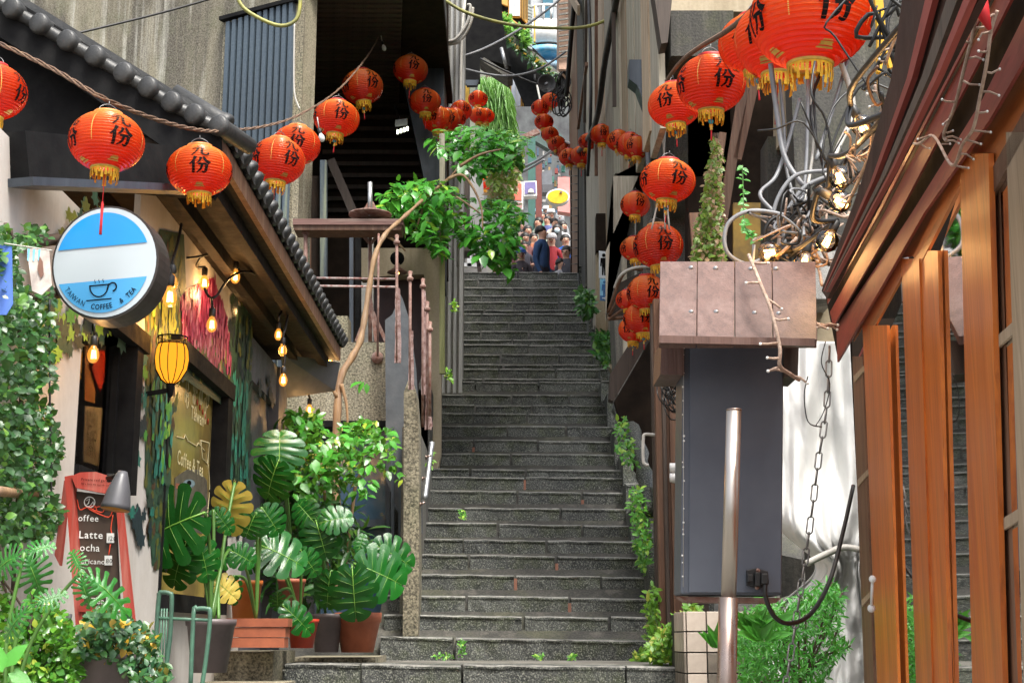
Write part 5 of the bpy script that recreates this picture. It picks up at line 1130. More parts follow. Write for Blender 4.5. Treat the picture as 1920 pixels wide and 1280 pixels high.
for q in ([(145,936),(150,955),(165,950),(180,958),(178,948),(165,952),(190,965),(206,968),(212,950)],[(175,952),(195,948),(192,960),(178,956)],[(212,965),(208,990),(210,1000)],[(207,1020),(204,1040)]): b.tube(catm([P(x,y,YA+.022) for x,y in q],4),.0022,4)
b.build('chalk_ribbon','chalk_red',af)
# clip lamp
cl=E('clip_lamp',P(222,925,5.7),'grey bell shaped clip lamp with orange inside on the chalkboard','lamp')
cc=P(224,915,4.95); b=MB(); b.lathe([(.052,-.075),(.050,-.06),(.040,-.01),(.024,.04),(.016,.06),(.0001,.062)],cc,20,(.12,.1,1)); b.f=b.f[:-2] if 0 else b.f; b.build('lamp_shade',plain('dark_grey_lamp',(.10,.10,.11),rough=.35),cl)
b=MB(); b.lathe([(.0001,-.0765),(.049,-.0765),(.049,-.074)],cc,20,(.12,.1,1)); b.build('reflector',plain('orange_inside',(.6,.25,.03),rough=.4),cl)
b=MB(); b.tube([cc+V((0,0,.05)),P(215,893,4.98),P(202,896,5.03)],.009,6); b.frame_box(P(200,903,5.03),V((.022,0,0)),V((0,.02,0)),V((0,0,.03))); b.build('clamp','cable_black',cl)
tag(MB().tube([P(130,1150,5.3),P(124,1200,5.3)],.012,6).build('grey_stand_leg','cable_grey'),'slim grey stand leg behind the chalkboard','stand')
# green rack
gk=E('green_wire_rack',P(340,1290,6.3),'green painted tubular rack beside the taupe pot','rack')
for q,r_ in (([(289,1290),(293,1190),(298,1118),(305,1110),(318,1112),(322,1122),(318,1200),(305,1290)],.010),([(357,1290),(363,1150),(370,1141),(388,1141),(394,1150),(388,1220),(378,1290)],.010),([(296,1158),(392,1162)],.007)):
    b=MB(); b.tube(catm([P(x,y,6.3) for x,y in q],4) if len(q)>2 else [P(x,y,6.3) for x,y in q],r_,8); b.build('tube',plain('green_paint',(.07,.16,.11),(.05,.11,.08),rough=.45) if r_>.008 and 'gp' not in m and m.setdefault('gp',None) is None and False else 'greenpaint',gk) if 0 else b.build('tube',m.setdefault('greenpaint',None) or m.__setitem__('greenpaint',plain('green_paint',(.07,.17,.115),(.05,.11,.08),scale=20,rough=.45)) or 'greenpaint',gk)
for x in (303,308,313): b=MB(); b.tube([P(x,1140,6.3),P(x-4,1260,6.3)],.004,5); b.build('rod','greenpaint',gk)

# ================= big-leaf plants =================
def biglobe(n,gap,notch,wx=.47,tip=.60,back=.46,fold=.10,droop=.25,cy=.40,rip=.016):
    """pinnately slit heart leaf in the XY plane, base at the origin, tip near +Y 1"""
    b=MB(); S_=7; U=[0,.18,.36,.52,.66,.8,.91,1.0]
    def edge(t):
        ph=R(-118+208*t); c,s_=math.cos(ph),math.sin(ph)
        ry=tip if s_>0 else back; r_=1/math.sqrt((c/wx)**2+(s_/ry)**2); r_*=1+.05*math.exp(-((t-.12)/.1)**2)
        return V((max(0,r_*c)+ (0.02 if c<0 else 0), cy+r_*s_))
    for s in (1,-1):
        for i in range(n):
            g=gap*(1 if i<n-1 else .6); pts_=[]
            for u in U:
                gu=g*max(0,min(1,(u-notch)/.18)) if u>notch else 0
                for k in range(S_+1):
                    q=k/S_; sv=gu/2+q*(1-gu); t=(i+sv)/n; e_=edge(t)
                    M_=V((0,.05+.88*t**1.15)); uu=u*(1-.10*abs(2*q-1)**3) if u>notch else u
                    if t<.12: M_=V((0,.05))
                    p=M_+(e_-M_)*uu; x,y=p.x,p.y
                    z=fold*x-droop*y*abs(y)-.55*x*x + rip*math.cos((2*q-1)*math.pi)*math.sin(math.pi*min(1,u*1.2))
                    pts_.append((s*x,y,z))
            w_=S_+1; b.add(pts_,[(a*w_+k,a*w_+k+1,(a+1)*w_+k+1,(a+1)*w_+k) for a in range(len(U)-1) for k in range(S_)],True)
    return b
def leafproto(b,mat,name='leaf'): o=b.build(name,mat,org=(0,0,0)); me=o.data; bpy.data.objects.remove(o); return me
mon_me=leafproto(biglobe(6,.20,.40,wx=.45,tip=.66,rip=.010,fold=.16),'leaf_mon'); mony_me=leafproto(biglobe(6,.20,.40,wx=.45,tip=.66,rip=.010,fold=.16),'leaf_mony')
phil_me=leafproto(biglobe(9,.52,.24,wx=.46,tip=.64,back=.42,droop=.4,rip=.008),'leaf_phil')
vb=MB(); vb.tube([(0,0,.006),(0,.25,-.008),(0,.5,-.054),(0,.75,-.13),(0,.97,-.225)],[.010,.009,.007,.005,.002],5)
for s_ in (1,-1):
    for i_ in range(6):
        t_=(i_+.5)/6; ph_=R(-118+208*t_); c_,q_=math.cos(ph_),math.sin(ph_); ry_=.66 if q_>0 else .46; r_=1/math.sqrt((c_/.45)**2+(q_/ry_)**2)*.86
        e_=V((max(0,r_*c_)+(.02 if c_<0 else 0),.40+r_*q_)); m_=V((0,.05+.88*t_**1.15)) if t_>.12 else V((0,.05)); pt_=[]
        for u_ in (0,.3,.6,.9):
            p_=m_+(e_-m_)*u_; pt_.append((s_*p_.x,p_.y,.16*p_.x-.25*p_.y*abs(p_.y)-.55*p_.x**2-.010*math.sin(math.pi*min(1,u_*1.2))*-1+.004))
        vb.tube(pt_,[.0045,.004,.003,.001],4)
vein_me=leafproto(vb,'vein','vein')
vp=MB(); vp.tube([(0,0,.004),(0,.5,-.083),(0,.97,-.325)],[.010,.008,.002],5); veinp_me=leafproto(vp,'vein','vein')
def bigleaf(parent,bx,by,tx,ty,Y,me,face=(0,-1,.5),wide=1.0,dY=0.0,root=None,vein=None):
    a=P(bx,by,Y); t=P(tx,ty,Y+dY); d=(t-a); L_=d.length*1.14; d.normalize(); nn=V((face[0],face[1],face[2]*.4)).normalized(); xx=d.cross(nn).normalized(); zz=xx.cross(d)
    M=Matrix((xx,d,zz)).transposed()@Matrix.Rotation(random.uniform(-.35,.35),3,'Y'); o=share(me,'leaf',a,parent,M.to_euler(),(L_*wide,L_,L_)); wl[o.name]=a
    v=bpy.data.objects.new('vein',vein or vein_me); COL.objects.link(v); v.parent=o
    if root is not None:
        r0=P(*root); mid=(r0+a)/2+V((0,.02,.10)); b=MB(); b.tube(catm([r0,mid,a],6),.010,6); b.build('stalk','stem',parent)
    return o
def pot(parent,px,py_top,py_bot,w_,Y,mat,square=False,rim=.08,taper=.78):
    c=P(px,py_bot,Y); h=P(px,py_top,Y).z-c.z; r_=w_*Y/FP/2
    b=MB()
    if not square: b.lathe([(r_*taper,0),(r_*.98,h*(1-rim*1.6)),(r_*1.04,h*(1-rim*1.5)),(r_*1.06,h),(r_*.96,h),(r_*.94,h*.86)],c,28)
    else:
        for z0,z1,k in ((0,h*.35,.93),(h*.35,h*.70,.96),(h*.70,h,1.04)): b.box(c+V((-r_*k,-.09*k,z0)),c+V((r_*k,.09*k,z1-.003)))
    b.build('pot',mat,parent)
    b=MB(); b.lathe([(.0001,0),(r_*.9 if not square else .085,0)],c+V((0,0,h*.87 if not square else h+.001)),18)
    if not square: b.build('soil','soil',parent)
PG='potted monsteras on the ledge'
m1=E('potted_plant',P(390,1262,7.6),'monstera with the largest dark leaf in a taupe pot beside the green rack','plant',PG)
pot(m1,392,1160,1260,88,7.6,'grey_pot',taper=.72)
r0=(395,1160,7.6)
bigleaf(m1,385,960,268,1000,7.4,mon_me,(-.1,-1,.6),1.35,root=r0); bigleaf(m1,352,1010,318,1085,7.5,mon_me,(-.3,-1,.2),1.25,root=r0); bigleaf(m1,372,1010,392,1075,7.5,mon_me,(.2,-1,.1),1.0,root=r0)
bigleaf(m1,400,955,430,990,7.7,mon_me,(.3,-.8,.5),.9,root=r0); bigleaf(m1,440,905,420,985,8.0,mony_me,(-.2,-1,.4),1.25,root=(400,1160,7.7)); bigleaf(m1,400,1085,438,1115,8.0,mony_me,(0,-1,.2),1.1,root=(410,1160,7.7))
bigleaf(m1,430,1030,470,1050,8.0,mon_me,(.2,-1,.4),1.2,root=r0)
m2=E('potted_plant',P(660,1222,9.6),'monstera with shining split leaves in the wide terracotta pot','plant',PG)
pot(m2,670,1148,1222,82,9.9,'terracotta',rim=.16,taper=.72)
r0=(668,1150,9.9)
bigleaf(m2,664,1056,745,1085,9.5,mon_me,(.2,-1,1.0),1.35,root=r0); bigleaf(m2,660,1060,665,1148,9.4,mon_me,(0,-1,.2),1.1,root=r0); bigleaf(m2,700,1020,765,1050,9.6,mon_me,(.3,-.8,1.1),1.1,root=r0); bigleaf(m2,672,1035,680,1005,9.8,mon_me,(0,-1,.8),.9,root=r0); bigleaf(m2,620,1070,610,1130,9.6,mon_me,(-.3,-1,.3),1.0,root=r0)
m3=E('potted_plant',P(612,1222,9.8),'monstera with a tall round leaf rising from the grey plastic pot','plant',PG)
pot(m3,612,1150,1222,54,9.8,'grey_pot',taper=.8)
r0=(610,1152,9.8)
bigleaf(m3,523,862,495,925,9.0,mon_me,(-.2,-1,.4),1.45,root=(545,1010,9.6),dY=.05); bigleaf(m3,523,880,525,815,9.1,mon_me,(0,-1,.7),1.6,root=(540,1000,9.6)); bigleaf(m3,592,975,610,1035,9.3,mon_me,(0,-1,1.0),1.3,root=r0); bigleaf(m3,600,980,650,965,9.3,mon_me,(.2,-1,1.3),1.2,root=r0); bigleaf(m3,590,980,560,945,9.4,mon_me,(-.3,-1,.7),1.2,root=r0)
m4=E('potted_plant',P(566,1215,9.5),'monstera with a drooping deeply cut leaf in the bright red pot','plant',PG)
pot(m4,566,1160,1214,58,9.3,'red_pot',taper=.7)
r0=(563,1160,9.3)
bigleaf(m4,530,1135,578,1175,8.9,mon_me,(.4,-.9,.3),.9,root=(560,1160,9.3)); bigleaf(m4,482,1020,560,1045,8.9,mon_me,(.1,-1,.8),1.3,root=r0); bigleaf(m4,500,1030,462,1060,9.0,mon_me,(-.4,-1,.4),1.1,root=r0); bigleaf(m4,563,1030,590,1070,9.1,mon_me,(.2,-1,.6),1.0,root=r0); bigleaf(m4,520,1110,520,1140,9.0,mon_me,(0,-1,.2),1.2,root=r0)
m5=E('potted_plant',P(482,1212,8.7),'monstera with grey green leaves in the long terracotta window box','plant',PG)
pot(m5,486,1158,1213,106,8.8,'terracotta',square=True)
r0=(480,1160,8.8)
bigleaf(m5,480,960,462,1000,8.6,mon_me,(-.2,-1,.3),1.6,root=r0); bigleaf(m5,490,950,520,990,8.7,mon_me,(.3,-1,.3),1.3,root=r0); bigleaf(m5,440,1040,400,1050,8.3,mon_me,(-.3,-1,.5),1.2,root=r0); bigleaf(m5,438,1080,430,1125,8.5,mon_me,(-.3,-1,.2),1.0,root=r0)
e=E('flower_pot',P(458,1160,9.0),'tall empty looking orange clay pot behind the window box','pot'); pot(e,459,1088,1168,58,9.2,'orange_pot',taper=.75)
e=E('flower_pot',P(545,1140,10.2),'small terracotta pot half hidden behind the red pot','pot'); pot(e,545,1085,1150,50,10.3,'terracotta',taper=.75)
# bush of glossy leaves behind the pots
bu=E('leafy_bush',P(640,1130,11.0),'dense bush with small glossy leaves beneath the concrete block','bush')
for q in ([(590,1120),(560,960),(545,860),(560,820)],[(640,1120),(660,960),(670,900),(700,850)],[(615,1120),(610,950),(600,850)]):
    b=MB(); b.tube(catm([P(x,y,10.9) for x,y in q],5),.014,6); b.build('stem','bark',bu)
poly=[(540,775),(590,770),(620,830),(640,800),(690,785),(735,815),(742,850),(757,905),(735,880),(700,895),(690,930),(650,925),(600,930),(560,940),(530,900)]
for p in polypts(poly,150,(10.2,10.9),2.4,-.2): leafobj(p,(random.uniform(-1,1),random.uniform(-.9,.3),random.uniform(-.9,.1)),(random.uniform(-.4,.4),-.6,1),random.uniform(.07,.12),bu,me=leafproto_b) if 0 else leafobj(p,(random.uniform(-1,1),random.uniform(-.9,.3),random.uniform(-.9,.1)),(random.uniform(-.4,.4),-.6,1),random.uniform(.07,.12),bu)
pp=polypts(poly,900,(10.4,11.3),2.4,-.15); leaves('small_leaves',pp,rdir(len(pp)),rnrm(len(pp)),rs.uniform(.05,.10,len(pp)),'leaf_bush',bu,kind='stuff',width=1.1)
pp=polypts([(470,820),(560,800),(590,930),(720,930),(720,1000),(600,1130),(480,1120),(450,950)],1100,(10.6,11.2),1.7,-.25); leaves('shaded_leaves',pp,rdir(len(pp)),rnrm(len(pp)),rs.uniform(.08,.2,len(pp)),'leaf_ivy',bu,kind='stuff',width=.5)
# philodendron front left
ph=E('philodendron',P(60,1290,4.2),'philodendron with long fingered bright leaves at the lower left','plant')
for a in ((152,1072,252,1125,4.1,(.3,-.7,1),1.0),(150,1075,165,1140,4.05,(0,-1,.8),.9),(155,1072,128,1030,4.15,(0,-.7,1),1.0),(46,1035,78,1108,4.2,(.2,-1,1),1.2),(44,1035,-25,1065,4.2,(-.3,-.8,1),1.2),(48,1038,95,1012,4.25,(0,-.7,1.2),1.2),(62,1135,118,1105,4.1,(0,-1,.5),1.0),(58,1135,-10,1190,4.1,(-.2,-1,.7),.8)):
    bigleaf(ph,a[0],a[1],a[0]+(a[2]-a[0])*.85,a[1]+(a[3]-a[1])*.85,a[4],phil_me,a[5],a[6]*.9,vein=veinp_me)
for q in ([(30,1300),(60,1200),(110,1120),(152,1072)],[(10,1300),(15,1180),(46,1035)],[(20,1300),(30,1200),(62,1135)]):
    b=MB(); b.tube(catm([P(x,y,4.2) for x,y in q],5),.006,6); b.build('stalk','stem',ph)
e=E('round_leaf_plant',P(20,1290,4.0),'small plant with ruffled lime leaves in the lower left corner','plant')
for x,y,tx,ty in ((10,1250,40,1215),(5,1260,-10,1215),(15,1262,50,1275)):
    a_=P(x,y,3.9); t_=P(tx,ty,3.9); o=share(leaf_me,'leaf',a_,e,None,None); d=(t_-a_); L_=d.length; d.normalize(); nn=V((0,-1,.6)); sv=nn.cross(d).normalized(); o.rotation_euler=Matrix((d,sv,d.cross(sv))).transposed().to_euler(); o.scale=(L_*1.3,)*3
# ivy column (climbing fig) at left
iv=E('climbing_fig',(XW-.0,4.6,.2),'dense climbing fig covering the left end of the cafe wall','ivy')
ivp=[]
regs=[([(0,430),(30,440),(35,520),(60,560),(100,600),(95,700),(75,720),(60,690),(40,640),(0,640)],900),([(0,640),(60,690),(95,700),(110,720),(85,740),(100,790),(120,830),(118,860),(95,900),(100,930),(120,960),(100,1010),(0,1020)],2300),([(-60,400),(0,420),(0,1100),(-60,1100)],500),([(40,430),(85,420),(90,450),(60,470),(35,470)],90),([(30,560),(110,540),(110,560),(60,580)],70)]
for poly,n in regs:
    xs=[p[0] for p in poly]; ys=[p[1] for p in poly]; k=0
    while k<n:
        x,y=random.uniform(min(xs),max(xs)),random.uniform(min(ys),max(ys))
        if inpoly(x,y,poly):
            dth=random.uniform(.01,.22); p=PX(x,y,XW+dth)
            if y>1000 or mnoise.noise(V((x*.03,y*.03,1)))>-.45: ivp.append(tuple(p))
            k+=1
leaves('foliage',ivp,rdir(len(ivp),(.2,-.3,-.3)),rnrm(len(ivp),(.5,-.8,.7)),rs.uniform(.014,.042,len(ivp)),'leaf_ivy',iv,kind='stuff',width=1.5)
for q in ([(20,1200),(30,1000),(40,800),(35,600),(20,430)],[(60,1200),(70,950),(80,800)],[(10,420),(30,480),(25,600)]):
    b=MB(); b.tube(catm([PX(x,y,XW+.03) for x,y in q],5),.008,5); b.build('stem','bark_dark',iv)
b=MB(); b.tube([PX(-5,920,XW+.25),PX(65,928,XW+.1)],.016,7); tag(b.build('bamboo_stick','bark'),'short tan bamboo stick poking out of the climbing fig','stick')
# shrubs bottom left
def shrub(name,lab,poly,n,Y,mat,sz,potargs=None,wd=1.3,thr=-.25):
    e=E(name,P(sum(p[0] for p in poly)/len(poly),1300,(Y[0]+Y[1])/2),lab,'plant')
    pp=polypts(poly,n,Y,3.5,thr); leaves('foliage',pp,rdir(len(pp)),rnrm(len(pp)),rs.uniform(sz*.7,sz*1.3,len(pp)),mat,e,kind='stuff',width=wd)
    b=MB(); cx,cy=P(sum(p[0] for p in poly)/len(poly),max(p[1] for p in poly),sum(Y)/2),None
    for k in range(14):
        t=P(*random.choice(poly),sum(Y)/2); b.tube(catm([cx,(cx+t)/2+V((random.uniform(-.04,.04),0,.03)),t],4),.004,5)
    b.build('stems','bark_dark',e)
    if potargs: pot(e,*potargs)
    return e
shrub('potted_shrub','yellow flecked shrub in a taupe pot below the chalkboard',[(150,1170),(200,1130),(255,1165),(300,1190),(320,1235),(310,1280),(250,1285),(215,1240),(150,1230)],1500,(4.5,4.95),'leaf_shrub',.031,(200,1225,1340,110,4.75,'grey_pot'))
shrub('leafy_shrub','dark green shrub filling the lower left corner behind the philodendron',[(0,1080),(60,1100),(130,1165),(150,1230),(150,1290),(0,1290)],2300,(4.5,4.98),'leaf_bush',.030)
# ================= RIGHT FOREGROUND: box, pole =================
bx=E('blue_grey_box',P(1370,1120,4.0),'tall blue grey metal light box seen from behind','box')
YB=4.0
b=MB(); b.pxprism([(1280,640),(1470,640),(1466,1116),(1276,1114)],YB,.16); b.build('body','box_grey',bx,bevel=.006)
b=MB(); b.pxprism([(1294,650),(1468,650),(1464,1110),(1292,1110)],YB-.006,.004); b.build('back_panel','box_grey',bx,bevel=.001)
b=MB(); b.pxprism([(1274,1118),(1466,1120),(1455,1130),(1290,1128)],YB+.03,.12); b.build('underside','rust',bx)
b=MB(); b.pxprism([(1400,1068),(1418,1064),(1440,1070),(1442,1094),(1424,1104),(1400,1096)],YB-.02,.012); b.pxprism([(1402,1076),(1412,1076),(1412,1090),(1402,1090)],YB-.045,.02); b.pxprism([(1416,1072),(1426,1072),(1426,1098),(1416,1098)],YB-.045,.02); b.build('socket_plate','cable_black',bx,bevel=.002)
b=MB(); b.pxprism([(1428,1074),(1441,1074),(1441,1094),(1428,1094)],YB-.06,.035); b.build('plug','cable_black',bx,bevel=.003)
b=MB(); 
for x,y in ((1421,1069),(1419,1101)): b.lathe([(.0001,0),(.006,0),(.006,.004),(.0001,.006)],P(x,y,YB-.022),8,(0,-1,0))
b.build('rusty_screws','rust',bx)
b=MB(); b.tube(catm([P(1435,1094,YB-.05),P(1436,1120,YB-.05),P(1452,1155,YB-.03),P(1480,1168,YB),P(1520,1150,YB+.1),P(1555,1090,YB+.25),P(1580,1000,YB+.4),P(1600,910,YB+.5)],7),.0065,8); tag(b.build('power_cord','cable_black'),'black power cord looping from the box socket up to the window frame','cord')
# plank roof over the box
rc=E('plank_cover',P(1380,640,3.9),'reddish brown plank cover bolted above the blue grey box','canopy')
cx_=[1238,1308,1378,1448,1530]
for i in range(4):
    a,c=cx_[i],cx_[i+1]
    b=MB(); p=[P(a+(0),490,4.02+.0),P(c-1,490+ (0),4.02),P(c-1+(c-1380)*.02,636 if i<3 else 636,3.72),P(a+.5+(a-1380)*.02,636,3.72)]
    b.prism(p,V((0,.012,-.022))); b.build('plank','signroof',rc,bevel=.0015)
b=MB(); p0=P(1236,634,3.70); p1=P(1528,640,3.70); b.frame_box(p0-V((0,0,.012)),p1-p0,V((0,.02,0)),V((0,0,.020))); b.build('front_edge','signroof',rc)
b=MB(); b.pxprism([(1240,640),(1282,640),(1282,702),(1238,702)],3.98,.20); b.build('side_block','signroof',rc)
b=MB(); b.pxprism([(1470,645),(1498,645),(1496,708),(1470,706)],3.98,.15); b.build('side_block','timber_dark',rc)
for x,y in ((1296,502),(1342,503),(1408,504),(1455,504),(1296,585),(1343,585),(1415,587),(1460,588)):
    t=(y-490)/146; b=MB(); b.lathe([(.0001,.007),(.004,.006),(.0075,.002),(.008,0),(.0001,0)],P(x,y,4.02-.30*t-.004),10,(0,-.9,.45)); b.build('bolt','galv',rc)
b=MB()
yb_=652
while yb_<1095:
    b.ball(P(1281.5+random.uniform(-2,2),yb_,4.0),random.uniform(.0018,.0034),6,4); yb_+=random.choice([9,13,17,26,40])
b.k=1; b.tube([P(1282,650,4.0),P(1281,1100,4.0)],.001,4)
tag(b.build('pearl_string',['white','cable_white']),'string of small white beads along the left edge of the box','string')
# small coil of wires under cover
b=MB()
for k in range(14):
    c=P(random.uniform(1248,1278),random.uniform(705,760),4.3); b.tube([c+V((.03*math.cos(a),.01*math.sin(a*3),.045*math.sin(a))) for a in [i*.55 for i in range(12)]],.0025,4)
tag(b.build('coiled_wire','cable_black'),'coil of dark wire hanging under the plank cover','cable')
# stainless pole
po=E('steel_pole',P(1366,1290,3.5),'stainless steel pole standing before the blue grey box','pole')
b=MB(); c0=P(1362,1290,3.5); c1=P(1376,768,3.5)
j=P(1366,1122,3.5); b.tube([j,c1],.0185,24); b.build('upper_tube','steel',po)
b=MB(); b.tube([V((c0.x,c0.y,0)),c0,j+V((0,0,.003))],.0235,24); b.build('lower_tube','steel_warm',po)
b=MB(); b.lathe([(.0188,-.003),(.0190,0),(.0185,.002),(.0001,.002)],c1,24); b.build('cap','steel_warm',po)
# chain
chn=E('hanging_chain',P(1480,1290,4.6),'rusting link chain hanging before the white tarpaulin','chain')
lk=MB(); a_=.0095; lk.tube([(a_*math.cos(t) if True else 0,0,(.018 if math.sin(t)>0 else -.018)+a_*math.sin(t)) for t in [2*math.pi*i/12 for i in range(13)]],.0028,5); lk_me=leafproto(lk,'wire','link')
path=catm([P(x,y,4.5) for x,y in ((1556,635),(1550,760),(1535,860),(1522,960),(1508,1060),(1500,1110),(1490,1180),(1472,1290))],30); acc=0; last=path[0]; k=0
for i in range(1,len(path)):
    acc+=(path[i]-path[i-1]).length
    if acc>=.047:
        acc=0; d=(path[i]-path[i-1]).normalized(); q=d.to_track_quat('Z','Y'); e_=(q@Matrix.Rotation(R(90*(k%2)+20),4,'Z').to_quaternion()).to_euler(); share(lk_me,'link',path[i],chn,e_,(1,1,1)); k+=1
# white tarpaulin (draped grid)
def tarp():
    N,M_=90,140; verts=[]
    for j in range(M_+1):
        v=j/M_; py=640+ (1310-640)*v
        x0=1440 + 0*v; x1=1625
        for i in range(N+1):
            u=i/N; px=x0+(x1-x0)*u; pinch=math.exp(-((v-.63)/.09)**2)
            px2=px+(1600-px)*.55*pinch
            f_=.02*math.sin(u*9+v*2+1.5*math.sin(v*5))*(1+2*pinch) + .07*mnoise.noise(V((u*3+v*1.5,v*3.0,0))) + .06*mnoise.noise(V((u*9,v*5,4)))
            if v>.6: f_+=.018*math.sin(u*19+v*3+2*mnoise.noise(V((u*4,v*3,2))))
            ck__=.25+.75*min(1,max(0,(v-.38)/.15)); f_+= ck__*(.045*mnoise.noise(V((u*9,v*11,7)))+.022*abs(mnoise.noise(V((u*15,v*17,3)))))
            f_+= -.16*math.exp(-((v-.52)/.10)**2)*math.sin(math.pi*u)
            p=P(px2,py+ (25*math.sin(u*3.1)*math.exp(-((v-.5)/.1)**2)),6.3+f_); verts.append(tuple(p))
    faces=[(j*(N+1)+i,j*(N+1)+i+1,(j+1)*(N+1)+i+1,(j+1)*(N+1)+i) for j in range(M_) for i in range(N)]
    b=MB(); b.add(verts,faces,True); o=b.build('white_tarpaulin','tarp'); md=o.modifiers.new('t','SOLIDIFY'); md.thickness=.004; tag(o,'white tarpaulin tied in the middle behind the blue grey box','tarpaulin')
tarp()
b=MB(); b.tube(catm([P(1512,1056,5.9),P(1545,1040,5.9),P(1580,1026,5.9),P(1612,1030,5.9)],4),.014,7); tag(b.build('tarpaulin_rope','cable_white'),'knotted pale rope tying the tarpaulin at its waist','rope')
b=MB(); b.prism([P(1500,470,6.6),P(1590,470,6.6),P(1570,560,6.6),P(1525,560,6.6)],(0,.5,0)); tag(b.build('concrete_bracket',concrete('pale_flaking_concrete',(.5,.49,.46),(.2,.2,.19),speck=.3)),'pale flaking concrete bracket above the tarpaulin','bracket')
b=MB(); b.pxprism([(1530,540),(1640,500),(1640,660),(1500,640)],6.9,.3); tag(b.build('plaster_strip','beige'),'beige plaster strip between plank cover and red fascia','wall')
b=MB(); b.pxprism([(1465,1040),(1512,1050),(1500,1110),(1466,1120)],6.7,.05); tag(b.build('dark_gravel_panel','conc_dark'),'dark speckled panel below the tarpaulin fold','panel')
# tiled planter
tp=E('tiled_planter',P(1310,1270,9.9),'low planter faced with cream square tiles at the right end of the landing','planter')
YT=8.6; 
b=MB(); p0=P(1285,1146,YT+.02); p1=P(1480,1280,YT+.02); b.box((p0.x,YT+.02,ZL-.35),(p0.x+1.1,YT+.75,p0.z-.01)); b.build('core','conc_dark',tp)
ts=P(1322,1146,YT).x-P(1285,1146,YT).x; tmat=plain('cream_tile',(.58,.5,.42),(.5,.42,.35),scale=20,rough=.4); tmat2=plain('stained_tile',(.22,.19,.15),(.12,.1,.08),scale=12,rough=.5)
for r_ in range(4):
    for c_ in range(8):
        b=MB(); b.box((p0.x+c_*ts*1.03+.004,YT,p0.z-(r_+1)*ts*1.03+.008),(p0.x+(c_+1)*ts*1.03-.004,YT+.019,p0.z-r_*ts*1.03)); b.build('tile',tmat2 if (r_>=2 and c_>=1) or (r_>=3 and c_>0) else tmat,tp,bevel=.003)
    b=MB(); 
    for k in range(4): 
        b=MB(); b.box((p0.x-.014,YT+.01+k*ts*1.03,p0.z-(r_+1)*ts*1.03+.008),(p0.x-.001,YT+(k+1)*ts*1.03,p0.z-r_*ts*1.03)); b.build('tile',tmat2 if r_>1 else tmat,tp,bevel=.002)
# plants right
def weeds(name,lab,regs_,mat,sz,Y,wd=1.0,n=300,cat='plant'):
    e=E(name,P(regs_[0][0][0],regs_[0][0][1],Y[0]),lab,cat); pp=[]
    for poly in regs_: pp+=polypts(poly,n,Y)
    leaves('foliage',pp,rdir(len(pp),(0,-.2,.1)),rnrm(len(pp)),rs.uniform(sz*.6,sz*1.4,len(pp)),mat,e,kind='stuff',width=wd)
weeds('lime_weeds','lime green weeds spilling around the tiled planter and landing',[[(1225,1200),(1265,1160),(1300,1130),(1315,1140),(1285,1165),(1285,1240),(1240,1242),(1210,1230)]],'leaf_lime',.045,(9.3,9.9),n=1300)
weeds('step_weeds','green weeds growing along the right foot of the stairs',[[(1205,1130),(1225,1090),(1238,1110),(1240,1200),(1215,1215),(1210,1160)],[(1190,1225),(1230,1225),(1230,1240),(1190,1240)]],'leaf_lime',.05,(10.6,11.2),n=280)
weeds('step_weeds','green trailing weeds at mid height on the right stair edge',[[(1180,910),(1200,915),(1215,960),(1222,1030),(1205,1040),(1190,985),(1180,950)]],'leaf_step',.05,(11.6,12.1),n=330)
weeds('step_weeds','bright weed clump beside the mossy stone kerb',[[(1155,790),(1175,780),(1190,850),(1200,880),(1175,870),(1155,850)],[(1190,1010),(1215,1045),(1222,1080),(1200,1060)]],'leaf_step',.055,(12.0,12.4),n=150)
weeds('step_weeds','dark green fern clump right of the upper steps',[[(1085,550),(1108,548),(1112,590),(1092,590)],[(1112,625),(1140,620),(1145,660),(1140,690),(1118,670)]],'leaf_ivy',.09,(15.0,16.0),n=260)
weeds('step_weeds','small leaves sprouting along the left stair edge',[[(850,560),(857,575),(855,592),(849,585)],[(838,690),(850,700),(846,712),(835,708)],[(806,840),(812,850),(810,880),(804,870)]],'leaf_lime',.05,(12.9,13.0),n=24)
weeds('step_weeds','tiny ferns rooted in the joints of the lowest steps',[[(862,955),(873,955),(872,975),(864,975)],[(858,1200),(872,1198),(870,1228),(860,1230)],[(810,1228),(850,1226),(850,1233),(812,1233)],[(1000,1230),(1020,1228),(1018,1236)],[(1065,1232),(1078,1228),(1076,1236)]],'leaf_step',.03,(11.1,11.2),n=45)
# feathery and variegated plants
fe=shrub('feathery_shrub','feathery bright green shrub behind the steel pole and chain',[(1390,1150),(1430,1120),(1475,1140),(1500,1110),(1560,1090),(1580,1110),(1570,1180),(1595,1210),(1560,1240),(1540,1290),(1390,1290),(1375,1200)],3800,(5.1,5.8),'leaf_fern',.034,wd=.45,thr=-.35)
vg=E('variegated_plant',P(1410,1290,4.9),'rosettes of yellow edged pointed leaves below the box','plant')
for k in range(34):
    x,y=random.choice([(1410,1180),(1450,1175),(1345,1215),(1430,1200)]); a=random.uniform(.2,2.9); L_=random.uniform(35,60)
    p=P(x+random.uniform(-8,8),y,4.9); t=P(x+L_*math.cos(a),y-L_*math.sin(a),4.85); d=(t-p); o=share(leaf_me,'leaf',p,vg); s_=d.length; d.normalize(); nn=V((random.uniform(-.4,.4),-1,.4)); sv=nn.cross(d).normalized(); o.rotation_euler=Matrix((d,sv,d.cross(sv))).transposed().to_euler(); o.scale=(s_,s_*.55,s_)
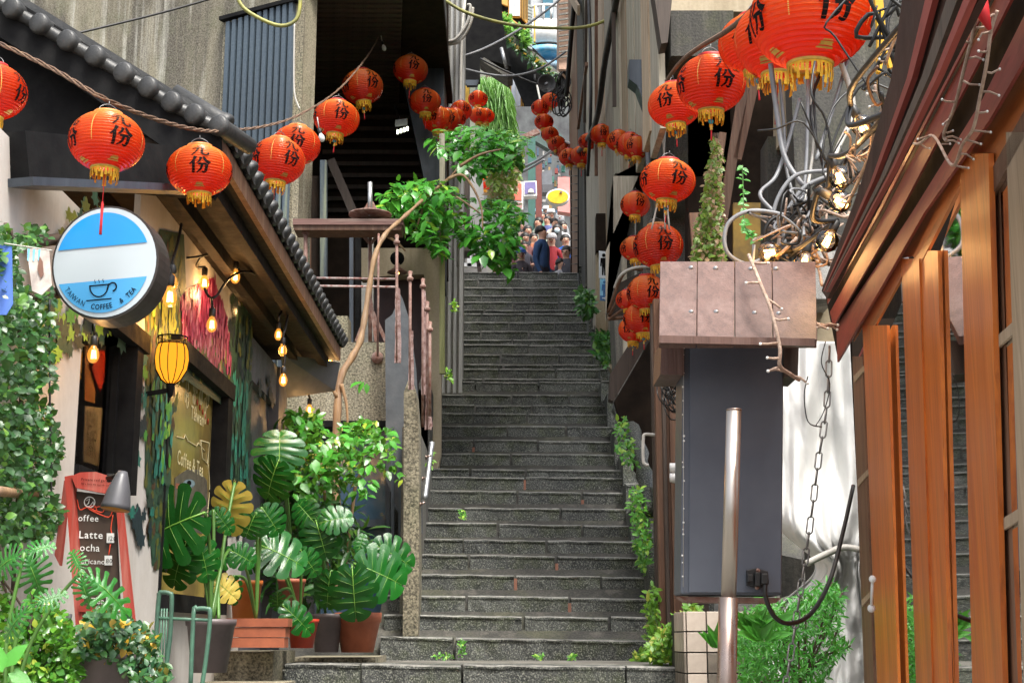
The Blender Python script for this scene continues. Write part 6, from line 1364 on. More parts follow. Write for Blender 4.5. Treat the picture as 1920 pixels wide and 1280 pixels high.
# creeper column
cr=E('creeper_column',P(1340,500,8.6),'yellow green creeper column hanging behind the plank cover','creeper')
pp=polypts([(1338,255),(1350,270),(1352,330),(1352,400),(1358,490),(1300,490),(1302,440),(1315,390),(1325,330)],1900,(8.3,8.75)); leaves('foliage',pp,rdir(len(pp),(0,-.2,-.6)),rnrm(len(pp)),rs.uniform(.025,.05,len(pp)),'leaf_creep',cr,kind='stuff',width=1.2)
b=MB()
for k in range(8): b.tube(catm([P(1342+random.uniform(-4,4),250,8.6),P(1335+random.uniform(-12,12),370,8.6),P(1330+random.uniform(-22,22),500,8.6)],5),.008,5)
b.build('stems','bark_dark',cr)
hv=E('hanging_vine',P(1395,450,8.0),'thin vine with small bright leaves dangling before the dark opening','vine')
q=catm([P(1392,310,8.0),P(1394,370,8.0),P(1396,420,8.0),P(1406,440,8.0),P(1425,452,8.0)],8); b=MB(); b.tube(q,.004,5); b.build('stem','stem',hv)
for i,p in enumerate(q[::1]):
    for s_ in (-1,1): leafobj(p,(s_*random.uniform(.3,1),-.2,random.uniform(-1,.3)),(random.uniform(-.5,.5),-1,random.uniform(0,1)),random.uniform(.02,.05),hv) if random.random()<.6 else None
# ================= RIGHT SHOP FRONT =================
random.seed(31)
shp=E('wooden_shop_front',(1.0,3.5,0),'varnished orange wooden shop front with tall glazed doors','shop')
# facade line in plan: from far point F0 to the near point
F0=P(1600,900,4.55); F1=P(1935,900,2.25)
fdir=V((F1.x-F0.x,F1.y-F0.y,0)).normalized(); fn=V((fdir.y,-fdir.x,0)); 
if fn.x>0: fn=-fn
def FP_(px,py,off=0):      # pixel -> point on the facade plane moved off towards the street
    o=V((F0.x,F0.y,0))+fn*off; d=ray(px,py); t=(o-CAM).xy.to_3d().dot(fn)/V((d.x,d.y,0)).dot(fn); return CAM+d*t
def fpoly(pts_,off,th,name,mat,parent=shp,bevel=0):
    if name not in ('fascia','backing_board'): off=off*.22 if name!='pane' else -.004
    b=MB(); b.prism([FP_(x,y,off) for x,y in pts_],-fn*(th*.16 if name!='pane' else .001)); return b.build(name,mat,parent,bevel=bevel)
def vpost(x0t,x1t,yt,x0b,x1b,off,th,mat='orange_wood',name='door_stile',yb=1320,parent=shp): return fpoly([(x0t,yt),(x1t,yt),(x1b,yb),(x0b,yb)],off,th,name,mat,parent)
d1=E('glazed_door',FP_(1660,1300),parent=shp); d2=E('glazed_door',FP_(1760,1300),parent=shp); d3=E('side_window',FP_(1880,1300),parent=shp)
# far narrow light with muntins
vpost(1598,1617,668,1622,1640,.0,.05,'timber_brown','door_jamb'); 
for y in (705,900,1125): fpoly([(1599+ (y-668)*.035,y),(1620+(y-668)*.035,y-22),(1620+(y-668)*.035,y-12),(1600+(y-668)*.035,y+12)],.015,.03,'muntin','timber_tan')
vpost(1617,1663,610,1646,1685,.045,.045,parent=d1); vpost(1690,1723,485,1719,1749,.05,.05,parent=d1); vpost(1725,1758,470,1751,1780,.03,.05,'orange_wood','door_stile',parent=d2)
fpoly([(1617,612),(1690,484),(1690,520),(1628,634)],.042,.04,'top_rail','orange_wood_h',d1)
vpost(1799,1853,288,1824,1881,.055,.06,parent=d2); fpoly([(1712,480),(1800,300),(1800,348),(1722,502)],.035,.045,'top_rail','orange_wood_h',d2)
vpost(1886,1935,248,1920,1975,.02,.05,'timber_tan','window_stile',parent=d3)
fpoly([(1852,330),(1930,190),(1930,240),(1852,380)],.02,.05,'top_rail','timber_brown',d3)
vpost(1853,1878,340,1881,1912,-.02,.04,'timber_brown','window_stile',parent=d3)
for y0,y1 in ((640,575),(985,940)): fpoly([(1858,y0),(1930,y1),(1930,y1+22),(1860,y0+22)],.015,.03,'muntin','timber_tan',d3)
for par,q in ((d1,[(1660,640),(1694,560),(1745,1320),(1684,1320)]),(d2,[(1755,500),(1800,350),(1860,1320),(1790,1320)]),(d3,[(1874,320),(1940,220),(1960,1320),(1910,1320)])):
    fpoly(q,.005,.004,'pane','glass',par)
fpoly([(1600,690),(1622,640),(1645,1320),(1625,1320)],-.01,.004,'pane','glass')
fpoly([(1600,640),(1617,600),(1689,475),(1732,400),(1800,290),(1930,95),(1930,190),(1852,330),(1800,345),(1712,480),(1690,484),(1617,612)],0.0,.02,'header_board','orange_wood_h')
# header: wine red fascias stepping outwards
def fascia(pts_,off,th,mat,nm): fpoly(pts_,off,th,nm,mat)
fascia([(1568,612),(1570,679),(1689,475),(1732,400),(1855,225),(1930,95),(1930,10),(1840,190),(1709,400)],.030,.04,'redwood','fascia')
fascia([(1556,585),(1562,612),(1683,405),(1870,50),(1905,-20),(1875,-20),(1658,400)],.045,.03,'redwood','fascia')
fascia([(1551,545),(1551,570),(1646,405),(1848,15),(1862,-20),(1840,-20),(1636,398)],.055,.02,'redwood','fascia')
# soffit and roof above
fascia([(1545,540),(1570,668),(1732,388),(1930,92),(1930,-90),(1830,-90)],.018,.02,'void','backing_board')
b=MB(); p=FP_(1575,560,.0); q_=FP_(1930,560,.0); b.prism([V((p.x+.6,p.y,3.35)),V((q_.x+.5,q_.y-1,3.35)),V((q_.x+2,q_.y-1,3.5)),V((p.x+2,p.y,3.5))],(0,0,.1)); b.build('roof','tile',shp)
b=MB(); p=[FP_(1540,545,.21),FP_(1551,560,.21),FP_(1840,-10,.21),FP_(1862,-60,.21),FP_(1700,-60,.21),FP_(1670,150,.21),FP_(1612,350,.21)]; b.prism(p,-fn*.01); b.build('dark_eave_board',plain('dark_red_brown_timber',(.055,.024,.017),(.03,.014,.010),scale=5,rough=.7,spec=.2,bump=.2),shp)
def lerp_(a,c,t): return (a[0]+(c[0]-a[0])*t,a[1]+(c[1]-a[1])*t)
LA=[(1540,545),(1612,350),(1670,150),(1700,-60)]; LB=[(1551,548),(1680,318),(1770,140),(1860,-55)]
for f_,w__,mt_ in ((.30,.10,'redwood'),(.58,.14,'timber_dark'),(.80,.09,'redwood')):
    q=[lerp_(a_,c_,f_) for a_,c_ in zip(LA,LB)]+[lerp_(a_,c_,f_+w__) for a_,c_ in zip(LA[::-1],LB[::-1])]
    b=MB(); b.prism([FP_(x,y,.222) for x,y in q],-fn*.008); b.build('eave_trim',mt_,shp)
# interior
b=MB(); p=[FP_(1590,1300,-.5),FP_(1960,1300,-.9)]; q0=V((p[0].x,p[0].y,0)); q1=V((p[1].x,p[1].y,0))-fdir*-1.5
b.prism([q0,q1,q1-fn*.05,q0-fn*.05],(0,0,4)); b.build('interior_wall','dark_brown',shp)
b=MB(); p=FP_(1600,700,-.02); b.prism([V((p.x,p.y,0)),V((p.x,p.y,0))-fn*1.0,V((p.x,p.y,0))-fn*1.0+fdir*-.05,V((p.x,p.y,0))+fdir*-.05],(0,0,2.62)); b.build('end_wall','void',shp)
b=MB()
for k in range(16):
    z=1.2+k*.12; p=FP_(1660,900,-.48); b.frame_box(V((p.x,p.y,z)),fdir*.5,fn*.01,V((0,0,.004)))
b.build('brick_joints','cable_white',shp)
b=MB(); p=FP_(1720,900,-.35); b.frame_box(V((p.x,p.y,1.2)),fdir*.10,fn*.02,V((0,0,2))); b.build('grey_post','cable_grey',shp)
tg=E('hanging_tassel_charm',FP_(1790,900,-.12),'red tassel charm with small bells hanging inside the door glass','charm')
c=FP_(1800,850,-.12); b=MB(); b.lathe([(.0001,.0),(.012,-.005),(.014,-.05),(.013,-.11),(.0001,-.11)],c,10); b.build('tassel','tassel',tg)
b=MB(); b.ball(c+V((-.02,0,.035)),.012); b.ball(c+V((.01,0,.035)),.009); b.tube([c,c+V((0,0,.3))],.002,4); b.build('bells','galv',tg)
# hook latch
hk=E('hook_latch',FP_(1635,1140,.06),'white metal hook latch on the narrow door','latch')
c0=FP_(1636,1085,.06); c1=FP_(1634,1140,.06); b=MB(); b.tube([c0,c1],.004,6); b.ball(c0,.010); b.ball(c1,.011); b.build('hook','white',hk)
# globe string lights hanging in clusters
sg2=E('globe_bulb_string',P(1600,300,4.2),'string of round clear bulbs tangled along the red fascia','string lights')
gb=[(1777,18,2.55,(-.8,0,.2)),(1617,236,3.5,(-.5,0,1)),(1667,252,3.15,(.1,0,1)),(1575,333,3.9,(-.4,0,1)),(1575,378,3.9,(-.9,0,.5)),(1551,452,4.15,(.5,0,1)),(1443,474,4.5,(1,0,.2)),(1508,494,4.45,(.2,0,1))]
prev=None
for x,y,Y,ax in gb:
    s_=24*Y/FP*(1 if x<1700 else 1.15); t=bulb(x,y,Y,s_*.95,sg2,True,True,ax,'bulbglass',big=True)
    if prev is not None:
        b=MB(); b.tube(catm([prev,(prev+t)/2+V((random.uniform(-.05,.05),.04,-.03)),t],6),.008,6); b.build('cable','cable_black',sg2)
    prev=t; plight(P(x,y,Y)+V((-.03,-.04,-.05)),.5)
b=MB()
for k in range(26):
    a=P(random.uniform(1540,1600),random.uniform(300,400),4.0) if k<13 else P(random.uniform(1630,1700),random.uniform(20,200),3.1)
    pts_=[a]
    for j in range(3): pts_.append(pts_[-1]+V((random.uniform(-.09,.12),random.uniform(-.05,.05),random.uniform(-.06,.16))))
    b.tube(catm(pts_,4),random.uniform(.0025,.006),5)
b.build('cable_knot','cable_black',sg2)['kind']='stuff'
b=MB()
for k in range(34):
    t=random.random(); x0=1590+150*t+random.uniform(-12,30); y0=360-340*t; Y0=3.7-1.15*t; pts_=[P(x0,y0,Y0)]
    for j in range(3): x0+=random.uniform(-22,26); y0-=random.uniform(-15,45); pts_.append(P(x0,y0,Y0-.06*j))
    b.k=k%3; b.tube(catm(pts_,4),random.uniform(.002,.0042),5)
b.build('tangled_cords',['cable_black','twig','timber_brown'],sg2)['kind']='stuff'
# twig like fairy light wires
def fairy(pts_,lab,tw=8,r_=.0055):
    ks_=min(1,(pts_[0][2]/3.8)); r_*=ks_
    q=catm([P(*p) for p in pts_],8); e=E('fairy_light_wire',q[-1],lab,'string lights'); b=MB(); b.tube(q,r_,6)
    b.build('wire','twig',e); b=MB(); b.k=0; tips=[]
    for i in range(3,len(q)-1,max(2,len(q)//tw)):
        d=V((random.choice([-1,1])*random.uniform(.4,1),-.2,random.uniform(-.5,.1))).normalized()*random.uniform(.025,.055)*ks_; b.tube([q[i],q[i]+d*.5+V((random.uniform(-.006,.006),0,random.uniform(-.006,.006))),q[i]+d],[.004*ks_,.0035*ks_,.003*ks_],5); tips.append(q[i]+d)
    b.build('twiglets','twig',e)['kind']='stuff'
    b=MB()
    for t in tips: b.ball(t,.0045*ks_,6,4)
    b.build('tiny_bulbs','frost',e)['kind']='stuff'
fairy([(1404,478,3.9),(1425,530,3.75),(1445,580,3.68),(1462,650,3.64),(1462,685,3.64),(1480,700,3.7),(1498,712,3.75)],'bark coloured fairy wire dangling over the plank cover',9)
fairy([(1470,520,4.2),(1500,560,4.1),(1520,600,4.0),(1545,610,4.0),(1560,608,4.0)],'fairy wire branch at the right end of the plank cover',8)
fairy([(1830,10,2.1),(1825,60,2.15),(1810,120,2.2),(1790,200,2.3),(1770,250,2.4),(1775,265,2.4)],'left twig wire hanging before the red fascia',9)
fairy([(1870,20,2.0),(1858,60,2.02),(1850,120,2.05),(1838,180,2.1),(1825,240,2.15),(1805,270,2.25),(1785,310,2.35),(1750,255,2.55),(1720,270,2.7),(1680,262,3.0),(1660,275,3.1)],'right twig wire sweeping down to the round bulbs',16)
fairy([(1640,160,3.3),(1655,200,3.3),(1640,240,3.35),(1630,290,3.5),(1605,350,3.7),(1590,380,3.8)],'twig wire twisting between the round bulbs',10)
fairy([(1720,0,2.7),(1690,50,2.9),(1675,80,3.0),(1660,120,3.1)],'short twig wire at the top beside the yellow strap',5)
tag(MB().tube(catm([P(1515,705,3.9),P(1508,740,3.9),P(1515,790,3.9),P(1540,800,3.95)],5),.002,4).build('thin_wire','cable_black'),'thin black wire curling below the right end of the plank cover','cable')
b=MB(); b.tube(catm([P(1548,640,4.45),P(1540,680,4.45),P(1556,720,4.45),P(1545,770,4.45),P(1530,797,4.4)],5),.002,4); tag(b.build('thin_wire','cable_black'),'thin black fairy wire looping before the white tarpaulin','cable')
ys=MB(); ys.pxprism([(1640,-10),(1655,-10),(1662,70),(1674,126),(1668,128),(1660,95),(1652,136),(1645,134),(1646,60)],4.1,.02); tag(ys.build('yellow_strap','fringe'),'yellow cloth strap hanging right of the biggest lantern','strap')
tag(MB().tube([P(1833,-10,2.0),P(1840,20,2.0),P(1856,56,2.0)],[.013,.012,.003],10).build('red_tassel_tip','tassel'),'red tassel tip hanging in from the top right','tassel')
# ================= FAR STREET =================
far=E('dark_far_house',(1,45,10),'black far house with yellow framed windows and mossy roof edge','house')
Yf=42
def fp(pts_,name,mat,par,Y=Yf,d=.3): b=MB(); b.pxprism(pts_,Y,d); return b.build(name,mat,par)
fp([(925,-60),(990,-60),(990,80),(1060,150),(1062,300),(925,300)],'wall','black_paint',far,Yf,4)
m['yellowwood']=plain('yellow_painted_wood',(.62,.34,.06),(.5,.27,.05),rough=.5); m['curtain']=plain('pale_curtain',(.62,.66,.74),(.5,.54,.62),scale=3,rough=.7); m['siding']=plain('grey_green_siding',(.34,.38,.36),rough=.7)
def window(x0,y0,x1,y1,x2):
    w_=E('window',P(x0,y1,Yf),parent=far); fp([(x0,y0),(x1,y0),(x1,y1),(x0,y1)],'frame','yellowwood',w_,Yf-.1,.08); fp([(x0+2,y0+2),(x1-3,y0+2),(x1-3,y1-3),(x0+2,y1-3)],'pane','curtain',w_,Yf-.14,.03)
    fp([((x0+x1)/2-.6,y0+2),((x0+x1)/2+.6,y0+2),((x0+x1)/2+.6,y1-3),((x0+x1)/2-.6,y1-3)],'glazing_bar','white',w_,Yf-.17,.02)
    fp([(x1+1,y0-4),(x2,y0-2),(x2,y1+12),(x1+1,y1+2)],'shutter','yellowwood',w_,Yf-.2,.1)
    for k in range(3): fp([(x1+3+k*3,y0),(x1+4+k*3,y0),(x1+4+k*3,y1+4),(x1+3+k*3,y1+2)],'shutter_groove','dark_brown',w_,Yf-.23,.02)
window(953,-20,978,33,989); window(957,128,979,202,990); fp([(938,-20),(952,-20),(952,12),(938,6)],'shutter','yellowwood',far,Yf-.2,.1)
for k in range(16): fp([(990,8+k*6),(998,11+k*6),(998,15+k*6),(990,12+k*6)],'siding_board','siding',far,Yf-.1-k*.01,.06)
for k in range(12): fp([(990,150+k*6),(1000,153+k*6),(1000,157+k*6),(990,154+k*6)],'siding_board','siding',far,Yf-.1-k*.01,.06)
fp([(936,18),(990,58),(990,61),(936,21)],'eave','yellowwood',far,Yf-.3,.2); fp([(952,196),(990,222),(990,226),(952,200)],'eave','yellowwood',far,Yf-.3,.2)
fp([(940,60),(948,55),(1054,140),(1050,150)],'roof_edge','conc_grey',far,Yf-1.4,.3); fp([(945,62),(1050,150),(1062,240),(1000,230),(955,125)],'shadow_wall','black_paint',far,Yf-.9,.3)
fp([(1001,10),(1004,10),(1004,78),(1001,78)],'pole','yellowwood',far,Yf-1.2,.1)
for poly,mt,n in (([(940,20),(955,35),(960,60),(948,58),(941,40)],'leaf_weep',120),([(970,50),(985,55),(997,75),(990,88),(975,78)],'leaf_weep',150),([(944,62),(1045,142),(1040,158),(950,80)],'leaf_shrub',260),([(970,215),(995,222),(996,245),(972,243)],'leaf_weep',150)):
    pp=polypts(poly,n,(Yf-1.7,Yf-1.4)); leaves('roof_plants',pp,rdir(len(pp)),rnrm(len(pp)),rs.uniform(.12,.25,len(pp)),mt,far,kind='stuff')
wh=E('white_balcony_house',(3,52,14),'pale house with a round white balcony and blue awning beneath','house'); Yw=50
fp([(995,-60),(1048,-60),(1062,300),(995,300)],'wall',plain('pale_wall',(.5,.52,.54),(.42,.44,.46),rough=.8),wh,Yw,5)
fp([(1018,-40),(1037,-40),(1037,46),(1018,46)],'blue_shutter',plain('teal_blue',(.02,.14,.22),rough=.5),wh,Yw-.2,.1)
b=MB(); c=P(1025,72,Yw); r_=1.0; b.lathe([(r_,-.55),(r_,.35),(r_*.96,.35),(r_*.96,-.55)],c,28); b.build('balcony_drum','white',wh)
for k in range(12):
    a=math.pi+k*math.pi/11; b=MB(); b.tube([c+V((r_*math.cos(a),r_*math.sin(a),.35)),c+V((r_*math.cos(a),r_*math.sin(a),.85))],.05,5); b.build('baluster','white',wh)
b=MB(); b.tube([c+V((r_*math.cos(a),r_*math.sin(a),.88)) for a in [math.pi+i*math.pi/14 for i in range(15)]],.06,6); b.build('balcony_rail','white',wh)
b=MB(); b.lathe([(r_*1.25,-1.0),(r_*1.15,-.75),(r_*.9,-.62),(.0001,-.60)],c,28); b.build('awning',plain('sky_blue_canvas',(.03,.35,.60),(.5,.6,.68),scale=1.5,rough=.6),wh)
b=MB(); b.lathe([(r_*1.45,-1.7),(r_*1.25,-1.4),(r_*.9,-1.3),(.0001,-1.28)],c,28); b.build('lower_awning',plain('blue_white_canvas',(.45,.55,.62),(.03,.3,.5),scale=2,rough=.6),wh)
bh=E('brick_far_house',(5,48,12),'narrow peach brick house between balcony and timber wall','house')
fp([(1048,-60),(1075,-60),(1075,130),(1048,130)],'wall',plain('peach_brick',(.5,.33,.24),(.4,.25,.18),scale=2,rough=.8),bh,46,2)
for k in range(12): fp([(1048,-4+k*10),(1075,-8+k*10),(1075,-5+k*10),(1048,-1+k*10)],'floor_band','conc_grey',bh,45.9,.05)
# weeping plants and bright bush
wp=E('weeping_plant',P(935,330,27),'bright weeping grass curtain hanging left of the far windows','plant')
pp=polypts([(900,142),(935,140),(955,165),(962,225),(975,260),(940,245),(905,235),(898,190)],3000,(26,27.5)); leaves('fronds',pp,rdir(len(pp),(.1,-.2,-1.6),.5),rnrm(len(pp)),rs.uniform(.25,.55,len(pp)),'leaf_weep',wp,kind='stuff',width=.14)
b=MB(); b.tube([P(915,142,27),P(914,235,27)],.05,6); b.build('stem','bark_dark',wp)
wb=E('yellow_green_bush',P(945,395,27),'yellow green flowering bush beside the red and white sign','bush')
pp=polypts([(915,300),(965,280),(985,300),(968,340),(958,390),(925,395),(915,340)],1100,(26.5,28),1.2,-.3); leaves('foliage',pp,rdir(len(pp)),rnrm(len(pp)),rs.uniform(.08,.2,len(pp)),'leaf_creep',wb,kind='stuff')
# street things
st=[('red_panel_sign',[(958,341),(981,341),(981,393),(958,391)],30,plain('white_frame_paint',(.7,.7,.68)),'tall red panel sign in a white frame','sign',[([(960,344),(978,344),(978,376),(960,374)],plain('coral_red_print',(.75,.16,.10),vary=0)),([(961,379),(979,380),(979,390),(961,389)],plain('mottled_print',(.5,.3,.25),(.2,.1,.1),scale=30,vary=0))]),
('purple_sign',[(982,340),(1006,339),(1007,367),(982,368)],30.2,'white','purple square sign with a pale animal outline','sign',[([(984,342),(1004,341),(1005,362),(984,364)],plain('purple_print',(.20,.17,.38),vary=0)),([(990,361),(991,356),(995,353),(1000,355),(1001,361)],plain('cream_print',(.7,.66,.55),vary=0))]),
('grey_box_sign',[(1016,322),(1035,318),(1036,362),(1017,362)],31,plain('grey_box_paint',(.16,.17,.19)),'grey rectangular box sign beside the lanterns','sign',[([(1017,346),(1036,346),(1036,361),(1017,361)],plain('dark_grey_side',(.09,.09,.10)))]),
]
for nm,out,Y,mt,l_,cat,prints in st:
    e=E(nm,P(out[0][0],out[2][1],Y),l_,cat); fp(out,'panel',mt,e,Y,.25)
    for k,(q,mm) in enumerate(prints): fp(q,'print',mm,e,Y-.02-.02*k,.01)
e=E('yellow_oval_sign',P(1045,383,29),'yellow oval sign with a white rim over the crowd','sign')
b=MB(); b.prism([P(1046+22*math.cos(a),369+15*math.sin(a),29) for a in [i*math.pi/14 for i in range(28)]],(0,.15,0)); b.build('rim','white',e)
b=MB(); b.prism([P(1046+19.5*math.cos(a),369+12.5*math.sin(a),28.97) for a in [i*math.pi/14 for i in range(28)]],(0,.02,0)); b.build('face',plain('yellow_print',(.85,.55,.01),vary=0),e)
b=MB(); b.prism([P(1052+2.6*math.cos(a),360+1.8*math.sin(a),28.94) for a in [i*math.pi/5 for i in range(10)]],(0,.02,0)); b.build('emblem','rust',e)
for q,Y,mt,nm,l_,cat in (([(1046,332),(1075,332),(1075,400),(1046,396)],33,plain('pink_paint',(.65,.22,.2),(.7,.35,.32),scale=2),'pink_shop_board','pink shop board behind the yellow oval sign','board'),
 ([(984,368),(990,368),(990,480),(984,480)],30.5,'galv','grey_street_post','thin grey post under the purple sign','post'),
 ([(990,260),(1004,255),(1003,480),(991,480)],32.5,plain('green_paint_post',(.05,.16,.13)),'green_shop_post','green shop post behind the purple sign','post'),
 ([(1005,300),(1016,300),(1016,480),(1005,480)],33.5,plain('dark_red_post',(.16,.04,.03)),'dark_red_post','dark red post behind the crowd','post')):
    e=E(nm,P(q[3][0],q[3][1],Y),l_,cat); fp(q,'panel',mt,e,Y,.3)
e=E('cluttered_shop_front',P(1020,430,36),'shadowy shop front cluttered with goods behind the crowd','shop')
fp([(900,200),(1085,200),(1085,560),(900,560)],'wall',plain('mottled_shop_wall',(.12,.13,.13),(.05,.05,.055),scale=2,rough=.8),e,40,1)
random.seed(44); cl_=[(.3,.05,.04),(.5,.48,.45),(.05,.12,.2),(.35,.22,.08),(.1,.1,.1),(.05,.2,.15)]
gm=[plain('shop_goods_%d'%i,c_) for i,c_ in enumerate(cl_)]
for k in range(70):
    x,y=random.uniform(990,1068),random.uniform(255,400); w_,h_=random.uniform(2,7),random.uniform(4,14); fp([(x,y),(x+w_,y),(x+w_,y+h_),(x,y+h_)],'hanging_goods',random.choice(gm),e,38+random.uniform(0,1.5),.1)
fp([(1000,262),(1040,236),(1060,262),(1060,292),(1030,280)],'awning',plain('dark_green_awning',(.06,.10,.09)),e,34,.3)
b=MB(); b.beam(P(975,262,30),P(1010,246,30),.12,.12); b.build('rusty_beam','rust',e)
# low wall and railing seen left at the stair top
e=E('grey_side_building',P(875,505,28),'pale grey house base with a low ledge left of the crowd','house')
fp([(846,330),(905,330),(915,520),(846,520)],'wall',plain('pale_side_wall',(.30,.29,.28),(.2,.2,.19),scale=1.5),e,29,.5)
for q,mt in (([(856,440),(872,440),(872,492),(856,492)],'conc_dark'),([(876,420),(884,430),(884,500),(876,500)],'white'),([(856,492),(900,494),(900,500),(856,499)],'white'),([(888,450),(894,450),(905,520),(897,520)],'timber_dark')): fp(q,'panel',mt,e,28.6,.15)
e=E('flower_pot',P(930,515,26),'tiny terracotta pot at the head of the stairs','pot'); pot(e,930,500,512,14,26,'terracotta')
pp=polypts([(925,485),(950,480),(960,508),(935,512)],160,(25.5,26.2)); tag(leaves('low_plant',pp,rdir(len(pp)),rnrm(len(pp)),rs.uniform(.06,.12,len(pp)),'leaf_bush',None),'low leafy plant at the head of the stairs','plant')
# far backdrop hill
b=MB(); b.pxprism([(-400,-400),(2300,-400),(2300,520),(-400,520)],95,1); o=b.build('hill',plain('far_green_hill',(.10,.13,.08),(.2,.2,.17),scale=.4,rough=.9)); o['kind']='structure'
# ================= PEOPLE =================
skin_m=[plain('skin_tone_a',(.55,.30,.20),rough=.5),plain('skin_tone_b',(.45,.23,.15),rough=.5)]
hairm=plain('black_hair',(.015,.012,.010),rough=.5)
cm={}
def cloth(c_):
    k=tuple(c_); 
    if k not in cm: cm[k]=plain('cloth_%d'%len(cm),k,tuple(x*.7 for x in k),scale=6,rough=.8,bump=.2)
    return cm[k]
def person(px,py,h,yaw,top,bot,lab,hair='short',arm='down',hat=None,mask=False,scale_h=None,long=False,Yfix=None):
    d=ray(px,py); lo,hi=22,70; Y=None
    if Yfix: Y=Yfix
    else:
        for i in range(4000):
            yy=25.3+i*.01
            if 1.6+d.z/d.y*yy <= sfloor(yy)+h: Y=yy; break
        if Y is None: Y=30
    top_p=P(px,py,Y); gz=top_p.z-h; k=h/1.7
    e=E('person',(top_p.x,Y,gz),lab,'person')
    J={'pel':(0,0,.92),'che':(0,.0,1.22),'nk':(0,.0,1.42),'nk2':(0,-.01,1.50),'hd':(0,-.015,1.60),'ht':(0,-.0,1.67),
       'hl':(-.10,0,.88),'kl':(-.11,-.02,.48),'al':(-.11,.02,.08),'tl':(-.12,-.14,.03),'hr':(.10,0,.88),'kr':(.11,-.05,.48),'ar':(.12,.03,.08),'tr':(.13,-.13,.03),
       'sl':(-.17,0,1.36),'sr':(.17,0,1.36),'el':(-.22,.02,1.08),'er':(.22,.02,1.08),'wl':(-.21,-.08,.84),'wr':(.21,-.08,.84),'fl':(-.20,-.11,.76),'fr':(.20,-.11,.76)}
    if arm=='phone': J.update(el=(-.24,-.12,1.12),wl=(-.10,-.32,1.30),fl=(-.07,-.36,1.37),er=(.24,-.12,1.12),wr=(.08,-.32,1.30),fr=(.05,-.36,1.37))
    if arm=='raised': J.update(er=(.30,-.05,1.50),wr=(.16,-.10,1.66),fr=(.10,-.12,1.70))
    if arm=='raisedl': J.update(el=(-.30,-.05,1.50),wl=(-.16,-.10,1.66),fl=(-.10,-.12,1.70))
    if arm=='waist': J.update(el=(-.28,-.04,1.10),wl=(-.12,-.20,1.02),fl=(-.06,-.22,1.0),er=(.28,-.04,1.10),wr=(.12,-.20,1.02),fr=(.06,-.22,1.0))
    rad={'pel':.145,'che':.155,'nk':.085,'nk2':.058,'hd':.098,'ht':.078,'hl':.09,'kl':.062,'al':.045,'tl':.04,'hr':.09,'kr':.062,'ar':.045,'tr':.04,'sl':.075,'sr':.075,'el':.052,'er':.052,'wl':.036,'wr':.036,'fl':.034,'fr':.034}
    ks=list(J); idx={a:i for i,a in enumerate(ks)}
    Ed=[('pel','che'),('che','nk'),('nk','nk2'),('nk2','hd'),('hd','ht'),('pel','hl'),('hl','kl'),('kl','al'),('al','tl'),('pel','hr'),('hr','kr'),('kr','ar'),('ar','tr'),('nk','sl'),('sl','el'),('el','wl'),('wl','fl'),('nk','sr'),('sr','er'),('er','wr'),('wr','fr')]
    me=bpy.data.meshes.new('b'); me.from_pydata([tuple(c*k for c in J[a]) for a in ks],[(idx[a],idx[c]) for a,c in Ed],[]); ob=bpy.data.objects.new('b',me); COL.objects.link(ob)
    ob.modifiers.new('s','SKIN'); sv=me.skin_vertices[0].data
    for a in ks: sv[idx[a]].radius=(rad[a]*k*(1.1 if a in('che','pel') else 1),rad[a]*k*(.78 if a in('che','pel') else 1))
    sv[0].use_root=True; sm=ob.modifiers.new('u','SUBSURF'); sm.levels=1; sm.render_levels=1
    dg=bpy.context.evaluated_depsgraph_get(); m2=bpy.data.meshes.new_from_object(ob.evaluated_get(dg)); bpy.data.objects.remove(ob); m2.name='body'
    m2.materials.clear()
    for q in (skin_m[hash(lab)%1],cloth(top),cloth(bot),m['black_paint']): m2.materials.append(q)
    seg_mat={}
    P3={a:V(J[a])*k for a in ks}
    def matof(c):
        best=9;bm=1
        for a,c2 in Ed:
            A_,B_=P3[a],P3[c2]; t=max(0,min(1,(c-A_).dot(B_-A_)/(B_-A_).length_squared)); dd=(c-(A_+(B_-A_)*t)).length-(rad[a]*(1-t)+rad[c2]*t)*k
            if dd<best: best=dd; bm=0 if (a in('nk2','hd') or (a=='nk' and c2=='nk2' and t>.45) or (a in('wl','wr'))) else (3 if a in('al','ar') else (2 if a in('hl','hr','kl','kr') or c2 in('hl','hr') or (a=='pel' and t<.15) else 1))
        return bm
    for p_ in m2.polygons: p_.material_index=matof(p_.center); p_.use_smooth=True
    bo=bpy.data.objects.new('body',m2); COL.objects.link(bo); bo.parent=e; e.rotation_euler=(0,0,R(yaw)); 
    HC=V((0,-.005,1.605))*k
    def hb(fn,nm,mt): b=MB(); fn(b); o=b.build(nm,mt,org=(0,0,0)); o.parent=e; o.location=(0,0,0)
    def face(b):
        b.k=0
        for s in (-1,1): b.ball(HC+V((s*.036,-.094,.0))*k,.011*k,6,4)
        b.k=1; b.tube([HC+V((-.03,-.098,-.052))*k,HC+V((.03,-.098,-.052))*k],.006*k,5)
    hb(face,'eyes_and_mouth',['ink','ring_red'])
    hb(lambda b:b.ball(HC+V((0,-.105,-.018))*k,.017*k,6,4),'nose',skin_m[0])
    if hat is None or hair=='long':
        def hr_(b):
            b.lathe([(.108*k*math.cos(t),.112*k*math.sin(t)) for t in [i*math.pi/2/5-.25 for i in range(6)]]+[(.0001,.118*k)],HC+V((0,.034,.042))*k,14)
            if hair=='long': b.lathe([(.10*k,-.30*k),(.12*k,-.2*k),(.112*k,0)],HC+V((0,.045,.02))*k,12)
        hb(hr_,'hair',hairm)
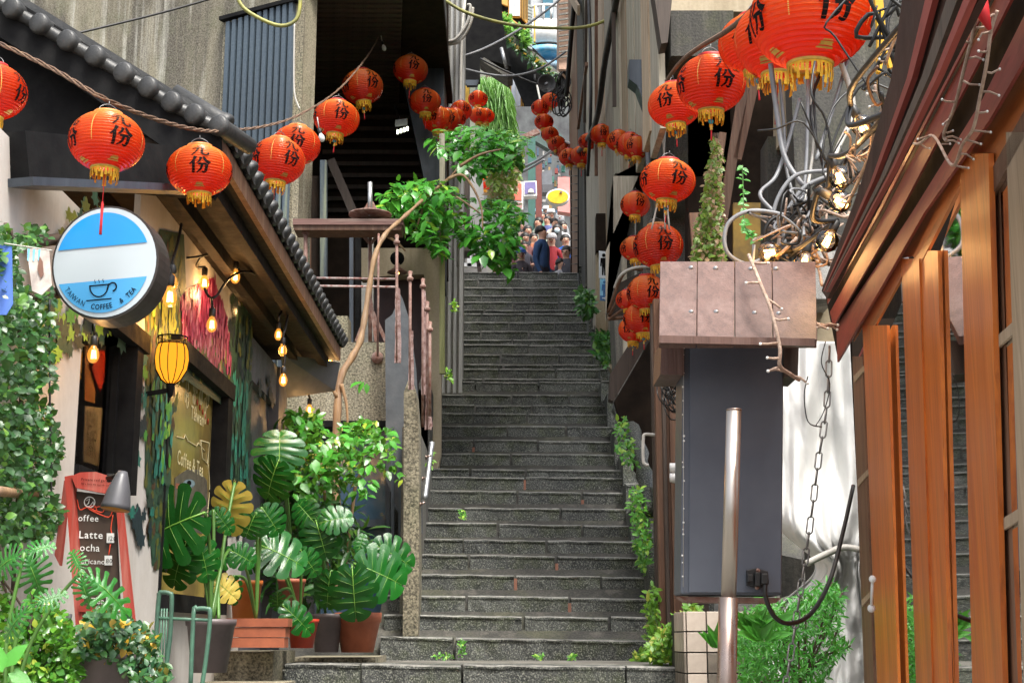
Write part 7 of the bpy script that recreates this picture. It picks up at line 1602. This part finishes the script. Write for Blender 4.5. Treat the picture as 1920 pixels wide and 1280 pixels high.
    if hat=='cap':
        hb(lambda b:(b.lathe([(.112*k,-.005),(.110*k,.05*k),(.08*k,.10*k),(.0001,.115*k)],HC+V((0,.02,.052))*k,16),b.prism([HC+V((-.08,-.09,.03))*k,HC+V((.08,-.09,.03))*k,HC+V((.06,-.19,.015))*k,HC+V((-.06,-.19,.015))*k],(0,0,.012))),'cap',hatm)
    if hat=='hood':
        hb(lambda b:b.lathe([(.16*k,-.16*k),(.135*k,-.05*k),(.125*k,.05*k),(.08*k,.11*k),(.0001,.13*k)],HC+V((0,.038,.02))*k,16),'hood',cloth(top))
    if hat=='bucket': hb(lambda b:b.lathe([(.15*k,-.01),(.115*k,.03*k),(.105*k,.10*k),(.0001,.115*k)],HC+V((0,.012,.06))*k,16),'hat',hatm)
    if mask: hb(lambda b:b.lathe([(.0001,0),(.05*k,.012*k),(.065*k,.035*k)],HC+V((0,-.122,-.035))*k,12,(0,1,0)),'face_mask',plain('pale_blue_mask',(.5,.62,.68)))
    return e
hatm=plain('blue_cap_cloth',(.02,.09,.35)); 
person(1016,428,1.72,60,(.02,.06,.16),(.03,.03,.05),'man in navy jacket with grey shirt turning right at the stair head',arm='down',Yfix=24.6)
person(977,470,1.55,5,(.05,.04,.05),(.03,.03,.04),'visitor wearing a bright blue cap at the stair head',hat='cap')
person(981,497,1.35,-10,(.3,.25,.22),(.05,.05,.06),'small dark haired visitor lowest in the crowd',hair='long')
hatm=plain('white_hat_cloth',(.6,.58,.58))
person(1034,443,1.66,-5,(.36,.02,.03),(.03,.03,.05),'person in dark red jacket and pale cap with hands at the waist',hat='cap',arm='waist')
person(1052,488,1.5,40,(.55,.56,.6),(.1,.1,.12),'person in white hooded top with a raised arm at the stair head',arm='raised')
person(990,426,1.68,10,(.018,.018,.022),(.03,.03,.03),'man in black t shirt left of the navy jacket',arm='down')
person(979,419,1.62,15,(.35,.25,.22),(.05,.05,.05),'long haired woman in light brown at the left of the crowd',hair='long',arm='phone')
person(1009,411,1.72,-35,(.45,.52,.42),(.1,.1,.1),'man in pale green shirt behind the navy jacket',arm='down')
person(997,409,1.66,-15,(.6,.5,.45),(.1,.1,.1),'bareheaded visitor in cream beside the pale green shirt')
person(1010,392,1.7,10,(.35,.58,.72),(.2,.3,.4),'visitor in pale blue rain poncho with hood',hat='hood')
person(1024,391,1.7,-5,(.6,.62,.66),(.2,.2,.2),'visitor with a tall white hat behind the poncho',hat='bucket')
person(1033,397,1.68,15,(.2,.2,.28),(.1,.1,.1),'visitor in grey violet with white hat in mid crowd',hat='bucket')
person(1049,402,1.68,0,(.32,.33,.34),(.1,.1,.1),'visitor in light grey hood beside the right wall',hat='hood')
person(1044,424,1.66,0,(.03,.03,.035),(.03,.03,.04),'person in black jacket wearing a pale blue face mask',mask=True,hair='long')
person(983,455,1.5,20,(.05,.05,.07),(.05,.05,.07),'youth in dark shirt with one arm raised to the head',arm='raisedl')
person(1060,443,1.64,10,(.02,.12,.5),(.03,.03,.05),'person in bright blue jacket at the right edge of the crowd')
person(1001,440,1.6,20,(.4,.12,.05),(.05,.05,.05),'visitor in rust orange top behind the navy jacket')

for k,(x,y,c_,l_,h_) in enumerate(((1026,408,(.1,.12,.3),'dark blue clad visitor between the white hats','short'),(1040,412,(.5,.42,.36),'visitor in beige behind the face mask wearer','short'),(1017,400,(.12,.3,.2),'green clad visitor right of the rain poncho','short'),(1056,418,(.5,.5,.52),'pale clad visitor right of the face mask wearer','long'),(1000,398,(.55,.55,.6),'white clad visitor highest at the left of the crowd','short'),(985,440,(.25,.1,.1),'maroon clad visitor behind the raised arm','long'),(1062,465,(.08,.08,.1),'black clad visitor low by the timber wall','short'),(1042,386,(.4,.4,.5),'lavender clad visitor highest at the right of the crowd','short'))):
    person(x,y,1.66,(-30,20,0,35,-15,10,-20,5)[k],c_,(.05,.05,.06),l_,hair=h_,arm=('down','phone','waist')[k%3])
